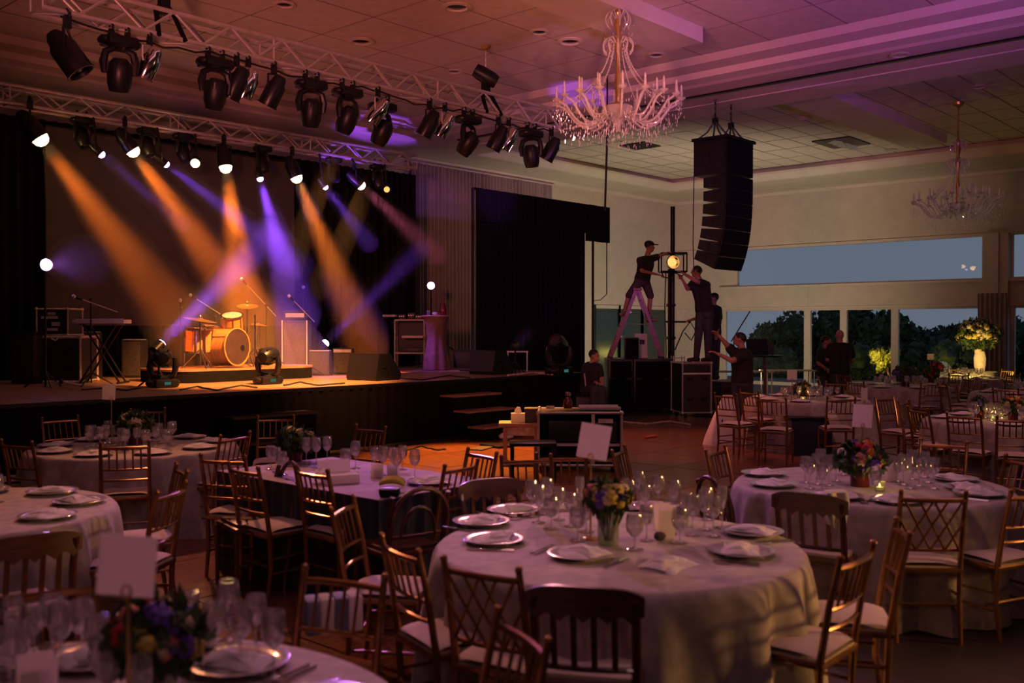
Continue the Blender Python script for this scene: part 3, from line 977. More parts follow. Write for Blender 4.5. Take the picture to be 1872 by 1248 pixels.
def par_can(loc, d, label, m='blackm', lens='lens', group=None, s=1.0, name='par_can'):
    if not _pc:
        mm = Matrix.Rotation(math.pi / 2, 3, 'Y')
        _pc['can'] = MB().lathe([(0.0, -0.19), (0.05, -0.185), (0.075, -0.14), (0.08, -0.10), (0.105, -0.06), (0.107, 0.16), (0.115, 0.165), (0.115, 0.175), (0.098, 0.175), (0.095, 0.13)], 18, mm)
        _pc['lens'] = MB().lathe([(0.0, 0.148), (0.06, 0.145), (0.096, 0.135)], 18, mm)
        y = MB()
        y.poly([(0, -0.115, -0.24), (0, -0.13, -0.20), (0, -0.13, -0.08), (0, 0, -0.05), (0, 0.13, -0.08), (0, 0.13, -0.20), (0, 0.115, -0.24)], 0.012, 6)
        _pc['yoke'] = y
        c = MB().box((0, 0, 0.0), (0.05, 0.05, 0.1))
        c.poly([(0, -0.035, 0.03), (0, -0.04, 0.07), (0, 0, 0.10), (0, 0.04, 0.07)], 0.012)
        _pc['clamp'] = c
        for k in list(_pc):
            _pc[k] = _pc[k].mesh(k)
        _mh['parlens'] = _pc['lens']
        _mh['pardome'] = MB().lathe([(0.0, 0.272), (0.05, 0.258), (0.083, 0.225), (0.096, 0.175), (0.096, 0.135)], 18, mm).mesh('lens')
    d = Vector(d).normalized()
    pan = math.atan2(d.y, d.x)
    o = empty(name, loc, label=label, cat='stage light', group=group)
    o.scale = (s, s, s)
    def g(k, mm):
        kk = k + mm
        if kk not in _pc:
            me = _pc[k].copy()
            me.materials.append(M[mm])
            _pc[kk] = me
        return _pc[kk]
    link('clamp', g('clamp', 'blackm'), None, o)
    link('yoke', g('yoke', 'blackm' if m != 'chrome' else 'steel'), None, o, (0, 0, 0), (0, 0, pan))
    c = link('can', g('can', m), None, o, (0, 0, -0.24), d.to_track_quat('X', 'Z'))
    link('lens', lensmesh('pardome' if lens.endswith('_on') else 'parlens', lens), None, c)
    return o
def haze_beam(p0, p1, r0, r1, label, dens=0.05):
    p0, p1 = Vector(p0), Vector(p1)
    mb = MB()
    Lh = (p1 - p0).length
    pr = [(0.0, 0.0), (r0, 0.0)] + [(r0 + (r1 - r0) * u, Lh * u) for u in (0.25, 0.5, 0.75, 1.0)] + [(r1 * math.cos(a), Lh + r1 * 1.6 * math.sin(a)) for a in (0.3, 0.6, 0.9, 1.2, 1.45)] + [(0.0, Lh + r1 * 1.6)]
    mb.lathe(pr, 24, (p1 - p0).to_track_quat('Z', 'Y').to_matrix())
    o = build(mb, 'haze_beam', haze_mat('stage_haze_%g' % dens, dens), None, p0)
    tag(o, label, 'light beam', kind='stuff')
    return o
def beam(src, dst, col, power, ang, label, dens=0.05, length=None, size=0.05, haze=True, blend=0.6):
    src, dst = Vector(src), Vector(dst)
    d = (dst - src).normalized()
    lamp('spot_lamp', 'SPOT', src + d * 0.02, col, power, dst, angle=ang, blend=blend, size=size)
    if haze:
        L = length or (dst - src).length
        haze_beam(src + d * 0.01, src + d * L, 0.10, 0.10 + L * math.tan(rad(ang / 2)) * 1.0, label, dens)
AMB, VIO, ROSE, YEL = (1.0, 0.18, 0.012), (0.30, 0.07, 1.0), (1.0, 0.16, 0.30), (1.0, 0.55, 0.16)
ORD = ['first', 'second', 'third', 'fourth', 'fifth', 'sixth', 'seventh', 'eighth', 'ninth']
# front truss: moving heads
for k, (px, d) in enumerate(((207, (0.1, 0.3, -1)), (381, (0.05, 0.35, -1)), (556, (0.1, 0.3, -1)), (622, (-0.1, 0.55, -1)), (712, (-0.15, 0.6, -1)), (843, (-0.2, 0.75, -1)), (958, (0.25, 0.1, -1)))):
    x = PY(px, 150, YT).x
    lb = 'black moving-head lamp, %s from the left on the front truss' % ORD[k]
    on = 'warm_on' if k in (3, 4, 5) else 'lens'
    o = moving_head((x, YT - (0.15 if k not in (4,) else -0.15), ZT0 - 0.13), d, lb, True, on)
    if k in (3, 4, 5):
        dd = Vector(d).normalized()
        s = Vector((x, YT - 0.15, ZT0 - 0.53)) + dd * 0.2
        beam(s, s + dd * 3.2, YEL, (12, 30, 90)[k - 3], 6, 'thin straw-coloured light beam below the %s moving head of the front truss' % ORD[k], 0.012, 2.2 if k != 5 else 3.0, 0.04)
# front truss: par cans
dn = -rt * 0.55 + fw * 0.15 + Vector((0, 0, -1))
for k, px in enumerate((262, 441, 678, 800, 917)):
    x = PY(px, 150, YT).x
    par_can((x, YT - 0.15, ZT0 - 0.1), dn + rt * (0.0, 0.1, -0.25, -0.05, -0.1)[k], 'polished silver par can, %s silver one from the left on the front truss' % ORD[k], 'chrome')
for k, px in enumerate((112, 420, 488, 772, 898, 995)):
    x = PY(px, 150, YT).x
    par_can((x, YT - 0.15, ZT0 - 0.1), (dn if k != 0 else Vector((0.3, -0.1, -1)) + rt * 0.4), 'black par can, %s black one from the left on the front truss' % ORD[k], 'blackm', s=1.35 if k == 0 else 1.1)
# cables slung along the truss
for k, (a, b) in enumerate(((4.4, 6.3), (6.3, 8.6), (8.6, 10.4), (10.4, 12.3))):
    pts = [(a + (b - a) * i / 10, YT - 0.1 + 0.02 * math.sin(i * 2.1), ZT0 - 0.04 - 0.07 * math.sin(math.pi * i / 10) - 0.02 * math.sin(i * 3.3)) for i in range(11)]
    c = build(MB().poly(pts, 0.012, 5), 'power_cable', M['cable'])
    tag(c, 'black cable looping under the front truss, %s loop from the left' % ORD[k], 'cable')
# back truss lamps
def back_lamp(px, py, dst, kind, label, lens, s=1.0):
    P = PY(px, py, YBT - 0.25)
    d = (Vector(dst) - P).normalized()
    d = (d - fw * 0.0).normalized()
    r = P - d * 0.155 * s + Vector((0, 0, 0.24 * s))
    o = par_can(r, d, label, 'blackm', lens, s=s, name='stage_spotlight')
    if True:
        build(MB().tube((0, 0, 0.08), (0, (YBT - 0.13 - r.y) / s, (ZB0 - r.z) / s), 0.02 / s), 'drop_arm', M['blackm'], o)
    return P, d
bl = [
    (71, 250, (262, 500), 14.2, AMB, 'orange_on', 1.25, 620, 17, 'amber', 3.6),
    (241, 273, (420, 520), 14.2, AMB, 'orange_on', 1.1, 760, 18, 'amber', 3.9),
    (412, 303, (446, 540), 14.25, AMB, 'orange_on', 1.1, 640, 19, 'amber', 3.6),
    (541, 322, (640, 560), 14.2, (1.0, 0.2, 0.02), 'orange_on', 1.1, 700, 16, 'amber', 2.8),
    (658, 337, (770, 440), 14.3, ROSE, 'pink_on', 0.95, 130, 16, 'rose', 1.6),
    (184, 281, (270, 355), 14.4, VIO, 'violet_on', 0.6, 110, 9, 'violet', 1.3),
    (302, 299, (490, 440), 14.4, VIO, 'violet_on', 0.6, 330, 11, 'violet', 2.4),
    (475, 325, (515, 470), 14.3, VIO, 'violet_on', 0.6, 420, 20, 'violet', 2.1),
    (594, 341, (640, 400), 14.5, VIO, 'violet_on', 0.55, 90, 18, 'violet', 1.0),
]
for k, (px, py, t, ty, col, lens, s, pw, ang, nm, L) in enumerate(bl):
    dst = PY(t[0], t[1], ty)
    lb = '%s spotlight on the far truss, %s lit one from the left' % (nm, ORD[sorted(b[0] for b in bl).index(px)])
    P, d = back_lamp(px, py, dst, None, lb, lens, s)
    beam(P + d * 0.13 * s, dst, col, pw * 6.0, ang + 1, 'hazy %s light beam falling from the %s lit lamp of the far truss' % (nm, ORD[sorted(b[0] for b in bl).index(px)]), 0.10, L, 0.085 * s)
back_lamp(357, 298, PY(300, 420, 12.5), None, 'tilted amber spotlight without a beam on the far truss', 'orange_on', 0.75)
back_lamp(707, 346, PY(760, 420, 12.5), None, 'dim small spotlight at the right end of the far truss', 'warm_on', 0.6)
for k, px in enumerate((150, 270, 335, 480, 610, 690)):
    x = PY(px, 260, YBT).x
    moving_head((x, YBT, ZB0 - 0.02), (0.1, -0.5, -1), 'unlit dark moving head on the far truss, %s unlit one from the left' % ORD[k], True, 'lens', s=0.8)
# floor-standing lights
def floor_head(px, py, lens_px, D_off, dst, label, lens, s=1.35):
    b = PZ(px, py, SZ)
    return b
b1 = PZ(298, 708, SZ)
dst1 = PY(560, 370, 15.2)
o1 = moving_head(b1, (0.5, 1.0, 0.05), 'large unlit black moving head at the left stage front under the violet beam', False, 'lens', s=1.02)
o2b = PZ(490, 702, SZ)
moving_head(o2b, (0.9, 0.5, 0.1), 'large unlit black moving head at the stage front before the drum riser', False, 'lens', s=1.02)
# small bright lens above the left moving head and the second violet source sit on short stands
def stand_lamp(px, py, Yb, dst, label, s, lens='violet_on', zb=SZ):
    base = PY(px, py, Yb)
    base.z = zb
    D = base.dot(fw)
    P = PD(px, py, D)
    o = empty('stand_light', base, label=label, cat='stage light')
    h = P.z - base.z
    d = (Vector(dst) - P).normalized()
    q = d.to_track_quat('X', 'Z')
    mm = Matrix.Rotation(math.pi / 2, 3, 'Y')
    build(MB().tube((0, 0, 0), (0, 0, h - 0.1 * s), 0.016), 'pole', M['blackm'], o)
    for k in range(3):
        a = k * 2.094 + 0.4
        build(MB().tube((0, 0, 0.22), (0.28 * math.cos(a), 0.28 * math.sin(a), 0.0), 0.011), 'leg', M['blackm'], o)
    yk = MB().poly([q @ Vector((0, -0.12 * s, 0)), (0, 0, -0.12 * s), q @ Vector((0, 0.12 * s, 0))], 0.012)
    build(yk, 'yoke', M['blackm'], o, (0, 0, h))
    c = build(MB().lathe([(0.0, -0.18 * s), (0.09 * s, -0.16 * s), (0.105 * s, 0.02), (0.11 * s, 0.05 * s), (0.10 * s, 0.05 * s), (0.095 * s, 0.03 * s)], 18, mm), 'housing', M['blackp'], o, (0, 0, h), q)
    build(MB().lathe([(0.0, 0.125 * s), (0.05 * s, 0.115 * s), (0.085 * s, 0.085 * s), (0.098 * s, 0.04 * s)], 18, mm), 'lens', M[lens], c)
    return P, d
hz = 'hazy violet light beam rising '
P, d = stand_lamp(290, 633, 12.9, PY(560, 365, 14.6), 'violet stand lamp just above the left large moving head', 0.8, 'pinkv_on')
beam(P + d * 0.12, PY(560, 365, 14.6), VIO, 7000, 11, hz + 'above the left large moving head', 0.09, 3.0, 0.085)
P, d = stand_lamp(592, 630, 14.0, PY(745, 480, 13.0), 'violet stand lamp beside the small combo amplifier', 0.75, 'pinkv_on')
beam(P + d * 0.12, PY(745, 480, 13.0), VIO, 1500, 10, hz + 'beside the small combo amplifier', 0.09, 2.0, 0.075)
P, d = stand_lamp(788, 522, 15.2, (2, 3, 2.2), 'round violet stand lamp before the grey drapes', 0.8, 'pinkv_on')
P, d = stand_lamp(82, 484, 13.9, (6, 8, 2.6), 'violet lamp on a tall pole above the stacked road cases', 0.85, 'pinkv_on')
beam(P + d * 0.12, P + d * 4, (0.5, 0.15, 1.0), 60, 40, hz + 'from the lamp above the stacked road cases', 0.05, 0.8, 0.05)
P, d = stand_lamp(942, 632, 11.75, PY(1000, 575, 13.2), 'small violet lamp on a stand in front of the black drape screen', 0.7, 'pinkv_on')
beam(P + d * 0.12, PY(1000, 575, 12.8), VIO, 60, 9, hz + 'in front of the black drape screen', 0.09, 0.75, 0.03)
# front wash from the truss on to stage and dance floor
lamp('truss_wash_stage', 'SPOT', (8.3, YT, ZT0 - 0.55), (1.0, 0.36, 0.09), 6000, (8.6, 12.8, SZ), angle=60, blend=0.8, size=0.1)
lamp('truss_wash_floor', 'SPOT', (10.6, YT - 0.1, ZT0 - 0.5), (1.0, 0.34, 0.06), 4600, (9.2, 9.0, 0), angle=42, blend=0.7, size=0.08)
lamp('truss_wash_floor_right', 'SPOT', (12.2, YT - 0.1, ZT0 - 0.5), (1.0, 0.22, 0.14), 1100, (12.3, 8.2, 0), angle=55, blend=0.8, size=0.08)

# ================================================================== STAGE EQUIPMENT
RZ = YAW - math.pi / 2            # turned square to the viewer
class At:
    """a thing surveyed at its foot point; local x = right, y = away, z = up"""
    def __init__(s, name, px, py, zb, label, cat, rz=RZ, group=None, depth=None):
        s.p = PZ(px, py, zb) if depth is None else PD(px, py, depth)
        if depth is not None:
            s.p.z = zb
        s.D = s.p.dot(fw)
        s.k = s.D / F
        s.px, s.py = px, py
        s.o = empty(name, s.p, rz, label, cat, group)
    def x(s, px):
        return (px - s.px) * s.k
    def z(s, py):
        return (s.py - py) * s.k
    def box(s, n, x0, x1, y0, y1, z0, z1, m, bev=0.0, parent=None):
        return box(n, (x0, y0, z0), (x1, y1, z1), M[m] if isinstance(m, str) else m, parent or s.o, bev)
    def tube(s, n, a, b, r, m, r1=None, parent=None, k=8):
        return build(MB().tube(a, b, r, r1, k), n, M[m], parent or s.o)
    def poly(s, n, pts, r, m, parent=None, k=6):
        return build(MB().poly(pts, r, k), n, M[m], parent or s.o)
    def lathe(s, n, prof, m, loc=(0, 0, 0), rot=(0, 0, 0), parent=None, k=18):
        return build(MB().lathe(prof, k), n, M[m], parent or s.o, loc, rot)

def case_frame(t, x0, x1, y0, y1, z0, z1, body='case', trim='steel', r=0.014, latches=True, wheels=True, open_front=False):
    if open_front:
        w_ = 0.02
        t.box('side_panel', x0, x0 + w_, y0, y1, z0, z1, body)
        t.box('side_panel', x1 - w_, x1, y0, y1, z0, z1, body)
        t.box('back_panel', x0, x1, y1 - w_, y1, z0, z1, body)
        t.box('top_panel', x0, x1, y0, y1, z1 - w_, z1, body)
        t.box('bottom_panel', x0, x1, y0, y1, z0, z0 + w_, body)
    else:
        t.box('body', x0, x1, y0, y1, z0, z1, body)
    for y in (y0, y1):
        for z in (z0, z1):
            t.tube('edge_trim', (x0, y, z), (x1, y, z), r, trim, k=4)
        for x in (x0, x1):
            t.tube('edge_trim', (x, y, z0), (x, y, z1), r, trim, k=4)
            for z in (z0, z1):
                build(MB().ball((x, y, z), r * 1.9, 8, 5), 'ball_corner', M[trim], t.o)
    for x in (x0, x1):
        for z in (z0, z1):
            t.tube('edge_trim', (x, y0, z), (x, y1, z), r, trim, k=4)
    if latches:
        wx = x1 - x0
        for fx in (0.25, 0.75):
            for fz in ((0.3, 0.72) if z1 - z0 > 0.5 else (0.5,)):
                c = x0 + wx * fx
                zc = z0 + (z1 - z0) * fz
                t.box('latch', c - 0.055, c + 0.055, y0 - 0.012, y0, zc - 0.05, zc + 0.05, 'blackm', 0.006)
    if wheels:
        for x in (x0 + 0.08, x1 - 0.08):
            for y in (y0 + 0.08, y1 - 0.08):
                build(MB().tube((x - 0.02, y, z0 - 0.05), (x + 0.02, y, z0 - 0.05), 0.05, n=12), 'caster', M['blackp'], t.o)

# stacked road cases, far left of the stage
t = At('road_case', 108, 700, SZ, 'large black road case with worn pale edges at the left end of the stage', 'road case')
case_frame(t, t.x(69), t.x(147), 0, 0.6, 0.02, t.z(616), trim='worn', r=0.02, wheels=False)
t.poly('gaffer_tape', [(t.x(95), -0.02, t.z(618)), (t.x(103), -0.02, t.z(622)), (t.x(108), -0.02, t.z(617))], 0.012, 'paper')
t.box('castor_board', t.x(72), t.x(145), 0.0, 0.6, 0, 0.02, 'blackp')
ztop = t.z(616) + SZ + 0.02
t2 = At('amplifier_rack', 96, 612, ztop, 'small black rack case with pale stickers on top of the large road case', 'rack', depth=t.D + 0.05)
t2.py = 612
case_frame(t2, t2.x(67), t2.x(124), 0, 0.5, 0.01, t2.z(563), trim='worn', r=0.014, wheels=False, latches=False)
for (a, b, c, d) in ((88, 102, 569, 574), (76, 106, 576, 581), (95, 110, 587, 594), (87, 106, 598, 603)):
    t2.box('sticker', t2.x(a), t2.x(b), -0.012, -0.004, t2.z(d), t2.z(c), 'paper')
t3 = At('cable_box', 40, 702, SZ, 'dark blue-lit black equipment box left of the large road case', 'box')
t3.box('body', t3.x(20), t3.x(62), 0, 0.5, 0, t3.z(612), 'case', 0.02)
t3.box('lid', t3.x(19), t3.x(63), -0.01, 0.51, t3.z(612), t3.z(606), 'blackp', 0.01)
# keyboard on X stand
t = At('keyboard_stand', 176, 702, SZ, 'black X-shaped stand under the keyboard', 'stand')
zt_ = t.z(591)
for s in (-1, 1):
    t.tube('leg', (-0.30 * s, 0.12, 0), (0.24 * s, 0.12, zt_ - 0.02), 0.016, 'blackm')
    t.tube('leg', (-0.30 * s, 0.36, 0), (0.24 * s, 0.36, zt_ - 0.02), 0.016, 'blackm')
    t.tube('foot_bar', (-0.30 * s, 0.02, 0.015), (-0.30 * s, 0.46, 0.015), 0.015, 'blackm')
    t.tube('support_bar', (0.24 * s, 0.02, zt_ - 0.012), (0.24 * s, 0.46, zt_ - 0.012), 0.012, 'blackm')
kb = At('keyboard', 176, 591, SZ + zt_, 'silver stage keyboard laid across the X stand', 'keyboard', depth=t.D + 0.05)
kx0, kx1 = kb.x(128), kb.x(224)
kb.box('body', kx0, kx1, 0.05, 0.35, 0.0, 0.06, 'keyw', 0.012)
kb.box('control_panel', kx0 + 0.02, kx1 - 0.02, 0.19, 0.33, 0.06, 0.072, 'blackp')
kw = MB().box((0, 0, 0), (0.0225, 0.13, 0.012)).mesh('white_key', False)
kw.materials.append(M['china'])
nk = 26
for i in range(nk):
    link('white_key', kw, None, kb.o, (kx0 + 0.06 + i * (kx1 - kx0 - 0.12) / (nk - 1), 0.115, 0.066))
kd = MB().box((0, 0, 0), (0.011, 0.08, 0.012)).mesh('black_key', False)
kd.materials.append(M['blackp'])
for i in range(nk - 1):
    if i % 7 not in (2, 6):
        link('black_key', kd, None, kb.o, (kx0 + 0.06 + (i + 0.5) * (kx1 - kx0 - 0.12) / (nk - 1), 0.14, 0.076))
# microphone stands
def mic_stand(px, py, zb, top_py, label, boom=None, m='blackm', depth=None):
    t = At('microphone_stand', px, py, zb, label, 'microphone stand', depth=depth)
    h = t.z(top_py)
    t.tube('pole', (0, 0, 0.05), (0, 0, h), 0.011, m)
    for k in range(3):
        a = k * 2.094 + 0.5
        t.tube('leg', (0, 0, 0.2), (0.3 * math.cos(a), 0.3 * math.sin(a), 0.012), 0.009, m)
    build(MB().ball((0, 0, h), 0.028, 8, 6), 'joint', M['blackp'], t.o)
    if boom:
        (ax, ay), (bx, by) = boom
        a = Vector((t.x(ax), -0.15, t.z(ay)))
        b = Vector((t.x(bx), 0.15, t.z(by)))
        t.tube('boom', a, b, 0.008, 'steel')
        d = (a - b).normalized()
        build(MB().tube(a, a + d * 0.1, 0.014, 0.018), 'microphone', M['blackp'], t.o)
        build(MB().ball(a + d * 0.12, 0.03, 8, 6), 'mesh_grille', M['steel'], t.o)
    else:
        build(MB().tube((0, 0, h), (0.02, -0.08, h + 0.1), 0.014, 0.02), 'microphone', M['blackp'], t.o)
        build(MB().ball((0.024, -0.1, h + 0.12), 0.034, 8, 6), 'mesh_grille', M['steel'], t.o)
    return t
mic_stand(167, 706, SZ, 546, 'microphone stand in front of the keyboard with a round shiny microphone', ((160, 548), (208, 570)))
mic_stand(331, 687, SZ, 560, 'thin straight microphone stand left of the drum kit', depth=PY(331, 600, 15.0).dot(fw))
mic_stand(555, 676, SZ, 536, 'tall straight microphone stand behind the amplifier stack', depth=PY(555, 600, 15.75).dot(fw))
mic_stand(561, 687, SZ, 580, 'microphone stand with a pale tilted boom right of the drums', ((541, 550), (572, 588)))
# pale folded tripod on the stage floor left
t = At('folded_tripod', 115, 708, SZ, 'pale folded tripod legs lying in front of the large road case', 'tripod')
for (a, b) in (((85, 709), (112, 700)), ((112, 700), (150, 709)), ((112, 700), (140, 712))):
    t.tube('leg', (t.x(a[0]), 0, max(0.02, t.z(a[1]) + 0.02)), (t.x(b[0]), 0.05, max(0.02, t.z(b[1]) + 0.02)), 0.016, 'steel')
build(MB().ball((t.x(112), 0, t.z(700) + 0.02), 0.035, 8, 6), 'hub', M['blackp'], t.o)
# drum riser
RZT = 1.1
rz_ = empty('drum_riser', (8.66, 13.95, SZ), label='low dark rounded drum riser on the stage', cat='riser')
pts = []
for cx, cy, a0 in ((10.15, 15.3, 0), (8.35, 15.3, 90), (8.35, 14.7, 180), (10.15, 14.7, 270)):
    for k in range(7):
        a = rad(a0 + 15 * k)
        pts.append((cx - 9.3 + 0.4 * math.cos(a), cy - 15.0 + 0.4 * math.sin(a), 0))
build(MB().prism(pts, (0, 0, RZT - SZ - 0.03)), 'riser_body', M['black'], rz_)
build(MB().prism([(p[0] * 1.01, p[1] * 1.01, RZT - SZ - 0.03) for p in pts], (0, 0, 0.03)), 'riser_top', M['deck'], rz_)
# drums
YD = 13.6
dk = empty('drum_kit', (8.5, YD, RZT), label='amber drum kit with chrome stands and bronze cymbals on the riser', cat='drum kit')
def L(px, py, Y=YD):
    return PY(px, py, Y) - Vector((8.5, YD, RZT))
def drum(name, c, axis, r, h, front='head', n=24):
    q = Vector(axis).to_track_quat('Z', 'Y')
    o = build(MB().lathe([(r, -h / 2), (r * 1.005, 0), (r, h / 2)], n), name, M['drum'], dk, c, q)
    for s in (-1, 1):
        build(MB().lathe([(r + 0.012, s * h / 2 - 0.015), (r + 0.016, s * h / 2 + 0.012), (r - 0.006, s * h / 2 + 0.014), (r - 0.008, s * h / 2 - 0.01)], n), 'hoop', M['chrome'] if name != 'bass_drum' else M['drum'], o)
        build(MB().lathe([(0, s * h / 2 + 0.002), (r - 0.004, s * h / 2 + 0.003)], n), 'drum_head', M[front if s > 0 else 'head'], o)
    for k in range(8):
        a = k * math.pi / 4 + 0.2
        build(MB().tube(((r + 0.012) * math.cos(a), (r + 0.012) * math.sin(a), -h / 2 + 0.02), ((r + 0.012) * math.cos(a), (r + 0.012) * math.sin(a), h / 2 - 0.02), 0.006, n=5), 'tension_rod', M['chrome'], o)
    return o
kc = L(414, 634)
kax = Vector((0.30, -1, 0.02)).normalized()
drum('bass_drum', kc, kax, 0.285, 0.42, 'headd')
build(MB().lathe([(0.0, 0), (0.05, 0.001)], 16), 'port_hole', M['blackp'], dk, kc + kax * 0.214 + Vector((0.12, 0.036, -0.02)), kax.to_track_quat('Z', 'Y'))
drum('floor_tom', L(364, 622, YD + 0.15), (0.02, -0.05, 1), 0.20, 0.36)
drum('snare_drum', L(386, 604, YD + 0.4), (0.05, -0.1, 1), 0.18, 0.15)
drum('rack_tom', L(425, 590, YD + 0.1), (-0.25, -0.3, 1), 0.16, 0.25)
def kitstand(px, top, Y, base_py=None, r=0.012):
    p = L(px, top, Y)
    build(MB().tube((p.x, p.y, 0.05), p, r), 'stand_pole', M['chrome'], dk)
    for k in range(3):
        a = 2.094 * k + 0.3
        build(MB().tube((p.x, p.y, 0.3), (p.x + 0.28 * math.cos(a), p.y + 0.28 * math.sin(a), 0.012), 0.010), 'stand_leg', M['chrome'], dk)
    return p
cym = [(0.0, 0.03), (0.03, 0.03), (0.045, 0.016), (0.12, 0.008), (0.25, -0.006), (0.25, -0.009), (0.04, 0.010), (0.0, 0.02)]
for (px, py, Y, rr_, tl_) in ((366, 583, YD - 0.1, 0.25, (0.05, 0.1)), (452, 558, YD + 0.3, 0.17, (0.12, -0.15)), (472, 592, YD + 0.35, 0.14, (0, 0.05))):
    p = kitstand(px, py, Y)
    build(MB().lathe([(a * rr_ / 0.25, b) for a, b in cym], 28), 'cymbal', M['cymbal'], dk, p + Vector((0, 0, -0.01)), (tl_[0] + 0.1, tl_[1], 0))
    build(MB().lathe([(0.0, 0.07), (0.012, 0.06), (0.018, 0.02), (0.0, 0.01)], 8), 'wing_nut', M['chrome'], dk, p)
p = kitstand(452, 600, YD + 0.05)
p = kitstand(466, 575, YD - 0.2)
build(MB().tube(L(427, 607), L(425, 597), 0.012), 'tom_holder', M['chrome'], dk)
for s in (-1, 1):
    build(MB().tube(kc + Vector((s * 0.2, 0.02, -0.18)), kc + Vector((s * 0.36, -0.14, -kc.z + 0.01)), 0.010), 'spur', M['chrome'], dk)
for k in range(3):
    a = 2.1 * k + 0.4
    c = L(364, 622, YD + 0.15)
    build(MB().tube(c + Vector((0.215 * math.cos(a), 0.215 * math.sin(a), 0.05)), Vector((c.x + 0.22 * math.cos(a), c.y + 0.22 * math.sin(a), 0.0)), 0.009), 'tom_leg', M['chrome'], dk)
mic_stand(393, 662, RZT, 572, 'overhead microphone stand behind the left cymbal', ((365, 540), (398, 567)), depth=PY(393, 600, YD + 0.7).dot(fw))
mic_stand(487, 662, RZT, 553, 'overhead microphone stand with a long boom right of the drum kit', ((456, 516), (501, 573)), depth=PY(487, 600, YD + 0.5).dot(fw))
# amplifiers
t = At('amplifier_stack', 538, 668, SZ, 'tall amplifier stack with worn pale grille cloth right of the drums', 'amplifier', depth=PY(538, 640, 13.95).dot(fw))
x0, x1 = t.x(516), t.x(561)
t.box('cabinet', x0, x1, 0, 0.4, 0.0, 0.95, 'ampf', 0.015)
t.box('grille', x0 + 0.03, x1 - 0.03, -0.012, 0.0, 0.18, 0.90, 'amp', 0.004)
t.box('amp_head', x0 + 0.02, x1 - 0.02, 0.04, 0.34, 0.96, 1.12, 'ampf', 0.012)
t.box('control_strip', x0 + 0.05, x1 - 0.05, 0.03, 0.041, 1.0, 1.07, 'keyw')
for s in (x0, x1):
    t.tube('edge_trim', (s, 0, 0.02), (s, 0, 0.95), 0.012, 'steel', k=5)
t.tube('kick_rail', (x0, -0.02, 0.12), (x1, -0.02, 0.12), 0.012, 'steel')
t = At('combo_amplifier', 625, 690, SZ, 'small pale-edged combo amplifier beside the violet stand lamp', 'amplifier', depth=PY(625, 640, 13.8).dot(fw))
x0, x1 = t.x(608), t.x(644)
t.box('cabinet', x0, x1, 0, 0.26, 0.0, 0.46, 'ampf', 0.015)
t.box('grille', x0 + 0.025, x1 - 0.025, -0.012, 0, 0.03, 0.37, 'amp', 0.004)
t.box('control_strip', x0 + 0.02, x1 - 0.02, -0.012, 0, 0.385, 0.44, 'worn')
t.poly('handle', [(x0 + 0.12, 0.13, 0.46), (x0 + 0.14, 0.13, 0.5), (x1 - 0.14, 0.13, 0.5), (x1 - 0.12, 0.13, 0.46)], 0.01, 'blackp')
for (px, Y, h, wd, lb) in ((156, 15.6, 0.75, 0.3, 'dim low speaker box against the backcloth behind the keyboard'), (240, 15.5, 0.62, 0.34, 'small dim reddish amplifier box against the backcloth'), (580, 13.8, 0.42, 0.42, 'dark box at the right end of the drum riser')):
    q = PY(px, 640, Y)
    t = At('speaker_box', px, 640, SZ, lb, 'speaker', depth=q.dot(fw))
    t.box('cabinet', -wd / 2, wd / 2, 0, 0.3, 0, h, 'ampf', 0.015)
    t.box('grille', -wd / 2 + 0.025, wd / 2 - 0.025, -0.01, 0, 0.03, h - 0.03, 'amp', 0.004)
    t.box('top_strip', -wd / 2 + 0.02, wd / 2 - 0.02, 0.02, 0.28, h, h + 0.012, 'keyw')
# wedge monitors
def wedge(px, py, wpx, label, rz, m='blackp', h=0.42):
    t = At('monitor_wedge', px, py, SZ, label, 'speaker', rz=rz)
    w_ = wpx
    prof = [(0, -0.30, 0.02), (0, -0.32, 0.10), (0, -0.06, h), (0, 0.20, h), (0, 0.28, 0.05), (0, 0.26, 0.0), (0, -0.26, 0.0)]
    build(MB().prism([(-w_ / 2, y, z) for _, y, z in prof], (w_, 0, 0)), 'cabinet', M[m], t.o, smooth=False)
    a, b = Vector((0, -0.33, 0.10)), Vector((0, -0.07, h))
    build(MB().box((a + b) / 2 + Vector((0, -0.004, 0.004)), (w_ - 0.06, 0.012, (b - a).length - 0.05), Matrix.Rotation(math.atan2((b - a).z, (b - a).y) - math.pi / 2, 3, 'X')), 'grille', M['amp'], t.o, smooth=False)
    for s in (-1, 1):
        build(MB().box((s * (w_ / 2 + 0.002), 0.08, 0.22), (0.008, 0.12, 0.05), bev=0.003), 'handle_recess', M['black'], t.o)
        build(MB().tube((s * (w_ / 2), 0.0, 0.1), (s * (w_ / 2 + 0.006), 0.0, 0.1), 0.03, n=12), 'socket', M['black'], t.o)
    return t
wedge(682, 694, 0.62, 'large black stage monitor wedge at the stage front centre', RZ + 2.55)
wedge(898, 683, 0.55, 'smaller stage monitor wedge catching violet light near the right end of the stage', RZ + 2.45)
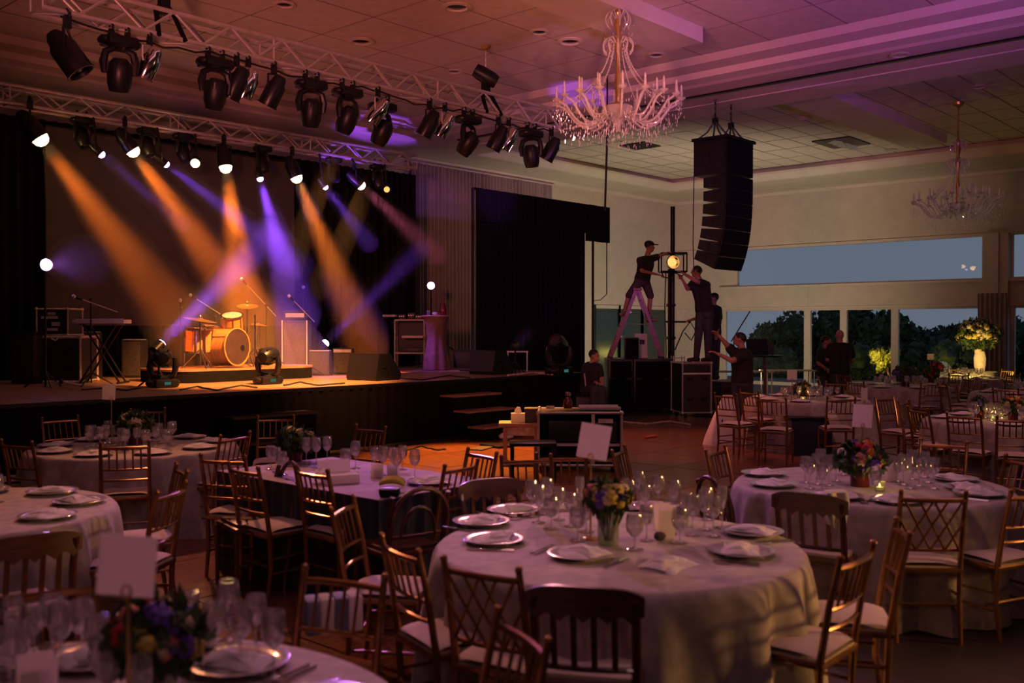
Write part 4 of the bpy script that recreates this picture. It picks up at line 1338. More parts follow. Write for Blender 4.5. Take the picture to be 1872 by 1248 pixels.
# open effects rack and draped cocktail table
t = At('rack_frame', 748, 682, SZ, 'open metal rack frame holding small mixers at the back of the stage', 'rack', depth=PY(748, 640, 14.6).dot(fw))
x0, x1 = t.x(722), t.x(776)
for x in (x0, x1):
    for y in (0, 0.45):
        t.tube('upright', (x, y, 0), (x, y, 0.98), 0.018, 'worn', k=4)
for z in (0.02, 0.32, 0.98):
    t.box('shelf', x0, x1, 0, 0.45, z - 0.02, z + 0.01, 'worn' if z > 0.1 else 'blackp')
t.box('back_panel', x0, x1, 0.44, 0.46, 0.33, 0.96, 'case')
t.box('mixer', x0 + 0.1, x1 - 0.05, 0.02, 0.3, 0.33, 0.42, 'blackp', 0.01)
t.box('drawer', x0 + 0.15, x1 - 0.02, -0.1, 0.3, 0.62, 0.66, 'keyw')
t.box('side_table', x0 - 0.25, x0, 0.05, 0.4, 1.04, 1.08, 'worn')
t.tube('side_bracket', (x0, 0.2, 0.85), (x0 - 0.2, 0.2, 1.04), 0.012, 'blackm')
rackD, rackx0 = t.D, t.x
for k, (px, hh, lb) in enumerate(((735, 0.1, 'black gadget on top of the open metal rack, left one'), (752, 0.13, 'black gadget on top of the open metal rack, middle one'), (766, 0.09, 'black gadget on top of the open metal rack, right one'))):
    q = At('sound_module', px, 600, SZ + 0.99, lb, 'module', depth=rackD + 0.15)
    q.box('body', -0.07, 0.07, -0.08, 0.08, 0, hh, 'blackp', 0.01)
    for s in (-1, 0, 1):
        q.tube('knob', (s * 0.04, -0.09, hh * 0.6), (s * 0.04, -0.07, hh * 0.6), 0.012, 'steel')
t = At('cocktail_table', 797, 680, SZ, 'tall cocktail table tied round with a brown cloth beside the metal rack', 'table', depth=PY(797, 640, 13.9).dot(fw))
def dr(u, v):
    a = 2 * math.pi * u
    r = (0.26 if v < 0.01 else 0.25 - 0.07 * math.sin(math.pi * min(1, v * 1.2))) + 0.025 * math.sin(a * 7 + v) * v
    return Vector((r * math.cos(a), r * math.sin(a), 1.05 * (1 - v) + 0.01))
build(MB().grid(dr, 56, 8, True), 'cloth', mat('brown_cloth', (0.16, 0.09, 0.06), 0.8), t.o)
t.lathe('table_top', [(0, 1.03), (0.29, 1.03), (0.30, 1.045), (0.29, 1.06), (0, 1.06)], 'wood')
tz = SZ + 1.06
q = At('decanter', 810, 600, tz, 'tall dark red glass decanter on the draped cocktail table', 'decanter', depth=t.D)
q.lathe('bottle', [(0, 0), (0.06, 0.0), (0.075, 0.05), (0.085, 0.1), (0.06, 0.19), (0.03, 0.25), (0.035, 0.28), (0.022, 0.34), (0.022, 0.4), (0, 0.4)], 'maroon')
q.lathe('stopper', [(0, 0.4), (0.03, 0.42), (0.03, 0.45), (0.012, 0.48), (0, 0.48)], 'maroon')
for k, (px, lb) in enumerate(((783, 'small clear glass left on the draped cocktail table'), (795, 'crumpled pale paper on the draped cocktail table'))):
    q = At('table_litter', px, 600, tz, lb, 'glass' if k == 0 else 'paper', depth=t.D - 0.1)
    if k == 0:
        q.lathe('tumbler', [(0, 0.01), (0.03, 0.0), (0.035, 0.1), (0.032, 0.1), (0.028, 0.015), (0, 0.015)], 'glass')
        q.lathe('drink', [(0, 0.016), (0.027, 0.016), (0.03, 0.05), (0, 0.05)], 'maroon')
    else:
        build(MB().ball((0, 0, 0.035), (0.06, 0.05, 0.035), 7, 4), 'crumple', M['paper'], q.o, smooth=False)
        build(MB().box((0.05, 0.02, 0.012), (0.08, 0.06, 0.01), Euler((0.1, 0.1, 0.5)).to_matrix()), 'flap', M['paper'], q.o)
# blue bin, small side table, dark lamp housing near the right end
t = At('plastic_crate', 848, 676, SZ, 'dark blue plastic crate below the grey drapes', 'crate', depth=PY(848, 640, 14.2).dot(fw))
t.box('tub', -0.22, 0.22, 0, 0.35, 0, 0.34, 'bluep', 0.02)
t.box('lid', -0.235, 0.235, -0.01, 0.36, 0.34, 0.37, 'bluep', 0.01)
t.tube('lug', (-0.3, 0.1, 0.42), (0.05, 0.1, 0.2), 0.02, 'blackp')
t = At('folding_table', 946, 684, SZ, 'small low table behind the right stage monitor', 'table', depth=PY(946, 650, 12.2).dot(fw))
t.box('table_top', -0.2, 0.2, 0, 0.3, 0.36, 0.385, 'worn')
for x in (-0.18, 0.18):
    for y in (0.02, 0.28):
        t.tube('leg', (x, y, 0), (x, y, 0.36), 0.012, 'steel')
b = PZ(1022, 685, SZ)
b.x = min(b.x, SX1 - 0.3)
moving_head(b, (-0.6, -0.2, 0.35), 'rounded black moving head at the far right corner of the stage', False, 'lens', s=1.25)
# cables on the deck
def floor_cable(pxs, z, label, r=0.011, m='cable'):
    pts = [PZ(a, b, z + r) for a, b in pxs]
    out = []
    for i in range(len(pts) - 1):
        for k in range(6):
            u = k / 6
            p = pts[i].lerp(pts[i + 1], u)
            p += Vector((math.sin(k * 1.7 + i) * 0.02, math.cos(k * 1.3 + i) * 0.02, 0))
            out.append(p)
    out.append(pts[-1])
    c = build(MB().poly(out, r, 5), 'cable', M[m])
    return tag(c, label, 'cable')
floor_cable(((330, 712), (360, 706), (395, 713), (440, 704), (470, 708)), SZ, 'black cable across the stage front between the two large moving heads')
floor_cable(((520, 704), (548, 698), (580, 704), (630, 700)), SZ, 'black cable on the stage front left of the large monitor wedge')
floor_cable(((720, 690), (770, 694), (820, 686), (860, 690)), SZ, 'black cable on the stage deck between the two monitor wedges')
floor_cable(((930, 686), (975, 681), (1010, 684)), SZ, 'pale cable along the stage edge near its right end', 0.02, 'worn')
floor_cable(((150, 712), (190, 709), (230, 713), (262, 708)), SZ, 'black cable on the deck below the keyboard')

# ================================================================== RIGHT SIDE: LINE ARRAY, SUBS, CASES, LADDER
la = PD(1325, 375, 17.5)
ar = empty('line_array', (la.x, la.y, 2.6), label='curved black line-array loudspeaker column hanging from the ceiling beam', cat='loudspeaker')
ax0, ax1 = -0.46, 0.46
zt_ = PD(1325, 262, 17.5).z - 2.6
def cabinet(zc, yc, tilt, hgt, dep, name='array_cabinet', wedge=0.0):
    # front face towards -Y, wedge-shaped to the back
    q = Matrix.Rotation(tilt, 3, 'X')
    f = -0.30
    prof = [(f, -hgt / 2), (f, hgt / 2), (f + dep, hgt / 2 * (1 - wedge)), (f + dep, -hgt / 2 * (1 - wedge))]
    mb = MB().prism([(ax0, y, z) for y, z in prof], (ax1 - ax0, 0, 0))
    o = build(mb, name, M['blackp'], ar, (0, yc, zc), q, smooth=False)
    g_ = MB().box((0, f - 0.006, 0), (ax1 - ax0 - 0.03, 0.012, hgt - 0.02))
    build(g_, 'grille', M['black'], o, smooth=False)
    for s in (-1, 1):
        build(MB().box((s * (ax1 + 0.004), f + 0.06, 0), (0.012, 0.05, hgt * 0.98)), 'rigging_plate', M['blackm'], o)
        build(MB().box((s * (ax1 + 0.003), f + dep * 0.6, 0), (0.01, 0.10, hgt * 0.4), bev=0.003), 'side_handle', M['blackm'], o)
    return o
cabinet(zt_ - 0.30, 0.0, 0, 0.60, 0.66, 'sub_cabinet')
z = zt_ - 0.62
y = 0.0
tilt = 0.0
hh = 0.275
n = 7
tot = z - (PD(1310, 500, 17.5).z - 2.6)
hh = tot / n * 0.985
hy, hz_ = -0.30, z
for k in range(n):
    th = rad((0, 1, 3, 6, 10, 15, 21)[k])
    dn_ = Vector((0, math.sin(th), -math.cos(th)))
    mid = Vector((0, hy, hz_)) + dn_ * hh / 2
    c_ = mid - Matrix.Rotation(th, 3, 'X') @ Vector((0, -0.30, 0))
    cabinet(c_.z, c_.y, th, hh * 0.985, 0.46, 'array_cabinet', 0.3)
    hy += dn_.y * hh
    hz_ += dn_.z * hh
build(MB().box((0, 0.02, zt_ + 0.03), (1.0, 0.72, 0.05)), 'bumper_frame', M['blackm'], ar, smooth=False)
for s, zz_ in ((-0.25, 0.0), (0.3, 0.0)):
    top = ZS - 2.6
    ch = MB()
    zc = zt_ + 0.35
    k = 0
    while zc < top - 0.02:
        ch.tube((s, 0.05, zc), (s + 0.01 * (-1) ** k, 0.05 + 0.01 * (-1) ** k, zc + 0.05), 0.016, n=5)
        zc += 0.05
        k += 1
    build(ch, 'chain', M['blackm'], ar)
    for dx, dy in ((-0.22, -0.2), (0.22, -0.2), (-0.22, 0.25), (0.22, 0.25)):
        build(MB().poly([(s + dx, dy, zt_ + 0.05), (s + dx * 0.5, dy * 0.5 + 0.02, zt_ + 0.16), (s, 0.05, zt_ + 0.38)], 0.016), 'sling', M['rope'], ar)
    build(MB().box((s, 0.05, zt_ + 0.36), (0.09, 0.09, 0.12), bev=0.02), 'shackle', M['blackm'], ar)
build(MB().poly([(ax0 - 0.02, 0.34, zt_ - 0.6), (ax0 - 0.03, 0.35, zt_ - 1.8), (ax0 - 0.03, 0.33, zt_ - 2.3)], 0.009), 'drop_cable', M['cable'], ar)

lamp('array_violet_spot', 'SPOT', (13.6, 11.9, 2.0), (0.45, 0.1, 1.0), 120, (la.x - 0.45, la.y, 4.45), angle=12, blend=0.7, size=0.05)
# sub bass boxes with ladder on top
DS = PZ(1172, 752).dot(fw)
zsub = 1.08
def subs(px0, px1, label):
    c = (px0 + px1) / 2
    t = At('subwoofer', c, 752, 0, label, 'loudspeaker')
    hw = (px1 - px0) / 2 * t.k - 0.006
    t.box('cabinet', -hw, hw, 0, 0.95, 0.03, zsub, 'blackp', 0.015)
    t.box('grille', -hw + 0.04, hw - 0.04, -0.012, 0.0, 0.08, zsub - 0.05, 'black')
    for s in (-1, 1):
        t.box('handle', s * hw * 0.7 - 0.06, s * hw * 0.7 + 0.06, -0.02, -0.01, 0.65, 0.69, 'blackm', 0.004)
        for y in (0.08, 0.87):
            t.box('foot', s * (hw - 0.08) - 0.03, s * (hw - 0.08) + 0.03, y - 0.03, y + 0.03, 0, 0.03, 'cable')
    return t
subs(1112, 1158, 'narrow black subwoofer box, left one under the ladder')
sr = subs(1158, 1232, 'wide black subwoofer box, right one under the ladder')
t = At('small_speaker', 1155, 656, zsub, 'small black speaker box standing on the subwoofers under the ladder', 'loudspeaker', depth=DS + 0.25)
t.box('cabinet', -0.15, 0.15, 0, 0.2, 0, 0.44, 'blackp', 0.03)
t.box('grille', -0.13, 0.13, -0.012, 0, 0.03, 0.41, 'black')
t = At('paper_sheet', 1172, 656, zsub, 'tall pale paper sheet propped behind the small speaker on the subwoofers', 'paper', depth=DS + 0.62)
build(MB().box((0, 0, 0.26), (0.26, 0.012, 0.52), Euler((-0.15, 0, 0)).to_matrix()), 'sheet', M['paper'], t.o)
build(MB().box((0.02, -0.02, 0.34), (0.1, 0.006, 0.1), Euler((-0.15, 0, 0)).to_matrix()), 'printed_mark', M['blackp'], t.o)
# step ladder
DL = DS + 0.45
lt = At('step_ladder', 1163, 656, zsub, 'red aluminium step ladder opened on top of the subwoofers', 'ladder', depth=DL)
kk = DL / F
hA = (656 - 532) * kk
xl, xr = -48 * kk, 46 * kk
for y in (-0.2, 0.2):
    wx = 0.10 if y < 0 else 0.24
    build(MB().bar((xl, y, 0.03), (-0.03, y, hA), 0.045, 0.075), 'front_rail', M['ladder'], lt.o, smooth=False)
    build(MB().bar((xr, y, 0.03), (0.03, y, hA), 0.04, 0.06), 'rear_rail', M['ladder'], lt.o, smooth=False)
    lt.box('rubber_foot', xl - 0.03, xl + 0.04, y - 0.045, y + 0.045, 0, 0.04, 'cable')
    lt.box('rubber_foot', xr - 0.04, xr + 0.03, y - 0.045, y + 0.045, 0, 0.04, 'cable')
for k in range(5):
    u = (k + 0.8) / 5.6
    lt.box('step', xl * (1 - u) - 0.05, xl * (1 - u) + 0.06, -0.19, 0.19, hA * u - 0.02, hA * u + 0.012, 'steel')
    lt.tube('rear_rung', (xr * (1 - u), -0.2, hA * u), (xr * (1 - u), 0.2, hA * u), 0.014, 'ladder')
lt.box('top_cap', -0.09, 0.09, -0.24, 0.24, hA - 0.01, hA + 0.04, 'ladder', 0.01)
lt.tube('spreader', (xl * 0.5, -0.22, hA * 0.5), (xr * 0.5, -0.22, hA * 0.5), 0.009, 'steel')
# tall black pole with the lamp being fitted
DPo = PZ(1228, 748).dot(fw)
tp = At('lighting_tower', 1229, 742, 0, 'tall black lighting pole between the ladder and the man on the rack', 'pole', depth=DS + 1.35)
tp.py = 598 + 1.73 / tp.k
ztop = tp.z(378)
tp.tube('mast', (0, 0, 0), (0.0, 0, ztop), 0.05, 'blackm', k=12)
tp.tube('side_mast', (tp.x(1222), -0.1, 0), (tp.x(1222), -0.1, tp.z(492)), 0.035, 'blackm')
tp.box('base_plate', -0.3, 0.3, -0.3, 0.3, 0, 0.025, 'blackm')
tp.tube('crossbar', (tp.x(1215), -0.1, tp.z(588)), (tp.x(1262), -0.05, tp.z(588)), 0.02, 'blackm')
for k, zz_ in enumerate((560, 620, 680)):
    tp.box('clamp', tp.x(1222) - 0.05, 0.05, -0.13, 0.03, tp.z(zz_), tp.z(zz_) + 0.06, 'blackm', 0.01)
tp.poly('hanging_cable', [(tp.x(1215), -0.12, tp.z(500)), (tp.x(1213), -0.15, tp.z(560)), (tp.x(1216), -0.13, tp.z(640)), (tp.x(1213), -0.1, 0.03)], 0.012, 'cable')
tp.poly('hanging_cable', [(tp.x(1232), -0.1, tp.z(640)), (tp.x(1246), -0.12, tp.z(606)), (tp.x(1260), -0.1, tp.z(588)), (tp.x(1270), -0.1, tp.z(605)), (tp.x(1262), -0.1, tp.z(622)), (tp.x(1250), -0.1, tp.z(608))], 0.014, 'cable')
fx = At('lamp_fixture', 1226, 748, 0, 'glowing lamp in an open black frame held up by two technicians', 'lamp', depth=DS + 1.0)
fx.py = 598 + 1.73 / fx.k
cz = fx.z(480)
x0, x1, za, zb_ = fx.x(1206), fx.x(1252), fx.z(497), fx.z(464)
for x in (x0, x1):
    for y in (-0.2, 0.2):
        fx.tube('frame_bar', (x, y, za), (x, y, zb_), 0.016, 'blackm', k=6)
    for z in (za, zb_):
        fx.tube('frame_bar', (x, -0.2, z), (x, 0.2, z), 0.016, 'blackm', k=6)
for z in (za, zb_):
    for y in (-0.2, 0.2):
        fx.tube('frame_bar', (x0, y, z), (x1, y, z), 0.02, 'blackm', k=6)
fx.box('top_plate', x0, x1, -0.2, 0.2, zb_ - 0.01, zb_ + 0.02, 'blackm')
build(MB().lathe([(0.0, -0.1), (0.1, -0.08), (0.14, 0.0), (0.15, 0.12), (0.14, 0.12), (0.12, 0.0), (0, -0.06)], 18), 'reflector', M['chrome'], fx.o, (0, -0.05, cz), (math.pi / 2, 0, 0.25))
build(MB().ball((0, -0.1, cz), (0.10, 0.06, 0.085), 12, 8), 'lamp_bulb', M['warm_on'], fx.o)
fx.poly('loose_cable', [(x0, -0.15, za), (x0 + 0.05, -0.2, za - 0.12), (x0 + 0.2, -0.2, za - 0.15), (x0 + 0.3, -0.15, za - 0.03), (x1 - 0.1, -0.2, za - 0.1), (x1, -0.1, za)], 0.014, 'cable')
fx.tube('mount_spigot', (0.0, 0.25, za - 0.15), (0.0, 0.0, za), 0.03, 'blackm')
# rack the second man stands on
DC = PZ(1276, 764).dot(fw)
rk = At('flight_rack', 1276, 764, 0, 'black flight-case rack on castors with two technicians on and behind it', 'road case', rz=RZ + 0.12)
case_frame(rk, rk.x(1247), rk.x(1301), 0, 0.75, 0.1, rk.z(664), trim='steel', r=0.016)
rk.box('mid_trim', rk.x(1247), rk.x(1301), -0.02, 0.0, rk.z(684), rk.z(681), 'steel')
rk.box('equipment_face', rk.x(1250), rk.x(1297), -0.012, 0.0, rk.z(680), rk.z(668), 'blackm')
zrk = rk.z(664) + 0.018
t = At('wooden_board', 1283, 662, zrk, 'small brown board lying on the flight rack under the boots', 'board', depth=rk.D + 0.12)
t.box('plank', -0.2, 0.2, -0.1, 0.1, 0, 0.015, 'wood')
t.box('cleat', -0.18, -0.15, -0.1, 0.1, 0.015, 0.022, 'wood')
lc = At('low_case', 1306, 740, 0, 'dark low case behind the flight rack that the rear technician stands on', 'road case', depth=rk.D + 1.15)
case_frame(lc, -0.4, 0.4, -0.25, 0.3, 0.06, 0.65, wheels=True, r=0.012)
# office chairs / shelf clutter behind the rack
t = At('wire_shelf', 1240, 760, 0, 'narrow wire shelf with white boxes between the subwoofers and the flight rack', 'shelf', depth=DC + 1.2)
for x in (-0.1, 0.12):
    for y in (0, 0.3):
        t.tube('upright', (x, y, 0), (x, y, 1.15), 0.01, 'steel')
for z in (0.15, 0.45, 0.75, 1.1):
    t.box('shelf_board', -0.11, 0.13, 0, 0.3, z, z + 0.012, 'steel')
t.box('paper_box', -0.09, 0.11, 0.05, 0.25, 0.77, 0.95, 'paper')
t.box('paper_box', -0.08, 0.1, 0.05, 0.25, 0.47, 0.55, 'worn')
# black laptop / mixer board on a tall bar table
bt = At('bar_table', 1398, 760, 0, 'tall thin bar table with a copper stem by the window', 'table', depth=18.2)
bt.p.z = 0
sc_ = 18.2 / F
hbt = 1.73 - (649 - 598) * sc_
bt.lathe('table_top', [(0, hbt - 0.03), (0.30, hbt - 0.03), (0.31, hbt - 0.015), (0.30, hbt), (0, hbt)], 'blackm', k=24)
bt.lathe('stem', [(0.03, 0.02), (0.03, hbt - 0.03)], 'ladder')
bt.lathe('base', [(0, 0), (0.24, 0), (0.24, 0.015), (0.04, 0.04), (0, 0.04)], 'blackm')
q = At('display_board', 1386, 649, hbt, 'black tilted board with shiny flecks standing on the tall bar table', 'board', depth=18.2)
build(MB().box((-0.02, 0, 0.15), (0.42, 0.02, 0.3), Euler((-0.2, 0, 0.2)).to_matrix()), 'panel', M['lens'], q.o)
build(MB().box((-0.02, 0.12, 0.1), (0.03, 0.02, 0.26), Euler((0.5, 0, 0.2)).to_matrix()), 'prop', M['blackm'], q.o)
build(MB().box((0.25, 0.02, 0.12), (0.12, 0.01, 0.24), Euler((-0.2, 0.25, 0.5)).to_matrix()), 'side_flap', M['amp'], q.o)
# low metal tables along the window
for k, (px, D, wd, lb) in enumerate(((1350, 22.0, 1.5, 'long thin metal-legged table by the window behind the reaching technician'), (1440, 22.5, 1.2, 'thin metal-legged table by the window behind the pink card'))):
    t = At('side_table', px, 700, 0, lb, 'table', depth=D)
    t.box('table_top', -wd / 2, wd / 2, -0.2, 0.25, 0.72, 0.75, 'worn')
    for x in (-wd / 2 + 0.05, wd / 2 - 0.05):
        for y in (-0.18, 0.22):
            t.tube('leg', (x, y, 0), (x, y, 0.72), 0.015, 'steel')
    t.tube('stretcher', (-wd / 2 + 0.05, -0.18, 0.25), (wd / 2 - 0.05, -0.18, 0.25), 0.01, 'steel')
t = At('music_stand', 1332, 740, 0, 'thin dark boom stand slanting up beside the window', 'stand', depth=19.5)
sc_ = 19.5 / F
t.tube('pole', (0.1, 0, 0), (0.1, 0, 1.5), 0.012, 'blackm')
t.tube('boom', (0.05, 0, 1.45), (0.42, 0, 2.05), 0.012, 'blackm')
for k in range(3):
    a = 2.1 * k
    t.tube('leg', (0.1, 0, 0.25), (0.1 + 0.3 * math.cos(a), 0.3 * math.sin(a), 0.01), 0.009, 'blackm')

# crossed light stands at the right end of the stage
t = At('folded_light_stand', 1080, 738, 0, 'pair of folded pale stand legs forming a V at the right end of the stage', 'stand', depth=17.2)
sc_ = 17.2 / F
for (a, b, m) in (((1068, 682), (1079, 736), 'steel'), ((1081, 683), (1078, 736), 'ladder'), ((1096, 688), (1079, 730), 'steel')):
    t.tube('stand_leg', ((a[0] - 1080) * sc_, 0, 1.73 - (a[1] - 598) * sc_), ((b[0] - 1080) * sc_, 0.06, max(0.02, 1.73 - (b[1] - 598) * sc_ - 0.34)), 0.016, m)
t.lathe('base_ring', [(0.02, 0.0), (0.12, 0.0), (0.12, 0.02), (0.02, 0.03)], 'blackm')

# ------------------------------------------------------------------ open workbench case in the middle of the floor
wc = At('workbench_case', 1056, 868, 0, 'open steel-edged flight case used as a workbench in the middle of the floor', 'road case', depth=PZ(1100, 866).dot(fw), rz=RZ - 0.05)
wc.px = 1056
wx0, wx1 = wc.x(984), wc.x(1136)
wh = 1.73 - (750 - 598) * wc.k * 1.03
case_frame(wc, wx0, wx1, 0, 0.62, 0.10, wh, trim='steel', r=0.015, open_front=True, latches=False)
wc.box('mid_post', wx0 + (wx1 - wx0) * 0.66 - 0.02, wx0 + (wx1 - wx0) * 0.66 + 0.02, 0, 0.03, 0.1, wh, 'steel')
wc.box('inner_case', wx0 + 0.12, wx0 + (wx1 - wx0) * 0.64, 0.06, 0.55, wh * 0.52, wh - 0.1, 'blackp', 0.01)
wc.box('shelf', wx0 + 0.02, wx1 - 0.02, 0.02, 0.6, wh * 0.45, wh * 0.45 + 0.03, 'steel')
wc.box('shelf', wx0 + 0.02, wx1 - 0.02, 0.02, 0.6, 0.14, 0.17, 'wood')
wc.box('label_strip', wx0 + (wx1 - wx0) * 0.72, wx1 - 0.1, 0.0, 0.012, wh - 0.12, wh - 0.07, 'worn')
wc.box('drawer', wx0 + (wx1 - wx0) * 0.69, wx1 - 0.05, 0.04, 0.5, wh * 0.52, wh * 0.85, 'case', 0.01)
wz = wh + 0.03
def on_case(name, px, dy, label, cat):
    return At(name, px, 750, wz, label, cat, depth=wc.D + dy)
q = on_case('dark_jar', 1038, 0.3, 'small dark bottle-shaped jar on the workbench case', 'jar')
q.lathe('jar', [(0, 0), (0.05, 0), (0.06, 0.04), (0.055, 0.09), (0.03, 0.12), (0.03, 0.14), (0, 0.14)], 'maroon')
q.lathe('stopper', [(0, 0.14), (0.04, 0.15), (0.035, 0.19), (0, 0.2)], 'darkwood')
q = on_case('tape_roll', 1006, 0.25, 'small pale tape roll on the left of the workbench case', 'tape')
q.lathe('tape', [(0.03, 0.0), (0.05, 0.0), (0.05, 0.03), (0.03, 0.03), (0.03, 0.0)], 'worn')
q.lathe('core', [(0.025, 0.0), (0.03, 0.0), (0.03, 0.031), (0.025, 0.031), (0.025, 0.0)], 'wood')
q = on_case('tray', 1096, 0.3, 'flat violet-lit tray on the right of the workbench case', 'tray')
q.box('tray_base', -0.24, 0.24, -0.16, 0.16, 0, 0.012, 'keyw')
for s in (-1, 1):
    q.box('tray_rim', -0.24, 0.24, s * 0.16 - 0.008, s * 0.16 + 0.008, 0.012, 0.03, 'steel')
# small table with tissue box beside it
ts = At('plank_bench', 945, 845, 0, 'rough pale plank bench beside the workbench case', 'bench', depth=wc.D + 0.9)
hb = 1.73 - (772 - 598) * ts.k
bx0, bx1 = ts.x(912), ts.x(992)
ts.box('plank', bx0, bx1, -0.15, 0.25, hb - 0.04, hb, 'wood')
ts.box('apron', bx0 + 0.1, bx1 - 0.1, -0.1, -0.07, hb - 0.16, hb - 0.04, 'worn')
for x in (bx0 + 0.08, bx1 - 0.08):
    for y in (-0.1, 0.2):
        ts.box('leg', x - 0.025, x + 0.025, y - 0.025, y + 0.025, 0, hb - 0.04, 'wood')
q = At('tissue_box', 947, 770, hb, 'white tissue box with a tissue sticking out on the plank bench', 'tissue box', depth=ts.D)
q.box('carton', -0.09, 0.09, -0.06, 0.06, 0, 0.12, 'paper', 0.004)
build(MB().add([(-0.05, 0, 0.12), (0.05, 0.01, 0.12), (0.03, 0.02, 0.19), (-0.01, -0.01, 0.2), (-0.04, 0.01, 0.16), (-0.05, 0.012, 0.12), (0.05, 0.022, 0.12), (0.03, 0.032, 0.19), (-0.01, 0.002, 0.2), (-0.04, 0.022, 0.16)], [(0, 1, 2, 3, 4), (9, 8, 7, 6, 5), (0, 1, 6, 5), (1, 2, 7, 6), (2, 3, 8, 7), (3, 4, 9, 8), (4, 0, 5, 9)]), 'tissue', M['paper'], q.o)
q = At('grey_box', 978, 770, hb, 'plain dark box on the right of the plank bench', 'box', depth=ts.D + 0.05)
q.box('carton', -0.13, 0.13, -0.12, 0.14, 0, 0.16, 'amp', 0.006)
q.box('lid', -0.135, 0.135, -0.125, 0.145, 0.15, 0.18, 'amp', 0.006)
t = At('stool', 972, 878, 0, 'low black stool in front of the workbench case', 'stool')
t.box('seat', -0.25, 0.28, -0.15, 0.2, 0.4, 0.44, 'blackp', 0.015)
for x in (-0.22, 0.25):
    for y in (-0.12, 0.17):
        t.box('leg', x - 0.022, x + 0.022, y - 0.022, y + 0.022, 0, 0.4, 'blackp')
# litter on the floor
for k, (px, py, nm, lb, m, sz) in enumerate(((905, 816, 'folder', 'dark flat folder dropped on the amber-lit floor', 'blackp', (0.45, 0.22, 0.03)), (880, 820, 'magazine', 'dark magazine lying half under the folder on the amber-lit floor', 'amp', (0.4, 0.2, 0.015)),
                                            (925, 803, 'crumpled_cloth', 'crumpled pale cloth under the plank bench', 'napkin', (0.2, 0.14, 0.1)), (1190, 800, 'red_strap', 'small red strap on the floor right of the workbench case', 'orangec', (0.3, 0.06, 0.03)),
                                            (1215, 752, 'cable_coil', 'coil of cable on the floor before the subwoofers', 'cable', (0.3, 0.3, 0.05)))):
    p = PZ(px, py, 0.02)
    if nm == 'cable_coil':
        mb = MB()
        for j in range(4):
            mb.poly([(0.15 * math.cos(a * 0.4) + 0.01 * j, 0.15 * math.sin(a * 0.4), 0.012 + 0.018 * j) for a in range(16)], 0.01, 5, True)
        o = build(mb, nm, M[m], None, p)
    elif nm == 'crumpled_cloth':
        o = build(MB().ball((0, 0, 0.05), (0.14, 0.1, 0.06), 8, 5), nm, M[m], None, p, smooth=False)
    else:
        o = build(MB().box((0, 0, sz[2] / 2), sz, bev=0.004), nm, M[m], None, p, (0, 0, R.uniform(0, 1.5)))
    tag(o, lb, nm.replace('_', ' '))
floor_cable(((740, 823), (770, 815), (800, 822), (815, 820)), 0.02, 'thin cable on the amber-lit floor near the stage steps')
floor_cable(((1130, 770), (1180, 775), (1225, 770), (1262, 776)), 0.02, 'pale bundled cable on the floor in front of the subwoofers', 0.02, 'worn')

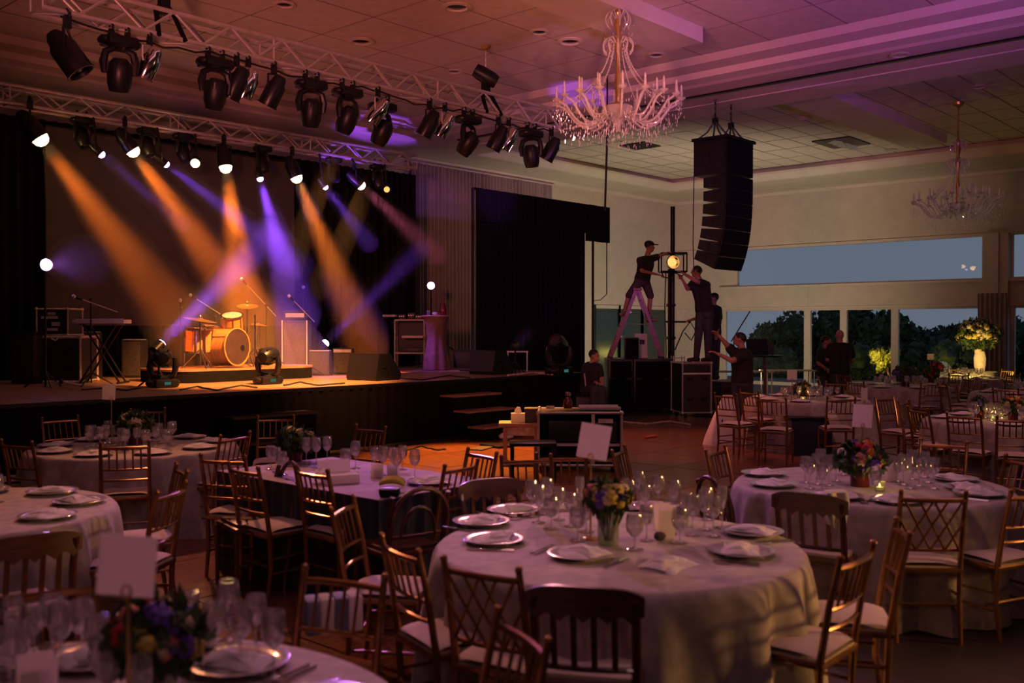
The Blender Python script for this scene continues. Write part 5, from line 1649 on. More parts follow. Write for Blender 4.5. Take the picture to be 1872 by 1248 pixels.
# ================================================================== CHANDELIERS
def chandelier(x, y, zc, label, extra=0.0, seed=1):
    rr = random.Random(seed)
    o = empty('chandelier', (x, y, zc), label=label, cat='chandelier')
    e = extra
    build(MB().lathe([(0, 0), (0.11, -0.005), (0.10, -0.05), (0.04, -0.09), (0.02, -0.12), (0, -0.12)], 18), 'canopy', M['brass'], o)
    build(MB().lathe([(0.015, -0.1), (0.02, -0.2 - e), (0.05, -0.27 - e), (0.03, -0.33 - e), (0.055, -0.40 - e), (0.03, -0.52 - e), (0.05, -0.62 - e), (0.06, -0.68 - e), (0.025, -0.8 - e), (0.03, -1.0 - e), (0.045, -1.15 - e), (0.03, -1.3 - e), (0.05, -1.5 - e), (0.03, -1.6 - e)], 12), 'stem', M['brass'], o)
    build(MB().lathe([(0.02, -1.45 - e), (0.12, -1.43 - e), (0.20, -1.47 - e), (0.22, -1.53 - e), (0.15, -1.60 - e), (0.06, -1.66 - e), (0.03, -1.75 - e), (0.0, -1.78 - e)], 20), 'bowl', M['crystal'], o)
    for tier, (z0, r0, n) in enumerate(((-0.36 - e, 0.16, 8), (-0.70 - e, 0.20, 10))):
        pts = [(0.03, 0, z0 + 0.02)] + [(r0 * (0.35 + 0.65 * math.sin(t)), 0, z0 + 0.12 * math.cos(t) - 0.0) for t in [k * 0.35 for k in range(1, 8)]]
        me = MB().poly(pts, 0.011, 6).mesh('crown_scroll')
        me.materials.append(M['crystal'])
        for k in range(n):
            link('crown_scroll', me, None, o, (0, 0, 0), (0, 0, 2 * math.pi * k / n))
    # arms with cups and candles
    cupm = MB().lathe([(0.01, -0.03), (0.05, -0.005), (0.06, 0.01), (0.03, 0.012), (0.018, 0.02), (0.018, 0.10), (0.012, 0.11), (0.016, 0.13), (0.012, 0.165), (0, 0.18)], 10).mesh('candle_cup')
    cupm.materials.append(M['crystal'])
    for ring, (n, r, zt, zl, off) in enumerate(((18, 0.80, -1.40 - e, -1.70 - e, 0.0), (10, 0.50, -1.30 - e, -1.58 - e, 0.17))):
        pts = []
        for k in range(11):
            u = k / 10
            pts.append((0.1 + (r - 0.1) * (u ** 0.85), 0, -1.52 - e + (zl + 1.52 + e) * math.sin(math.pi * min(1, u * 1.25)) + (zt + 1.52 + e) * max(0, (u - 0.45) / 0.55) ** 1.6))
        me = MB().poly(pts, 0.016, 6).mesh('arm')
        me.materials.append(M['crystal'])
        for k in range(n):
            a = 2 * math.pi * (k + off) / n
            arm = link('arm', me, None, o, (0, 0, 0), (0, 0, a))
            link('candle_cup', cupm, None, arm, (r, 0, zt))
    # bead strings from the crown to the ring
    pts = []
    rad_ = []
    for k in range(40):
        u = k / 39
        pts.append((0.10 + 0.50 * u ** 1.6, 0, -0.68 - e - 0.72 * u + 0.05 * math.sin(math.pi * u) * -1))
        rad_.append(0.013 if k % 2 else 0.004)
    me = MB().poly(pts, rad_, 5).mesh('bead_string')
    me.materials.append(M['crystal'])
    for k in range(10):
        link('bead_string', me, None, o, (0, 0, 0), (0, 0, 2 * math.pi * k / 10 + 0.1))
    # crystal drops: too many and too small to part
    cr = MB()
    def drop(p, s):
        v = [(0, 0, s), (s * .35, 0, 0), (0, s * .35, 0), (-s * .35, 0, 0), (0, -s * .35, 0), (0, 0, -s * 1.2)]
        cr.add([Vector(q) + p for q in v], [(0, 1, 2), (0, 2, 3), (0, 3, 4), (0, 4, 1), (5, 2, 1), (5, 3, 2), (5, 4, 3), (5, 1, 4)])
    for k in range(18):
        a = 2 * math.pi * k / 18
        for j in range(26):
            r = rr.uniform(0.36, 0.86)
            b = a + rr.uniform(-.16, .16)
            zl = -1.62 - e if r < 0.75 else -1.5 - e
            drop(Vector((r * math.cos(b), r * math.sin(b), zl - rr.uniform(0.0, 0.30 if r < 0.7 else 0.2))), rr.uniform(.014, .028))
        for j in range(4):
            drop(Vector((0.8 * math.cos(a), 0.8 * math.sin(a), -1.43 - e - 0.05 * j)), 0.02)
    for k in range(60):
        a = rr.uniform(0, 6.28)
        r = rr.uniform(0.05, 0.3)
        drop(Vector((r * math.cos(a), r * math.sin(a), -1.66 - e - rr.uniform(0, 0.28))), 0.024)
    for k in range(50):
        a = rr.uniform(0, 6.28)
        r = rr.uniform(0.1, 0.22)
        drop(Vector((r * math.cos(a), r * math.sin(a), -0.45 - e - rr.uniform(0, 0.4))), 0.017)
    c = build(cr, 'crystal_drops', M['crystal'], o, smooth=False)
    c['kind'] = 'stuff'
    return o
c1 = PD(1130, 150, 12.6)
chandelier(c1.x, c1.y, ZC1, 'large crystal chandelier glowing pink in front of the line array', 0.0, 1)
c2 = PZ(1752, 187, ZC2)
chandelier(c2.x, c2.y, ZC2, 'farther pale crystal chandelier hanging at the right before the windows', 0.5, 2)

# ================================================================== PEOPLE
DG = None
def remesh(mb, name, vox):
    me = mb.mesh(name, True)
    ob = bpy.data.objects.new('tmp', me)
    COL.objects.link(ob)
    m = ob.modifiers.new('r', 'REMESH')
    m.mode = 'VOXEL'
    m.voxel_size = vox
    sm = ob.modifiers.new('s', 'SMOOTH')
    sm.iterations = 4
    sm.factor = 0.5
    dg = bpy.context.evaluated_depsgraph_get()
    dg.update()
    out = bpy.data.meshes.new_from_object(ob.evaluated_get(dg))
    out.name = name
    bpy.data.objects.remove(ob)
    out.polygons.foreach_set('use_smooth', [True] * len(out.polygons))
    return out
def cap(mb, a, b, r0, r1, n=10):
    mb.tube(a, b, r0, r1, n)
    mb.ball(a, r0, n, 6)
    mb.ball(b, r1, n, 6)
def person(label, D, J, ground, face, trousers='jeans', long=True, hat=False, shoes='shoe', hair=True, build_=1.0, foot=None):
    P = {}
    for k, v in J.items():
        dy = v[2] if len(v) > 2 else 0.0
        P[k] = PD(v[0], v[1], D + dy)
    for k in ('anl', 'anr'):
        P[k].z = (ground[0] if k == 'anl' else ground[-1]) + 0.085
    base = Vector((P['pelvis'].x, P['pelvis'].y, min(ground)))
    for k in P:
        P[k] = P[k] - base
    f = Vector(face).normalized()
    up_ = Vector((0, 0, 1))
    side = f.cross(up_).normalized()
    o = empty('person', base, label=label, cat='person')
    B = build_
    mb = MB()
    hd = P['head']
    q = Matrix((side, f, up_)).transposed()
    mb.ball(hd + up_ * 0.02 - f * 0.01, (0.076, 0.093, 0.10), 16, 10, q)
    mb.ball(hd + f * 0.03 - up_ * 0.055, (0.055, 0.06, 0.055), 12, 8, q)
    mb.ball(hd + f * 0.098 - up_ * 0.015, (0.013, 0.018, 0.022), 8, 6, q)
    for s in (-1, 1):
        mb.ball(hd + side * 0.078 * s, (0.012, 0.02, 0.03), 8, 6, q)
    cap(mb, hd - up_ * 0.05 - f * 0.015, P['neck'] - up_ * 0.03, 0.055, 0.065)
    tw = (P['shl'] - P['shr'])
    tw.z = 0
    tdir = tw.normalized() if tw.length > 0.05 else side
    cap(mb, P['neck'] - up_ * 0.02, P['chest'], 0.07, 0.12 * B)
    for s in (-1, 1):
        cap(mb, P['chest'] + tdir * 0.07 * s, P['belly'] + tdir * 0.05 * s, 0.115 * B, 0.105 * B)
        cap(mb, P['belly'] + tdir * 0.05 * s, P['pelvis'] + tdir * 0.06 * s, 0.105 * B, 0.11 * B)
    for k in 'lr':
        cap(mb, P['chest'] + (P['sh' + k] - P['chest']) * 0.4 + up_ * 0.04, P['sh' + k], 0.085, 0.068 * B)
        cap(mb, P['sh' + k], P['el' + k], 0.058 * B, 0.042 * B)
        cap(mb, P['el' + k], P['ha' + k], 0.042 * B, 0.028)
        d = (P['ha' + k] - P['el' + k]).normalized()
        lat = d.cross(up_)
        lat = lat.normalized() if lat.length > 0.1 else side
        nn = lat.cross(d).normalized()
        w0 = P['ha' + k]
        mb.ball(w0 + d * 0.05, (0.038, 0.042, 0.018), 10, 6, Matrix((lat, d, nn)).transposed())
        for j, (ofs, ln) in enumerate(((-0.03, 0.055), (-0.01, 0.072), (0.011, 0.078), (0.031, 0.066))):
            a = w0 + d * 0.085 + lat * ofs
            b = a + d * ln * 0.55 - nn * 0.012
            c = b + d * ln * 0.35 - nn * 0.028
            cap(mb, a, b, 0.0115, 0.0105, 6)
            cap(mb, b, c, 0.0105, 0.009, 6)
        a = w0 + d * 0.03 + lat * 0.034
        cap(mb, a, a + d * 0.035 + lat * 0.03 - nn * 0.01, 0.014, 0.012, 6)
        cap(mb, a + d * 0.035 + lat * 0.03 - nn * 0.01, a + d * 0.065 + lat * 0.035 - nn * 0.022, 0.012, 0.0095, 6)
        cap(mb, P['hip' + k], P['kn' + k], 0.088 * B, 0.06 * B)
        cap(mb, P['kn' + k], P['an' + k], 0.058 * B, 0.04)
        ff = foot[k] if foot else f
        ff = Vector((ff[0], ff[1], 0)).normalized()
        cap(mb, P['an' + k] - up_ * 0.035, P['an' + k] - up_ * 0.045 + ff * 0.15, 0.042, 0.035)
    body = link('body', remesh(mb, 'body', 0.011), M['skin'], o)
    # clothing
    cl = MB()
    cap(cl, P['neck'] - up_ * 0.05, P['chest'], 0.085, 0.135 * B)
    for s in (-1, 1):
        cap(cl, P['chest'] + tdir * 0.07 * s, P['belly'] + tdir * 0.05 * s, 0.132 * B, 0.128 * B)
        cap(cl, P['belly'] + tdir * 0.05 * s, P['belly'].lerp(P['pelvis'], 0.75) + tdir * 0.06 * s, 0.128 * B, 0.132 * B)
    for k in 'lr':
        cap(cl, P['chest'] + (P['sh' + k] - P['chest']) * 0.4 + up_ * 0.04, P['sh' + k], 0.10, 0.082 * B)
        cap(cl, P['sh' + k], P['sh' + k].lerp(P['el' + k], 0.62), 0.076 * B, 0.072 * B)
    link('t_shirt', remesh(cl, 't_shirt', 0.014), M['shirt'], o)
    tr = MB()
    for s in (-1, 1):
        cap(tr, P['belly'].lerp(P['pelvis'], 0.7) + tdir * 0.05 * s, P['pelvis'] + tdir * 0.06 * s, 0.115 * B, 0.128 * B)
    for k in 'lr':
        cap(tr, P['hip' + k], P['kn' + k], 0.105 * B, 0.082 * B)
        if long:
            cap(tr, P['kn' + k], P['kn' + k].lerp(P['an' + k], 0.95), 0.08 * B, 0.062)
    link('trousers' if long else 'shorts', remesh(tr, 'trousers', 0.014), M[trousers], o)
    for k in 'lr':
        sh = MB()
        ff = foot[k] if foot else f
        ff = Vector((ff[0], ff[1], 0)).normalized()
        a = P['an' + k]
        cap(sh, a - up_ * 0.035 - ff * 0.03, a - up_ * 0.045 + ff * 0.165, 0.05, 0.04)
        cap(sh, a + up_ * 0.02, a - up_ * 0.035, 0.05, 0.052)
        link('shoe', remesh(sh, 'shoe', 0.012), M[shoes], o)
    if hair:
        hb_ = MB()
        hb_.ball(hd + up_ * 0.04 - f * 0.022, (0.084, 0.096, 0.09), 14, 10, q)
        link('hair', hb_.mesh('hair'), M['hair'], o)
    if hat:
        hb_ = MB()
        hb_.ball(hd + up_ * 0.062 - f * 0.01, (0.09, 0.104, 0.07), 14, 10, q)
        hb_.box(hd + up_ * 0.06 + f * 0.12, (0.13, 0.12, 0.015), q, 0.005)
        link('cap', hb_.mesh('cap'), M['shirt'], o)
    for s in (-1, 1):
        build(MB().ball(hd + f * 0.084 + side * 0.03 * s + up_ * 0.005, (0.010, 0.010, 0.008), 8, 6), 'eye', M['hair'], o)
    return o
RT, AW = Vector(rt), Vector(fw)
person('technician in a cap and shorts on the ladder reaching for the lamp', DL,
       dict(head=(1188, 451), neck=(1183, 468), chest=(1181, 482), belly=(1177, 500), pelvis=(1173, 514), shl=(1170, 476, -.14), shr=(1194, 472, .12),
            ell=(1173, 495, -.22), hal=(1200, 501, -.2), elr=(1206, 468, .08), har=(1217, 463, -.05), hipl=(1168, 516, -.08), hipr=(1180, 516, .08),
            knl=(1150, 540, -.08), knr=(1189, 541, .05), anl=(1141, 570, -.05), anr=(1186, 580, .05)),
       (PD(1140, 578, DL).z, PD(1186, 588, DL).z), RT * 1 + AW * 0.1 + Vector((0, 0, -0.1)), 'shorts', False, True, 'shoew', foot=dict(l=-RT * .6 - AW, r=RT))
person('technician in black T-shirt standing on the flight rack with both arms raised', rk.D + 0.35,
       dict(head=(1273, 497), neck=(1278, 510), chest=(1281, 525), belly=(1286, 550), pelvis=(1288, 573), shl=(1266, 519, .12), shr=(1292, 521, -.10),
            ell=(1257, 528, .0), hal=(1248, 512, -.1), elr=(1273, 514, -.3), har=(1252, 501, -.25), hipl=(1281, 575, .03), hipr=(1295, 575, -.03),
            knl=(1277, 613, -.05), knr=(1294, 613, .05), anl=(1273, 650, 0), anr=(1294, 650, .03)), (zrk,), -RT * 0.9 + AW * 0.35 + Vector((0, 0, .1)), foot=dict(l=-RT - AW * .3, r=-RT * .7 - AW * .6))
person('technician half hidden behind the man on the flight rack, holding cables', lc.D,
       dict(head=(1304, 546), neck=(1303, 558), chest=(1303, 570), belly=(1303, 592), pelvis=(1303, 613), shl=(1294, 565, -.05), shr=(1313, 566, .05),
            ell=(1282, 580, -.2), hal=(1264, 584, -.35), elr=(1316, 590, 0), har=(1311, 608, -.1), hipl=(1298, 615), hipr=(1309, 615), knl=(1298, 648), knr=(1309, 648),
            anl=(1298, 680), anr=(1309, 680)), (0.67,), -RT - AW * .2)
person('man in black T-shirt on the floor reaching up towards the flight rack', 15.9,
       dict(head=(1352, 621), neck=(1357, 637), chest=(1356, 652), belly=(1357, 678), pelvis=(1357, 702), shl=(1343, 646, .14), shr=(1364, 649, -.14),
            ell=(1329, 630, .1), hal=(1315, 614, .05), elr=(1338, 659, -.28), har=(1313, 647, -.25), hipl=(1350, 704, .05), hipr=(1364, 704, -.05),
            knl=(1349, 745, .03), knr=(1366, 745, -.03), anl=(1350, 780), anr=(1367, 780)), (0.0,), -RT + AW * 0.15 + Vector((0, 0, .15)), build_=1.12)
person('bald broad man in black seen from behind at the window', 19.0,
       dict(head=(1535, 614), neck=(1535, 626), chest=(1536, 641), belly=(1536, 663), pelvis=(1536, 686), shl=(1519, 635), shr=(1553, 635),
            ell=(1513, 657, .05), hal=(1524, 667, .25), elr=(1559, 657, .05), har=(1549, 667, .25), hipl=(1529, 688), hipr=(1543, 688), knl=(1529, 724), knr=(1543, 724),
            anl=(1528, 755), anr=(1544, 755)), (0.0,), AW, hair=False, build_=1.15)
person('smaller dark-haired person in black beside the bald man at the window', 19.6,
       dict(head=(1511, 625), neck=(1511, 638), chest=(1510, 650), belly=(1511, 670), pelvis=(1512, 688), shl=(1499, 645), shr=(1523, 645),
            ell=(1496, 664, -.05), hal=(1508, 672, -.2), elr=(1526, 662, -.0), har=(1519, 672, -.15), hipl=(1506, 690), hipr=(1518, 690), knl=(1506, 722), knr=(1518, 722),
            anl=(1505, 750), anr=(1519, 750)), (0.0,), -AW * .6 + RT * .8)
sb_ = At('low_crate', 1078, 770, 0, 'low dark crate used as a seat at the right end of the stage', 'crate', depth=17.3)
sb_.box('body', -0.25, 0.25, -0.15, 0.3, 0.0, 0.50, 'case', 0.01)
sb_.box('lid', -0.26, 0.26, -0.16, 0.31, 0.50, 0.52, 'blackp')
person('person in dark clothes sitting low at the right end of the stage', 17.3,
       dict(head=(1087, 651), neck=(1083, 664), chest=(1081, 677), belly=(1079, 697), pelvis=(1077, 712), shl=(1071, 671, .1), shr=(1094, 672, -.05),
            ell=(1072, 693, .1), hal=(1092, 700, -.2), elr=(1100, 692, -.1), har=(1101, 706, -.25), hipl=(1073, 714, 0), hipr=(1083, 714, -.02), knl=(1086, 712, -.42), knr=(1100, 712, -.38),
            anl=(1085, 760, -.4), anr=(1100, 760, -.36)), (0.0,), RT * .7 - AW * .6)

# ================================================================== CHAIRS
def mesh_of(mb, name, m, smooth=True):
    me = mb.mesh(name, smooth)
    me.materials.append(M[m])
    return me
def proto(name, cat):
    o = empty(name, (0, 0, -50), cat=cat)
    return o
def chiavari(lattice=False):
    o = proto('chiavari_chair', 'chair')
    wd, mtl = 0.185, 'gold'
    fl_ = mesh_of(MB().tube((0, 0, 0), (0, 0, 0.44), 0.013, 0.017, 8), 'front_leg', mtl)
    bp = MB().poly([(0, 0.0, 0), (0, 0.03, 0.22), (0, 0.02, 0.45), (0, -0.02, 0.70), (0, -0.065, 0.90)], [0.013, 0.016, 0.018, 0.016, 0.014], 8)
    bp.ball((0, -0.067, 0.91), 0.017, 8, 6)
    bp = mesh_of(bp, 'back_post', mtl)
    for s in (-1, 1):
        link('front_leg', fl_, None, o, (s * wd, 0.19, 0))
        link('back_post', bp, None, o, (s * wd, -0.20, 0))
    def rail(z, y, r, name):
        pts = [(wd * u, y - 0.022 * (1 - u * u), z) for u in (-1, -.6, -.2, .2, .6, 1)]
        return link(name, mesh_of(MB().poly(pts, r, 8), name, mtl), None, o)
    rail(0.862, -0.258, 0.014, 'top_rail')
    if not lattice:
        rail(0.68, -0.214, 0.010, 'middle_rail')
        rail(0.59, -0.198, 0.010, 'lower_rail')
        for k in range(5):
            u = -0.66 + 0.33 * k
            x = wd * u
            b = -0.022 * (1 - u * u)
            link('spindle', mesh_of(MB().tube((x, -0.214 + b, 0.68), (x, -0.258 + b, 0.862), 0.0075, n=6), 'spindle', mtl), None, o)
    else:
        rail(0.56, -0.195, 0.011, 'lower_rail')
        for k in range(-2, 3):
            for s in (-1, 1):
                x0, x1 = wd * 0.45 * k, wd * 0.45 * k + s * wd * 0.9
                a = Vector((x0, -0.195 - 0.02, 0.56))
                b = Vector((x1, -0.258 - 0.015, 0.862))
                if abs(b.x) > wd:
                    u = (math.copysign(wd, b.x) - a.x) / (b.x - a.x)
                    b = a.lerp(b, u)
                if abs(a.x) <= wd and (b - a).length > 0.06:
                    link('lattice_rod', mesh_of(MB().tube(a, b, 0.0075, n=6), 'lattice_rod', mtl), None, o)
    # seat
    sf = MB().box((0, 0, 0.435), (0.40, 0.40, 0.03), bev=0.01)
    link('seat_frame', mesh_of(sf, 'seat_frame', mtl), None, o)
    def cu(u, v):
        x, y = (u - .5) * 2, (v - .5) * 2
        e = 0.5 * (abs(x) ** 4 + abs(y) ** 4)
        return Vector((0.195 * x * (1 - 0.04 * abs(y) ** 3), 0.195 * y * (1 - 0.04 * abs(x) ** 3), 0.452 + 0.045 * max(0, 1 - e) ** 0.6))
    cm = MB().grid(cu, 10, 10)
    cm.box((0, 0, 0.452), (0.38, 0.38, 0.012))
    link('cushion', mesh_of(cm, 'cushion', 'cushion'), None, o)
    for z in (0.18, 0.28):
        for s in (-1, 1):
            link('stretcher', mesh_of(MB().tube((s * wd, -0.175, z), (s * wd, 0.19, z), 0.009, n=6), 'stretcher', mtl), None, o)
    link('stretcher', mesh_of(MB().tube((-wd, 0.19, 0.23), (wd, 0.19, 0.23), 0.009, n=6), 'stretcher', mtl), None, o)
    link('stretcher', mesh_of(MB().tube((-wd, -0.175, 0.23), (wd, -0.175, 0.23), 0.009, n=6), 'stretcher', mtl), None, o)
    return o
def wooden_chair(arch=False):
    o = proto('wooden_chair', 'chair')
    m = 'darkwood'
    wd = 0.20
    bp = mesh_of(MB().poly([(0, 0.06, 0), (0, 0.02, 0.25), (0, 0.0, 0.45), (0, -0.03, 0.68), (0, -0.07, 0.82)], [0.016, 0.02, 0.021, 0.02, 0.017], 8), 'back_post', m)
    fl_ = mesh_of(MB().tube((0, 0, 0), (0, 0, 0.43), 0.015, 0.02, 8), 'front_leg', m)
    for s in (-1, 1):
        link('front_leg', fl_, None, o, (s * wd, 0.2, 0))
        link('back_post', bp, None, o, (s * wd, -0.2, 0))
    if not arch:
        def crest(u, v):
            x = (u - .5) * 2
            z0 = 0.725 + (0.03 * abs(math.sin(x * math.pi * 2.5)))
            z1 = 0.865 - 0.035 * x ** 4
            return Vector((0.235 * x, -0.262 - 0.03 * (1 - x * x), z0 + (z1 - z0) * v))
        mb = MB().grid(crest, 40, 4)
        vs = [Vector(v) + Vector((0, 0.024, 0)) for v in mb.v]
        n0 = len(mb.v)
        mb.add(vs, list(mb.f))
        nv = 5
        for i in range(40):
            for e in (0, nv - 1):
                mb.f.append((i * nv + e, (i + 1) * nv + e, n0 + (i + 1) * nv + e, n0 + i * nv + e))
        for i in (0, 40):
            for e in range(nv - 1):
                mb.f.append((i * nv + e, i * nv + e + 1, n0 + i * nv + e + 1, n0 + i * nv + e))
        link('crest_rail', mesh_of(mb, 'crest_rail', m), None, o)
        for k in range(4):
            x = wd * (-0.6 + 0.4 * k)
            b = -0.03 * (1 - (x / 0.235) ** 2)
            link('slat', mesh_of(MB().bar((x, -0.212 + b, 0.53), (x, -0.252 + b, 0.75), 0.024, 0.012), 'slat', m, False), None, o)
        link('lower_rail', mesh_of(MB().poly([(wd * u, -0.212 - 0.025 * (1 - u * u), 0.53) for u in (-1, -.5, 0, .5, 1)], 0.014, 8), 'lower_rail', m), None, o)
    else:
        pts = [(-wd, -0.2, 0.45)] + [(-wd * math.cos(a), -0.26 - 0.03 * math.sin(a), 0.66 + 0.2 * math.sin(a)) for a in [math.pi * k / 10 for k in range(11)]] + [(wd, -0.2, 0.45)]
        link('bent_hoop', mesh_of(MB().poly(pts, 0.016, 8), 'bent_hoop', m), None, o)
        pts = [(-wd * 0.62 * math.cos(a), -0.235 - 0.02 * math.sin(a), 0.56 + 0.18 * math.sin(a)) for a in [math.pi * k / 10 for k in range(11)]]
        link('inner_hoop', mesh_of(MB().poly(pts, 0.011, 8), 'inner_hoop', m), None, o)
        link('lower_rail', mesh_of(MB().poly([(wd * u, -0.212 - 0.025 * (1 - u * u), 0.56) for u in (-1, -.5, 0, .5, 1)], 0.012, 8), 'lower_rail', m), None, o)
    link('seat', mesh_of(MB().box((0, 0.0, 0.445), (0.42, 0.42, 0.035), bev=0.012), 'seat', m), None, o)
    link('seat_pad', mesh_of(MB().box((0, 0.0, 0.472), (0.37, 0.37, 0.03), bev=0.013), 'seat_pad', 'darkwood' if arch else 'cushion'), None, o)
    for s in (-1, 1):
        link('stretcher', mesh_of(MB().tube((s * wd, -0.165, 0.2), (s * wd, 0.2, 0.2), 0.011, n=6), 'stretcher', m), None, o)
    link('stretcher', mesh_of(MB().tube((-wd, 0.02, 0.2), (wd, 0.02, 0.2), 0.011, n=6), 'stretcher', m), None, o)
    return o
CH = {}
for key, fn in (('gold', lambda: chiavari(False)), ('lattice', lambda: chiavari(True)), ('dark', lambda: wooden_chair(False)), ('arch', lambda: wooden_chair(True))):
    o = fn()
    CH[key] = (o, tree(o), [0])
def chair_at(kind, loc, rz, label, group=None):
    o, kids, used = CH[kind]
    if not used[0]:
        used[0] = 1
        o.location = loc
        o.rotation_euler = (0, 0, rz)
        o['label'] = label
        o.scale = (CS, CS, CS)
        if group:
            o['group'] = group
        return o
    return copy_tree(o, kids, loc, rz, label, group)
TH, TR, CS = 0.70, 0.86, 0.925      # table height, table radius, chair scale
TAB = {k: tuple(PZ(a, b, TH)[:2]) for k, a, b in (('T1', 1130, 995), ('T2', 1590, 885), ('T3', 1475, 729), ('T4', 1842, 768), ('T6', 245, 815), ('T7', -91, 935))}
TAB['T8'] = (1.0, 2.42)
def clear_pos(back, tgt, mind):
    d = Vector((tgt[0] - back.x, tgt[1] - back.y, 0))
    return d
def chair(kind, px, py, tgt, label, group=None, zt=None, mind=0.90, dist=None, turn=0.0):
    zt = zt or (0.91 if kind in ('gold', 'lattice') else 0.85) * CS
    b = PZ(px, py, zt)
    if isinstance(tgt, str):
        c = Vector((TAB[tgt][0], TAB[tgt][1], 0))
    else:
        c = Vector((tgt[0], tgt[1], 0))
    d = Vector((c.x - b.x, c.y - b.y, 0)).normalized()
    p = Vector((b.x, b.y, 0)) + d * 0.26 * CS
    if isinstance(tgt, str) and (p - c).length < mind:
        p = c - d * mind
    rz = math.atan2(d.y, d.x) - math.pi / 2 + turn
    return chair_at(kind, (p.x, p.y, 0.019 if (2.2 < p.x < 16.2 and 3.6 < p.y < 10.6) else 0.0), rz, label, group)
g = 'gilt chair '
# central table
chair('gold', 752, 990, 'T1', g + 'left of the central table, its back turned to the viewer')
chair('lattice', 880, 1030, 'T1', 'lattice-backed gold chair at the near left of the central table')
chair('dark', 1092, 1032, 'T1', 'dark brown wooden chair with a solid crest in front of the central table')
chair('gold', 628, 926, 'T1', g + 'seen almost edge-on with a bright pink cushion left of the central table')
chair('gold', 1548, 1003, 'T1', g + 'with a big lit cushion at the near right of the central table')
chair('gold', 1648, 962, 'T1', g + 'just behind the near right chair of the central table')
chair('dark', 896, 885, 'T1', 'dark wooden chair with a rounded crest at the far left of the central table')
chair('gold', 962, 838, 'T1', g + 'at the far side of the central table near the workbench case')
chair('gold', 1026, 834, 'T1', g + 'edge-on behind the flowers of the central table')
# foreground table
chair('gold', 950, 1142, 'T8', g + 'blurred at the bottom centre of the picture')
chair('gold', 627, 1046, 'T8', g + 'with a striped bag on its seat beside the foreground table')
chair('gold', 78, 1078, 'T8', g + 'blurred behind the foreground table at far left')
# right table
chair('gold', 1215, 828, 'T2', g + 'left of the pair beyond the right table, against the dance floor', mind=1.45)
chair('gold', 1320, 819, 'T2', g + 'right of the pair beyond the right table, against the dance floor', turn=0.15)
chair('arch', 1358, 872, 'T2', 'dark bentwood chair with a hooped back left of the right table')
chair('dark', 1483, 903, 'T2', 'dark wooden chair with a pale cloth hanging from it at the right table')
chair('lattice', 1700, 896, 'T2', 'lattice-backed gold chair in front of the right table')
chair('gold', 1885, 893, 'T2', g + 'cut by the right edge of the picture near the right table')
chair('gold', 1845, 838, 'T2', g + 'at the right-hand end of the right table')
chair('gold', 1725, 806, 'T2', g + 'on the far side of the right table')
# long navy table
chair('gold', 446, 856, (8.4, 5.3), g + 'in front of the navy table, left of the two')
chair('gold', 570, 861, (8.4, 4.9), g + 'in front of the navy table, right of the two')
chair('gold', 408, 838, (5.25, 6.7), g + 'at the left end of the navy table by the big round table')
chair('gold', 504, 764, (4.2, 6.5), g + 'standing bright and askew behind the left end of the navy table')
chair('gold', 677, 783, (3.1, 6.35), g + 'behind the middle of the navy table')
chair('gold', 880, 829, (3.1, 5.1), g + 'at the right back corner of the navy table, before the amber floor')
chair('gold', 838, 852, (4.35, 6.3), g + 'at the right end of the navy table with its back to the viewer', turn=0.1)
chair('arch', 768, 900, (4.2, 6.3), 'dark bentwood chair at the near right corner of the navy table')
# left round table
chair('gold', 234, 803, 'T6', g + 'in front of the left round table, seen square from behind')
chair('gold', 72, 806, 'T6', g + 'at the near left of the left round table')
chair('gold', 24, 792, 'T6', g + 'at the far left edge of the picture by the left round table')
chair('gold', 428, 797, 'T6', g + 'at the right side of the left round table')
chair('gold', 110, 766, 'T6', g + 'behind the left round table, left of the flowers')
chair('gold', 270, 750, 'T6', g + 'behind the left round table, right of the flowers')
# left edge table
chair('gold', 330, 860, 'T7', g + 'seen from the side at the left-edge table')
chair('arch', 382, 866, 'T7', 'dark hooped wooden chair with an amber-lit seat left of the navy table', mind=1.75)
chair('dark', 60, 980, 'T7', 'dark wooden chair in front of the table at the left edge')
chair('gold', 130, 893, 'T7', g + 'behind the table at the left edge', mind=1.05)
# tables farther right
chair('gold', 1411, 730, 'T3', g + 'square to the viewer before the third table back, by the black box')
chair('gold', 1326, 722, 'T3', g + 'with a white bag at the left of the third table')
chair('gold', 1370, 716, 'T3', g + 'just right of the chair with the white bag')
chair('gold', 1538, 728, 'T3', g + 'right of the black box at the third table back')
chair('gold', 1530, 700, 'T3', g + 'behind the third table, below the people at the window')
chair('gold', 1775, 754, 'T4', g + 'square to the viewer at the far right table with red flowers')
chair('gold', 1697, 748, 'T4', g + 'left of the far right table with red flowers')
chair('gold', 1617, 728, 'T4', g + 'leftmost of the row before the far right table')
chair('gold', 1655, 735, 'T4', g + 'second from the left in the row before the far right table')
chair('gold', 1858, 762, 'T4', g + 'at the right picture edge before the far right table')
TF = [(PZ(1645, 706, TH), 7, 'table with the dark round bouquet'), (PZ(1752, 690, TH), 8, 'farthest candle-lit table'), (PZ(1885, 712, .75), 7, 'far table at the right picture edge')]
for k, (c, n, nm) in enumerate(TF):
    for j in range(n):
        a = 2 * math.pi * (j + 0.3 + 0.1 * k) / n
        p = Vector((c.x + 1.12 * math.cos(a), c.y + 1.12 * math.sin(a), 0))
        chair_at('gold', p, math.atan2(c.y - p.y, c.x - p.x) - math.pi / 2, g + 'at the ' + nm, 'chairs around the ' + nm)

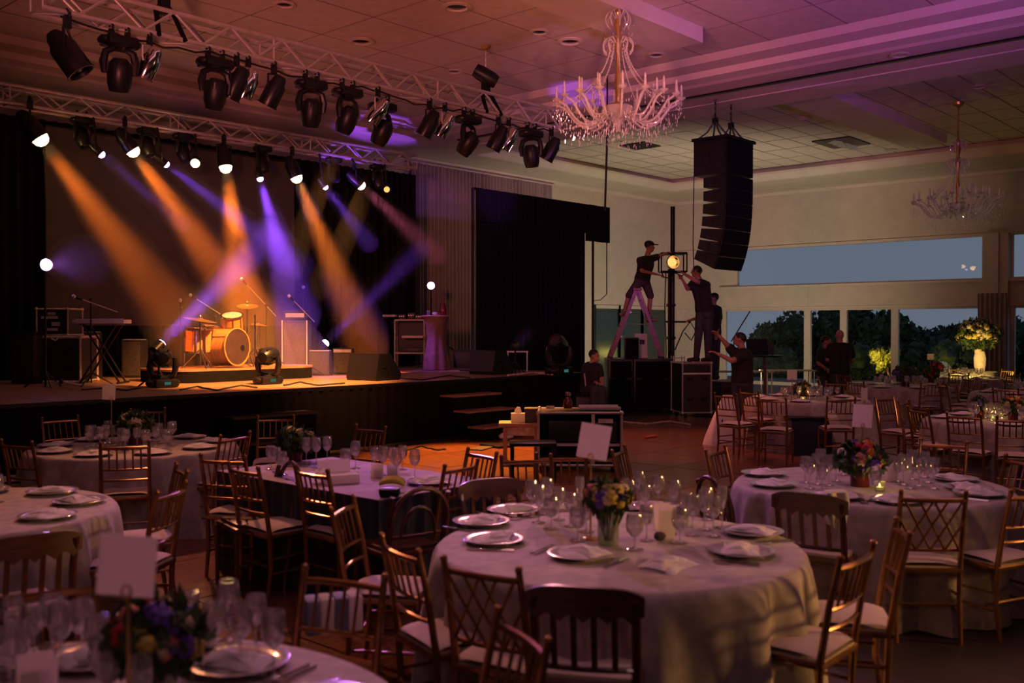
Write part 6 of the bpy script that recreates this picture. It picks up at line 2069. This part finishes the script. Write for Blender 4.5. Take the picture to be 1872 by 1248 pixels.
# ================================================================== TABLES AND WHAT STANDS ON THEM
TZ = TH + 0.001
def cloth_mesh(r, seed, drop=0.74, nf=17):
    rr = random.Random(seed)
    ph = [rr.uniform(0, 6.28) for _ in range(4)]
    N = 144
    mb = MB()
    rings = [(0.0, 0), (0.5, 0), (0.96, 0), (0.99, 0.004), (1.005, 0.02)] + [(1.01, 0.05 + (TH - 0.055) * k / 8) for k in range(9)]
    def fn(u, v):
        i = int(round(v * (len(rings) - 1)))
        rf, dz = rings[i]
        a = 2 * math.pi * u
        w_ = (max(0.0, dz - 0.015) / (TH - 0.02)) ** 0.6
        fold = math.sin(nf * a + ph[0] + 0.8 * math.sin(3 * a + ph[1])) * 0.6 + math.sin((nf + 6) * a + ph[2]) * 0.4
        rad_ = r * rf + w_ * (0.055 + 0.085 * fold)
        return Vector((rad_ * math.cos(a), rad_ * math.sin(a), TH - dz))
    mb.grid(fn, N, len(rings) - 1, True)
    return mb
def round_table(c, r, seed, label, zf=0.0):
    o = empty('round_table', (c[0], c[1], zf), label=label, cat='table')
    mb = cloth_mesh(r, seed)
    mb.v = [(v[0], v[1], v[2] - zf) for v in mb.v]
    build(mb, 'tablecloth', M['cloth'], o)
    build(MB().lathe([(0, TH - 0.05), (r - 0.02, TH - 0.05), (r - 0.02, TH - 0.01), (0, TH - 0.01)], 32), 'table_top', M['wood'], o)
    build(MB().lathe([(0.28, 0.0), (0.28, 0.03), (0.06, 0.08), (0.05, 0.55), (0.15, TH - 0.05)], 14), 'pedestal', M['blackm'], o)
    return o
NAMES = dict(T1='central round table', T2='right round table', T3='third round table back', T4='far right table with red flowers', T6='left round table near the stage', T7='table at the left picture edge', T8='blurred foreground table')
for k, (key, lb) in enumerate((('T1', 'large round central table under an ivory damask cloth to the floor'), ('T2', 'round table at right under an ivory cloth with wooden chairs before it'), ('T3', 'round table below the reaching man, pink-lit cloth'),
                               ('T4', 'round table at the far right with red and violet flowers'), ('T6', 'round ivory-clothed table at left close to the stage'), ('T7', 'round table cut off by the left edge of the picture'), ('T8', 'blurred round table in the bottom left foreground'))):
    round_table(TAB[key], 0.9 if key == 'T8' else TR, 11 + k, lb)
for k, (c, n, nm) in enumerate(TF):
    round_table((c.x, c.y), TR, 31 + k, 'round ' + nm)
# navy table
nt_ = empty('buffet_table', (4.29, 5.40, 0), label='rectangular table with a navy skirt and mauve top behind the left chairs', cat='table')
box('table_top', (-0.49, -0.87, TH - 0.045), (0.49, 0.87, TH - 0.015), M['wood'], nt_)
box('top_cloth', (-0.51, -0.89, TH - 0.015), (0.51, 0.89, TH), M['mauve'], nt_, 0.006)
for (a, b) in (((-0.51, -0.89), (0.51, -0.89)), ((0.51, -0.89), (0.51, 0.89)), ((0.51, 0.89), (-0.51, 0.89)), ((-0.51, 0.89), (-0.51, -0.89))):
    build(pleats((a[0], a[1], 0), (b[0], b[1], 0), 0.02, TH - 0.005, 0.008, 14 if abs(a[1] - b[1]) > 1 else 8, nz=1), 'skirt', M['navy'], nt_)
for x in (-0.4, 0.4):
    for y in (-0.7, 0.7):
        build(MB().tube((x, y, 0), (x, y, TH - 0.045), 0.02), 'leg', M['steel'], nt_)

# glass, plate, napkin, cutlery meshes
def wineglass(h, r, kind=0):
    b = h * (0.45 if kind == 0 else 0.36)
    p = [(0.0, 0.004), (r * 0.95, 0.001), (r * 0.97, 0.003), (r * 0.3, 0.009), (0.005, 0.016), (0.004, b * 0.6), (0.0055, b * 0.97), (r * 0.45, b * 1.06), (r * 0.88, b + (h - b) * 0.25), (r, b + (h - b) * 0.5), (r * 0.93, b + (h - b) * 0.8), (r * 0.83, h),
         (r * 0.80, h), (r * 0.90, b + (h - b) * 0.8), (r * 0.965, b + (h - b) * 0.5), (r * 0.85, b + (h - b) * 0.27), (r * 0.4, b * 1.10), (0.0, b * 1.06)]
    me = MB().lathe(p, 16).mesh('wine_glass')
    me.materials.append(M['glass'])
    return me
GL = [wineglass(0.20, 0.038), wineglass(0.175, 0.036), wineglass(0.165, 0.042, 1)]
fl = [(0.0, 0.004), (0.03, 0.001), (0.03, 0.003), (0.005, 0.012), (0.004, 0.09), (0.016, 0.11), (0.024, 0.15), (0.026, 0.19), (0.023, 0.22), (0.0215, 0.22), (0.024, 0.19), (0.022, 0.15), (0.013, 0.115), (0, 0.11)]
FLM = mesh_of(MB().lathe(fl, 14), 'champagne_flute', 'glass')
PLM = mesh_of(MB().lathe([(0, 0.006), (0.09, 0.006), (0.10, 0.011), (0.148, 0.019), (0.152, 0.022), (0.149, 0.023), (0.10, 0.015), (0.088, 0.010), (0, 0.010)], 36), 'charger_plate', 'charger')
def napkin_mesh(seed):
    rr = random.Random(seed)
    mb = MB()
    ph = rr.uniform(0, 6)
    for j, (w_, d_, z0) in enumerate(((0.25, 0.17, 0.0), (0.235, 0.13, 0.011), (0.15, 0.09, 0.021))):
        def fn(u, v, w_=w_, d_=d_, z0=z0):
            x, y = (u - .5), (v - .5)
            e = max(0, 1 - (abs(x) * 2) ** 6) * max(0, 1 - (abs(y) * 2) ** 6)
            return Vector((w_ * x + 0.006 * math.sin(5 * v + ph), d_ * y + 0.010 * math.sin(6 * u + ph + j) + (0.02 if j else 0), z0 + 0.014 * e + 0.004 * math.sin(9 * u + 5 * v + ph) * e))
        mb.grid(fn, 12, 8)
        mb.box((0, 0.02 if j else 0, z0 + 0.001), (w_ * 0.96, d_ * 0.9, 0.003))
    return mesh_of(mb, 'napkin', 'napkin')
NP = [napkin_mesh(k) for k in range(4)]
fk = MB().tube((0, -0.1, 0.004), (0, 0.03, 0.005), 0.0035, n=6)
fk.box((0, 0.045, 0.005), (0.022, 0.03, 0.003))
for s in (-1.5, -.5, .5, 1.5):
    fk.box((s * 0.0062, 0.078, 0.006), (0.0032, 0.045, 0.002))
FK = mesh_of(fk, 'fork', 'chrome')
kf = MB().box((0, -0.06, 0.005), (0.012, 0.09, 0.006), bev=0.002)
kf.box((0.002, 0.05, 0.005), (0.018, 0.13, 0.002))
KF = mesh_of(kf, 'knife', 'chrome')
VOT = (MB().lathe([(0.0, 0.0), (0.028, 0.0), (0.036, 0.06), (0.033, 0.06), (0.026, 0.006), (0, 0.006)], 16), MB().lathe([(0, 0.007), (0.024, 0.007), (0.026, 0.025), (0, 0.025)], 12), MB().lathe([(0, 0.026), (0.005, 0.03), (0.003, 0.042), (0, 0.05)], 6))
VOT = [mesh_of(VOT[0], 'holder', 'vglass'), mesh_of(VOT[1], 'wax', 'wax'), mesh_of(VOT[2], 'flame', 'flame')]
def glass(p, key, k=None):
    k = R.randrange(3) if k is None else k
    o = link('wine_glass', GL[k], None, None, (p[0], p[1], TZ), (0, 0, R.uniform(0, 6)))
    tag(o, 'clear stemmed glass standing on the ' + key, 'glass', 'glasses on the ' + key)
    return o
def flute(p, key):
    o = link('champagne_flute', FLM, None, None, (p[0], p[1], TZ))
    return tag(o, 'slim champagne flute standing on the ' + key, 'glass', 'flutes on the ' + key)
def setting(p, c, key, plate=True, cutlery=False, lab=None):
    d = Vector((c[0] - p[0], c[1] - p[1], 0)).normalized()
    rz = math.atan2(d.y, d.x) - math.pi / 2
    zz_ = TZ
    if plate:
        o = link('charger_plate', PLM, None, None, (p[0], p[1], TZ), (0, 0, rz))
        tag(o, 'round silver-rimmed charger plate on the ' + key, 'plate', 'charger plates on the ' + key)
        zz_ = TZ + 0.0105
    o = link('napkin', R.choice(NP), None, None, (p[0], p[1], zz_), (0, 0, rz + R.uniform(-.6, .6) + 0.3))
    tag(o, ('folded white napkin on a plate of the ' if plate else 'folded white napkin on the bare cloth of the ') + key, 'napkin', ('napkins on the plates of the ' if plate else 'loose napkins of the ') + key)
    if cutlery:
        s = Vector((d.y, -d.x, 0))
        for me, nm, of in ((FK, 'fork', -0.185), (KF, 'knife', 0.185), (FK, 'fork', -0.215)):
            q = Vector((p[0], p[1], TZ)) + s * of
            o = link(nm, me, None, None, q, (0, 0, rz + R.uniform(-.05, .05)))
            tag(o, 'shiny %s beside a charger plate on the %s' % (nm, key), nm, '%ss on the %s' % (nm, key))
def votive(p, key, lit=True):
    o = empty('votive_candle', (p[0], p[1], TZ), label='small lit votive candle in a glass on the ' + key, cat='candle', group='votives on the ' + key)
    link('holder', VOT[0], None, o)
    link('wax', VOT[1], None, o)
    link('flame', VOT[2], None, o)
    lamp('votive_light', 'POINT', (p[0], p[1], TZ + 0.09), (1.0, 0.5, 0.15), 0.5, size=0.02)
def fits(p, placed, dmin):
    return all((Vector(p) - Vector(q)).length > dmin for q in placed)
# bouquets
PET = {}
def bloom_mesh(m):
    if m in PET:
        return PET[m]
    mb = MB()
    for ring, (n, r, z, t) in enumerate(((6, 0.028, 0.0, 1.0), (5, 0.017, 0.008, 0.6), (3, 0.007, 0.013, 0.3))):
        for k in range(n):
            a = 2 * math.pi * k / n + ring * 0.5
            q = Matrix.Rotation(a, 3, 'Z') @ Matrix.Rotation(-0.9 + 0.4 * ring * -1, 3, 'Y')
            mb.ball(Vector((r * math.cos(a), r * math.sin(a), z)), (0.004, 0.017, 0.019), 7, 5, q)
    mb.ball((0, 0, 0.004), 0.014, 8, 5)
    PET[m] = mesh_of(mb, 'bloom', m)
    return PET[m]
def bouquet(p, rad_, h, cols, n, label, vh=0.14, vr=0.05, seed=3, z0=TZ, vase='vglass', leaves=160, flat=0.8):
    rr = random.Random(seed)
    o = empty('bouquet', (p[0], p[1], z0), label=label, cat='flowers')
    build(MB().lathe([(0, 0.0), (vr, 0.0), (vr * 1.02, vh * 0.5), (vr * 1.05, vh), (vr * 0.98, vh), (vr * 0.94, vh * 0.5), (vr * 0.9, 0.008), (0, 0.008)], 20), 'vase', M[vase], o)
    stems = MB()
    lf = MB()
    c = Vector((0, 0, h - rad_ * flat))
    for k in range(int(n * 1.5)):
        v = Vector((rr.gauss(0, 1), rr.gauss(0, 1), abs(rr.gauss(0, 1)) - 0.35)).normalized()
        q = c + Vector((v.x * rad_, v.y * rad_, v.z * rad_ * flat)) * rr.uniform(.85, 1.05)
        s = rr.uniform(.5, 1.0) * (rad_ / 0.13) ** 0.5
        b = link('bloom', bloom_mesh(rr.choice(cols)), None, o, q, v.to_track_quat('Z', 'Y'), s)
        stems.tube((v.x * vr * .3, v.y * vr * .3, 0.02), q, 0.003, n=5)
    for k in range(int(leaves * 1.5)):
        v = Vector((rr.gauss(0, 1), rr.gauss(0, 1), rr.gauss(0, 1) * .8)).normalized()
        q = c + Vector((v.x, v.y, v.z * flat)) * rad_ * rr.uniform(.6, 1.12)
        if q.z < vh * .8:
            q.z = vh * .8 + rr.uniform(0, .03)
        m3 = Euler((rr.uniform(0, 6), rr.uniform(0, 6), rr.uniform(0, 6))).to_matrix()
        s = rr.uniform(.025, .05) * (rad_ / 0.13) ** 0.5
        lf.add([m3 @ Vector(t) * s + q for t in ((-1, 0, 0), (-.2, .42, .1), (1, 0, -.15), (-.2, -.42, .1))], [(0, 1, 2, 3)])
    build(stems, 'stems', M['leaf'], o)
    f = build(lf, 'leaves', M['leaf'], o, smooth=False)
    f['kind'] = 'stuff'
    return o
def card_stand(px, py, D, wpx, hpx, label, tilt=0.0, yaw=0.0, zb=TZ, stem_px=None):
    k = D / F
    c = PD(px, py, D)
    b = PD(stem_px or px, py, D)
    o = empty('table_card', (b.x, b.y, zb), RZ + yaw, label, 'card')
    hc = c.z - zb
    dx = ((px - stem_px) * k) if stem_px else 0
    build(MB().lathe([(0, 0), (0.035, 0), (0.035, 0.006), (0.006, 0.014), (0, 0.014)], 16), 'base', M['brass'], o)
    build(MB().tube((0, 0.006, 0.01), (0, 0.006, hc - hpx * k * 0.45), 0.0045), 'stem', M['brass'], o)
    build(MB().poly([(0.012 * math.sin(a), -0.005, hc - hpx * k * 0.42 + 0.016 * math.cos(a)) for a in [0.6 * t for t in range(11)]], 0.0028, 6), 'clip', M['brass'], o)
    q = Matrix.Rotation(tilt, 3, 'Y')
    build(MB().box((dx, 0.0, hc), (wpx * k, 0.003, hpx * k), q), 'card', M['paper'], o, smooth=False)
    return o
def menu(p, key, rz, label, w_=0.09, h=0.17):
    o = empty('menu_card', (p[0], p[1], TZ), rz, label, 'card')
    build(MB().box((0, -0.012, h / 2), (w_, 0.003, h), Matrix.Rotation(0.14, 3, 'X')), 'front_leaf', M['paper'], o, smooth=False)
    build(MB().box((0, 0.036, h / 2), (w_, 0.003, h), Matrix.Rotation(-0.14, 3, 'X')), 'back_leaf', M['paper'], o, smooth=False)
    return o
# ---- T1
k1 = NAMES['T1']
c = TAB['T1']
for (px, py) in ((880, 957), (902, 990), (1062, 1017), (1356, 1012), (1376, 976), (940, 936)):
    setting(PZ(px, py, TZ), c, k1, True, True)
setting(PZ(1222, 1035, TZ), c, k1, False)
setting(PZ(1010, 928, TZ), c, k1, False)
for (px, py) in ((985, 955), (1008, 966), (1022, 950), (1043, 962), (1000, 940), (972, 944), (1056, 988), (1072, 972), (1160, 1004), (1182, 988), (1243, 992), (1266, 978), (1288, 968), (1304, 980), (1255, 962), (1225, 975), (1180, 944), (1203, 934), (1232, 945), (1292, 950), (1150, 930), (1168, 924)):
    glass(PZ(px, py, TZ), k1)
for (px, py) in ((1060, 945), (1320, 965)):
    flute(PZ(px, py, TZ), k1)
bouquet(PZ(1112, 995, TZ), 0.105, 0.31, ('yellow', 'cream', 'violet', 'violet', 'pink', 'leafy'), 22, 'yellow, cream and violet bouquet in a glass vase on the central table', 0.16, 0.05, 5)
card_stand(1086, 807, PZ(1083, 985, TZ).dot(fw), 56, 64, 'blank white card tilted on a tall brass holder above the central table', 0.17, 0, TZ, 1080)
menu(PZ(1217, 985, TZ), k1, RZ + 0.3, 'white folded menu card standing among the glasses of the central table')
o = build(MB().ball((0, 0, 0.022), (0.035, 0.03, 0.022), 7, 5), 'pebble', M['amp'], None, PZ(1206, 988, TZ), smooth=False)
tag(o, 'dark grey faceted stone on the cloth beside the menu card', 'stone')
# ---- T2
k2 = NAMES['T2']
c = TAB['T2']
for (px, py) in ((1412, 888), (1395, 868), (1530, 910), (1640, 918), (1745, 878), (1770, 895), (1790, 905)):
    setting(PZ(px, py, TZ), c, k2, True, py > 900)
for (px, py) in ((1480, 893), (1493, 885), (1503, 897), (1515, 887), (1528, 879), (1472, 882), (1500, 874), (1540, 868), (1651, 886), (1664, 893), (1680, 888), (1696, 882), (1707, 893), (1640, 880), (1668, 876), (1690, 872), (1600, 915)):
    glass(PZ(px, py, TZ), k2)
bouquet(PZ(1572, 888, TZ), 0.15, 0.29, ('pink', 'red', 'violet', 'cream', 'pink', 'orange'), 26, 'low pink, red and violet bouquet in a dark vase on the right table', 0.12, 0.06, 8, vase='maroon', leaves=240)
votive(PZ(1608, 897, TZ), k2)
card_stand(1577, 760, PZ(1572, 880, TZ).dot(fw), 36, 42, 'blank white card on a thin holder above the right table bouquet', 0.07)
menu(PZ(1628, 880, TZ), k2, RZ - 0.2, 'white menu card standing right of the bouquet on the right table', 0.08, 0.13)
# ---- other round tables, laid round
def lay(key, seed, n, ng, dmin=0.075, cutlery=False, keep=None, plates=True):
    rr = random.Random(seed)
    nm = NAMES.get(key, key)
    c = TAB[key] if key in TAB else keep
    placed = []
    for k in range(n):
        a = 2 * math.pi * (k + 0.4) / n
        p = (c[0] + 0.66 * math.cos(a), c[1] + 0.66 * math.sin(a))
        setting(p, c, nm, plates, cutlery)
    t = 0
    while len(placed) < ng and t < 800:
        t += 1
        a = rr.uniform(0, 6.28)
        r = rr.uniform(0.17, 0.43)
        p = (c[0] + r * math.cos(a), c[1] + r * math.sin(a))
        if fits(p, placed, dmin):
            placed.append(p)
            glass(p, nm)
lay('T3', 3, 8, 22)
lay('T4', 4, 8, 26)
lay('T6', 6, 9, 24)
lay('T7', 7, 9, 18)
lay('T8', 8, 9, 6, cutlery=True)
for (px, py) in ((62, 1205), (112, 1222), (150, 1192), (22, 1190), (392, 1196), (440, 1222), (468, 1186), (345, 1180), (418, 1172), (95, 1180), (180, 1225), (30, 1240), (370, 1235), (500, 1240)):
    glass(PZ(px, py, TZ), NAMES['T8'])
bouquet((TAB['T3'][0] - 0.05, TAB['T3'][1] + 0.05), 0.13, 0.24, ('orange', 'red', 'violet', 'pink'), 18, 'low orange and violet bouquet on the third table back', 0.1, 0.06, 12, vase='maroon')
bouquet(PZ(1852, 768, TZ), 0.12, 0.26, ('red', 'yellow', 'orange', 'pink'), 18, 'red and yellow bouquet on the far right table', 0.1, 0.05, 13, vase='maroon')
bouquet(PZ(1790, 765, TZ), 0.085, 0.25, ('violet', 'violet', 'leaf'), 14, 'small violet bouquet on the far right table', 0.1, 0.05, 14, vase='maroon')
bouquet(PZ(248, 812, TZ), 0.14, 0.29, ('cream', 'pink', 'leafy', 'leaf'), 18, 'green bouquet with one pink bloom on the left round table', 0.12, 0.06, 15, vase='maroon', leaves=260)
bouquet(PZ(282, 1275, TZ), 0.13, 0.27, ('yellow', 'violet', 'red', 'cream', 'pink', 'violet'), 26, 'blurred mixed bouquet of yellow, violet and red in the foreground', 0.10, 0.06, 16, leaves=220)
for (px, py, key) in ((1815, 768, 'T4'), (1830, 762, 'T4'), (1468, 733, 'T3')):
    votive(PZ(px, py, TZ), NAMES[key])
card_stand(199, 716, PZ(203, 815, TZ).dot(fw), 24, 29, 'blank white card on a brass stem above the left round table', 0.05, 0, TZ, 203)
card_stand(232, 1034, 2.35, 106, 112, 'large blurred white card on a brass holder in the foreground', 0.08, 0, TZ, 232)
card_stand(1448, 685, PZ(1455, 735, TZ).dot(fw), 18, 18, 'small pinkish card on a stem at the third table back', 0.0)
card_stand(1580, 722, 11.0, 12, 26, 'narrow white card turned sideways among the chairs right of the black box', 0.0, 0.0, 0.03)
menu((TAB['T8'][0] + 0.05, TAB['T8'][1] + 0.2), 'T8', RZ + 0.6, 'blurred white menu card standing on the foreground table')
# far tables
for k, (cc, n, nm) in enumerate(TF):
    lay('the ' + nm if False else nm, 50 + k, 7, 18, keep=(cc.x, cc.y))
bouquet(PZ(1655, 706, TZ), 0.2, 0.36, ('leaf', 'violet'), 12, 'dark round bouquet on the table near the window', 0.12, 0.07, 21, vase='maroon', leaves=260)
bouquet(PZ(1702, 702, TZ), 0.13, 0.3, ('red', 'leaf', 'red'), 12, 'small dark bouquet with red blooms behind the row of chairs', 0.1, 0.05, 22, vase='maroon')
bouquet(PZ(1712, 690, TZ), 0.14, 0.32, ('red', 'pink', 'red'), 14, 'red bouquet on the farthest table', 0.1, 0.05, 23, vase='maroon')
card_stand(1701, 652, PZ(1704, 690, TZ).dot(fw), 12, 11, 'tiny white card on a tall stem on the farthest table', 0.0)
for (px, py) in ((1778, 692), (1740, 692), (1768, 686)):
    votive(PZ(px, py, TZ), TF[1][2])
# pale glowing vase and tall flowers on a side table by the column
sv = At('console_table', 1790, 745, 0, 'small clothed console table by the column carrying the tall flowers', 'table', depth=21.6)
def cn(u, v):
    a = 2 * math.pi * u
    r = 0.36 + 0.05 * v + 0.03 * v * math.sin(9 * a)
    return Vector((r * math.cos(a), r * math.sin(a), 0.74 * (1 - v) + 0.005))
build(MB().grid(cn, 64, 5, True), 'tablecloth', M['cloth'], sv.o)
sv.lathe('table_top', [(0, 0.72), (0.365, 0.72), (0.365, 0.75), (0, 0.75)], 'cloth')
q = At('tall_vase', 1791, 690, 0.75, 'tall pale candle-lit vase below the yellow flowers by the column', 'vase', depth=21.6)
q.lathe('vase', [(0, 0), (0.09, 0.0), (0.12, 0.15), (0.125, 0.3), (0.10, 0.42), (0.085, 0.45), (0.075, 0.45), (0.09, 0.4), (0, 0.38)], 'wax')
q.lathe('rim', [(0.085, 0.44), (0.092, 0.45), (0.085, 0.46), (0.078, 0.45), (0.085, 0.44)], 'cream')
bouquet(PD(1788, 640, 21.6), 0.42, 0.75, ('cream', 'yellow', 'cream', 'cream'), 80, 'big yellow-white flower arrangement bursting above the pale vase', 0.08, 0.07, 30, z0=1.17, leaves=420, flat=0.85, vase='wax')
lamp('flower_lamp', 'POINT', PD(1776, 655, 20.7), (1.0, 0.66, 0.16), 34, size=0.05)
dr_ = build(pleats((XW - 0.35, 7.35, 0), (XW - 0.32, 8.05, 0), 0.02, 2.6, 0.05, 6, nz=1), 'column_curtain', M['drape'])
tag(dr_, 'warm-lit gathered curtain in front of the right column', 'curtain')
# navy table clutter
kn = 'navy table'
for (px, py) in ((632, 862), (598, 845), (578, 848), (560, 848), (716, 862), (736, 858), (758, 875), (700, 868), (685, 862), (650, 856), (505, 862), (515, 868), (495, 858), (725, 876)):
    glass(PZ(px, py, TZ), kn)
setting(PZ(785, 884, TZ), (4.29, 5.40), kn)
t = At('paper_box', 622, 880, TZ, 'opened white cardboard box on the navy table', 'box', rz=RZ + 0.4)
t.box('base', -0.11, 0.11, -0.09, 0.09, 0, 0.055, 'paper')
build(MB().box((-0.02, 0.10, 0.09), (0.22, 0.004, 0.10), Euler((-0.5, 0, 0)).to_matrix()), 'lid', M['paper'], t.o)
build(MB().box((-0.15, 0.0, 0.06), (0.1, 0.16, 0.004), Euler((0, -0.6, 0)).to_matrix()), 'flap', M['paper'], t.o)
for k, (px, py) in enumerate(((690, 872), (718, 872))):
    menu(PZ(px, py, TZ), kn, RZ + (0.3 - 0.5 * k), 'small white place card on the navy table, %s of the two' % ('left' if k == 0 else 'right'), 0.075, 0.09)
bn = empty('banana_bunch', PZ(717, 896, TZ), RZ, 'yellow bananas lying on a dark plate on the navy table', 'bananas')
for k in range(3):
    pts = [(0.085 * math.cos(a) + 0.0, 0.03 * k - 0.03, 0.02 + 0.045 * math.sin(a) + 0.004 * k) for a in [0.35 + 0.3 * t for t in range(9)]]
    build(MB().poly(pts, [0.006, 0.014, 0.017, 0.018, 0.018, 0.018, 0.017, 0.013, 0.006], 8), 'banana', M['yellow'], bn)
o = empty('dark_pouch', PZ(712, 908, TZ), RZ, 'dark pouch in front of the bananas on the navy table', 'pouch')
build(MB().box((0, 0, 0.03), (0.13, 0.07, 0.06), bev=0.025), 'bag', M['blackp'], o)
build(MB().tube((-0.05, -0.036, 0.05), (0.05, -0.036, 0.05), 0.003), 'zip', M['steel'], o)
bouquet(PZ(540, 842, TZ), 0.14, 0.26, ('leaf', 'leafy'), 8, 'leafy green plant on the far side of the navy table', 0.09, 0.05, 33, vase='maroon', leaves=240)
# white bag on the chair, black box with papers, bits near the third table
wb_ = PZ(1318, 812, 0.02)
o = empty('white_bag', wb_, RZ + 0.2, 'white bag with black marks slumped against the chair at the third table', 'bag')
def bagf(u, v):
    a = 2 * math.pi * u
    r = (1 - 0.72 * v ** 1.3) * (1 + 0.08 * math.sin(5 * a + 3 * v))
    return Vector((0.26 * r * math.cos(a) + 0.10 * v, 0.15 * r * math.sin(a), 0.72 * v))
build(MB().grid(bagf, 36, 8, True), 'sack', M['napkin'], o)
for (x, z, s) in ((0.0, 0.36, 0.05), (0.04, 0.28, 0.04)):
    build(MB().box((x, -0.135 + z * 0.14, z), (s, 0.012, s * 1.3), Euler((-0.22, 0.5, 0)).to_matrix()), 'printed_mark', M['blackp'], o)
bx = At('black_box', 1484, 836, 0.0, 'low black cloth-covered box beside the chairs of the third table', 'box')
bx.box('body', bx.x(1447), bx.x(1522), 0, 0.5, 0.0, bx.z(766), 'navy', 0.02)
bx.box('lid', bx.x(1445), bx.x(1524), -0.02, 0.52, bx.z(766), bx.z(763), 'blackp')
t = At('paper_sign', 1530, 836, 0.0, 'bent strip of white paper leaning on the black box', 'paper', depth=bx.D - 0.1)
build(MB().box((0.0, 0, t.z(785) + 0.0), (0.13, 0.004, 0.36), Euler((0.1, -0.35, 0)).to_matrix()), 'sheet', M['paper'], t.o)
build(MB().box((-0.07, 0.02, t.z(757)), (0.12, 0.004, 0.12), Euler((-0.5, -0.5, 0.2)).to_matrix()), 'folded_top', M['paper'], t.o)
build(MB().tube((0.02, 0.02, 0), (0.0, 0.02, t.z(790)), 0.006), 'support_wire', M['brass'], t.o)
# bag on the foreground chair, cloth on the dark chair
p = PZ(608, 1150, 0.46)
o = empty('striped_bag', (p.x, p.y, 0.46), RZ + 0.4, 'pale blue and white striped bag on the foreground chair', 'bag')
for k in range(4):
    build(MB().box((-0.09 + 0.06 * k, 0, 0.07), (0.058, 0.12, 0.15), bev=0.015), 'stripe_panel', M['paper'] if k % 2 else mat('pale_blue', (0.25, 0.28, 0.4), 0.8), o)
p = PZ(1524, 905, 0.79)
o = empty('draped_cloth', p, RZ + 0.25, 'pale glossy cloth hanging over the crest of the dark chair at the right table', 'cloth')
build(MB().grid(lambda u, v: Vector(((u - .5) * 0.13 + 0.01 * math.sin(6 * v), -0.035 - 0.012 * math.sin(9 * u), 0.02 - 0.24 * v * (0.7 + 0.3 * u))), 10, 8), 'front_fall', M['napkin'], o)
build(MB().grid(lambda u, v: Vector(((u - .5) * 0.13, -0.035 + 0.07 * v, 0.02 + 0.012 * math.sin(math.pi * v))), 10, 4), 'top_fold', M['napkin'], o)
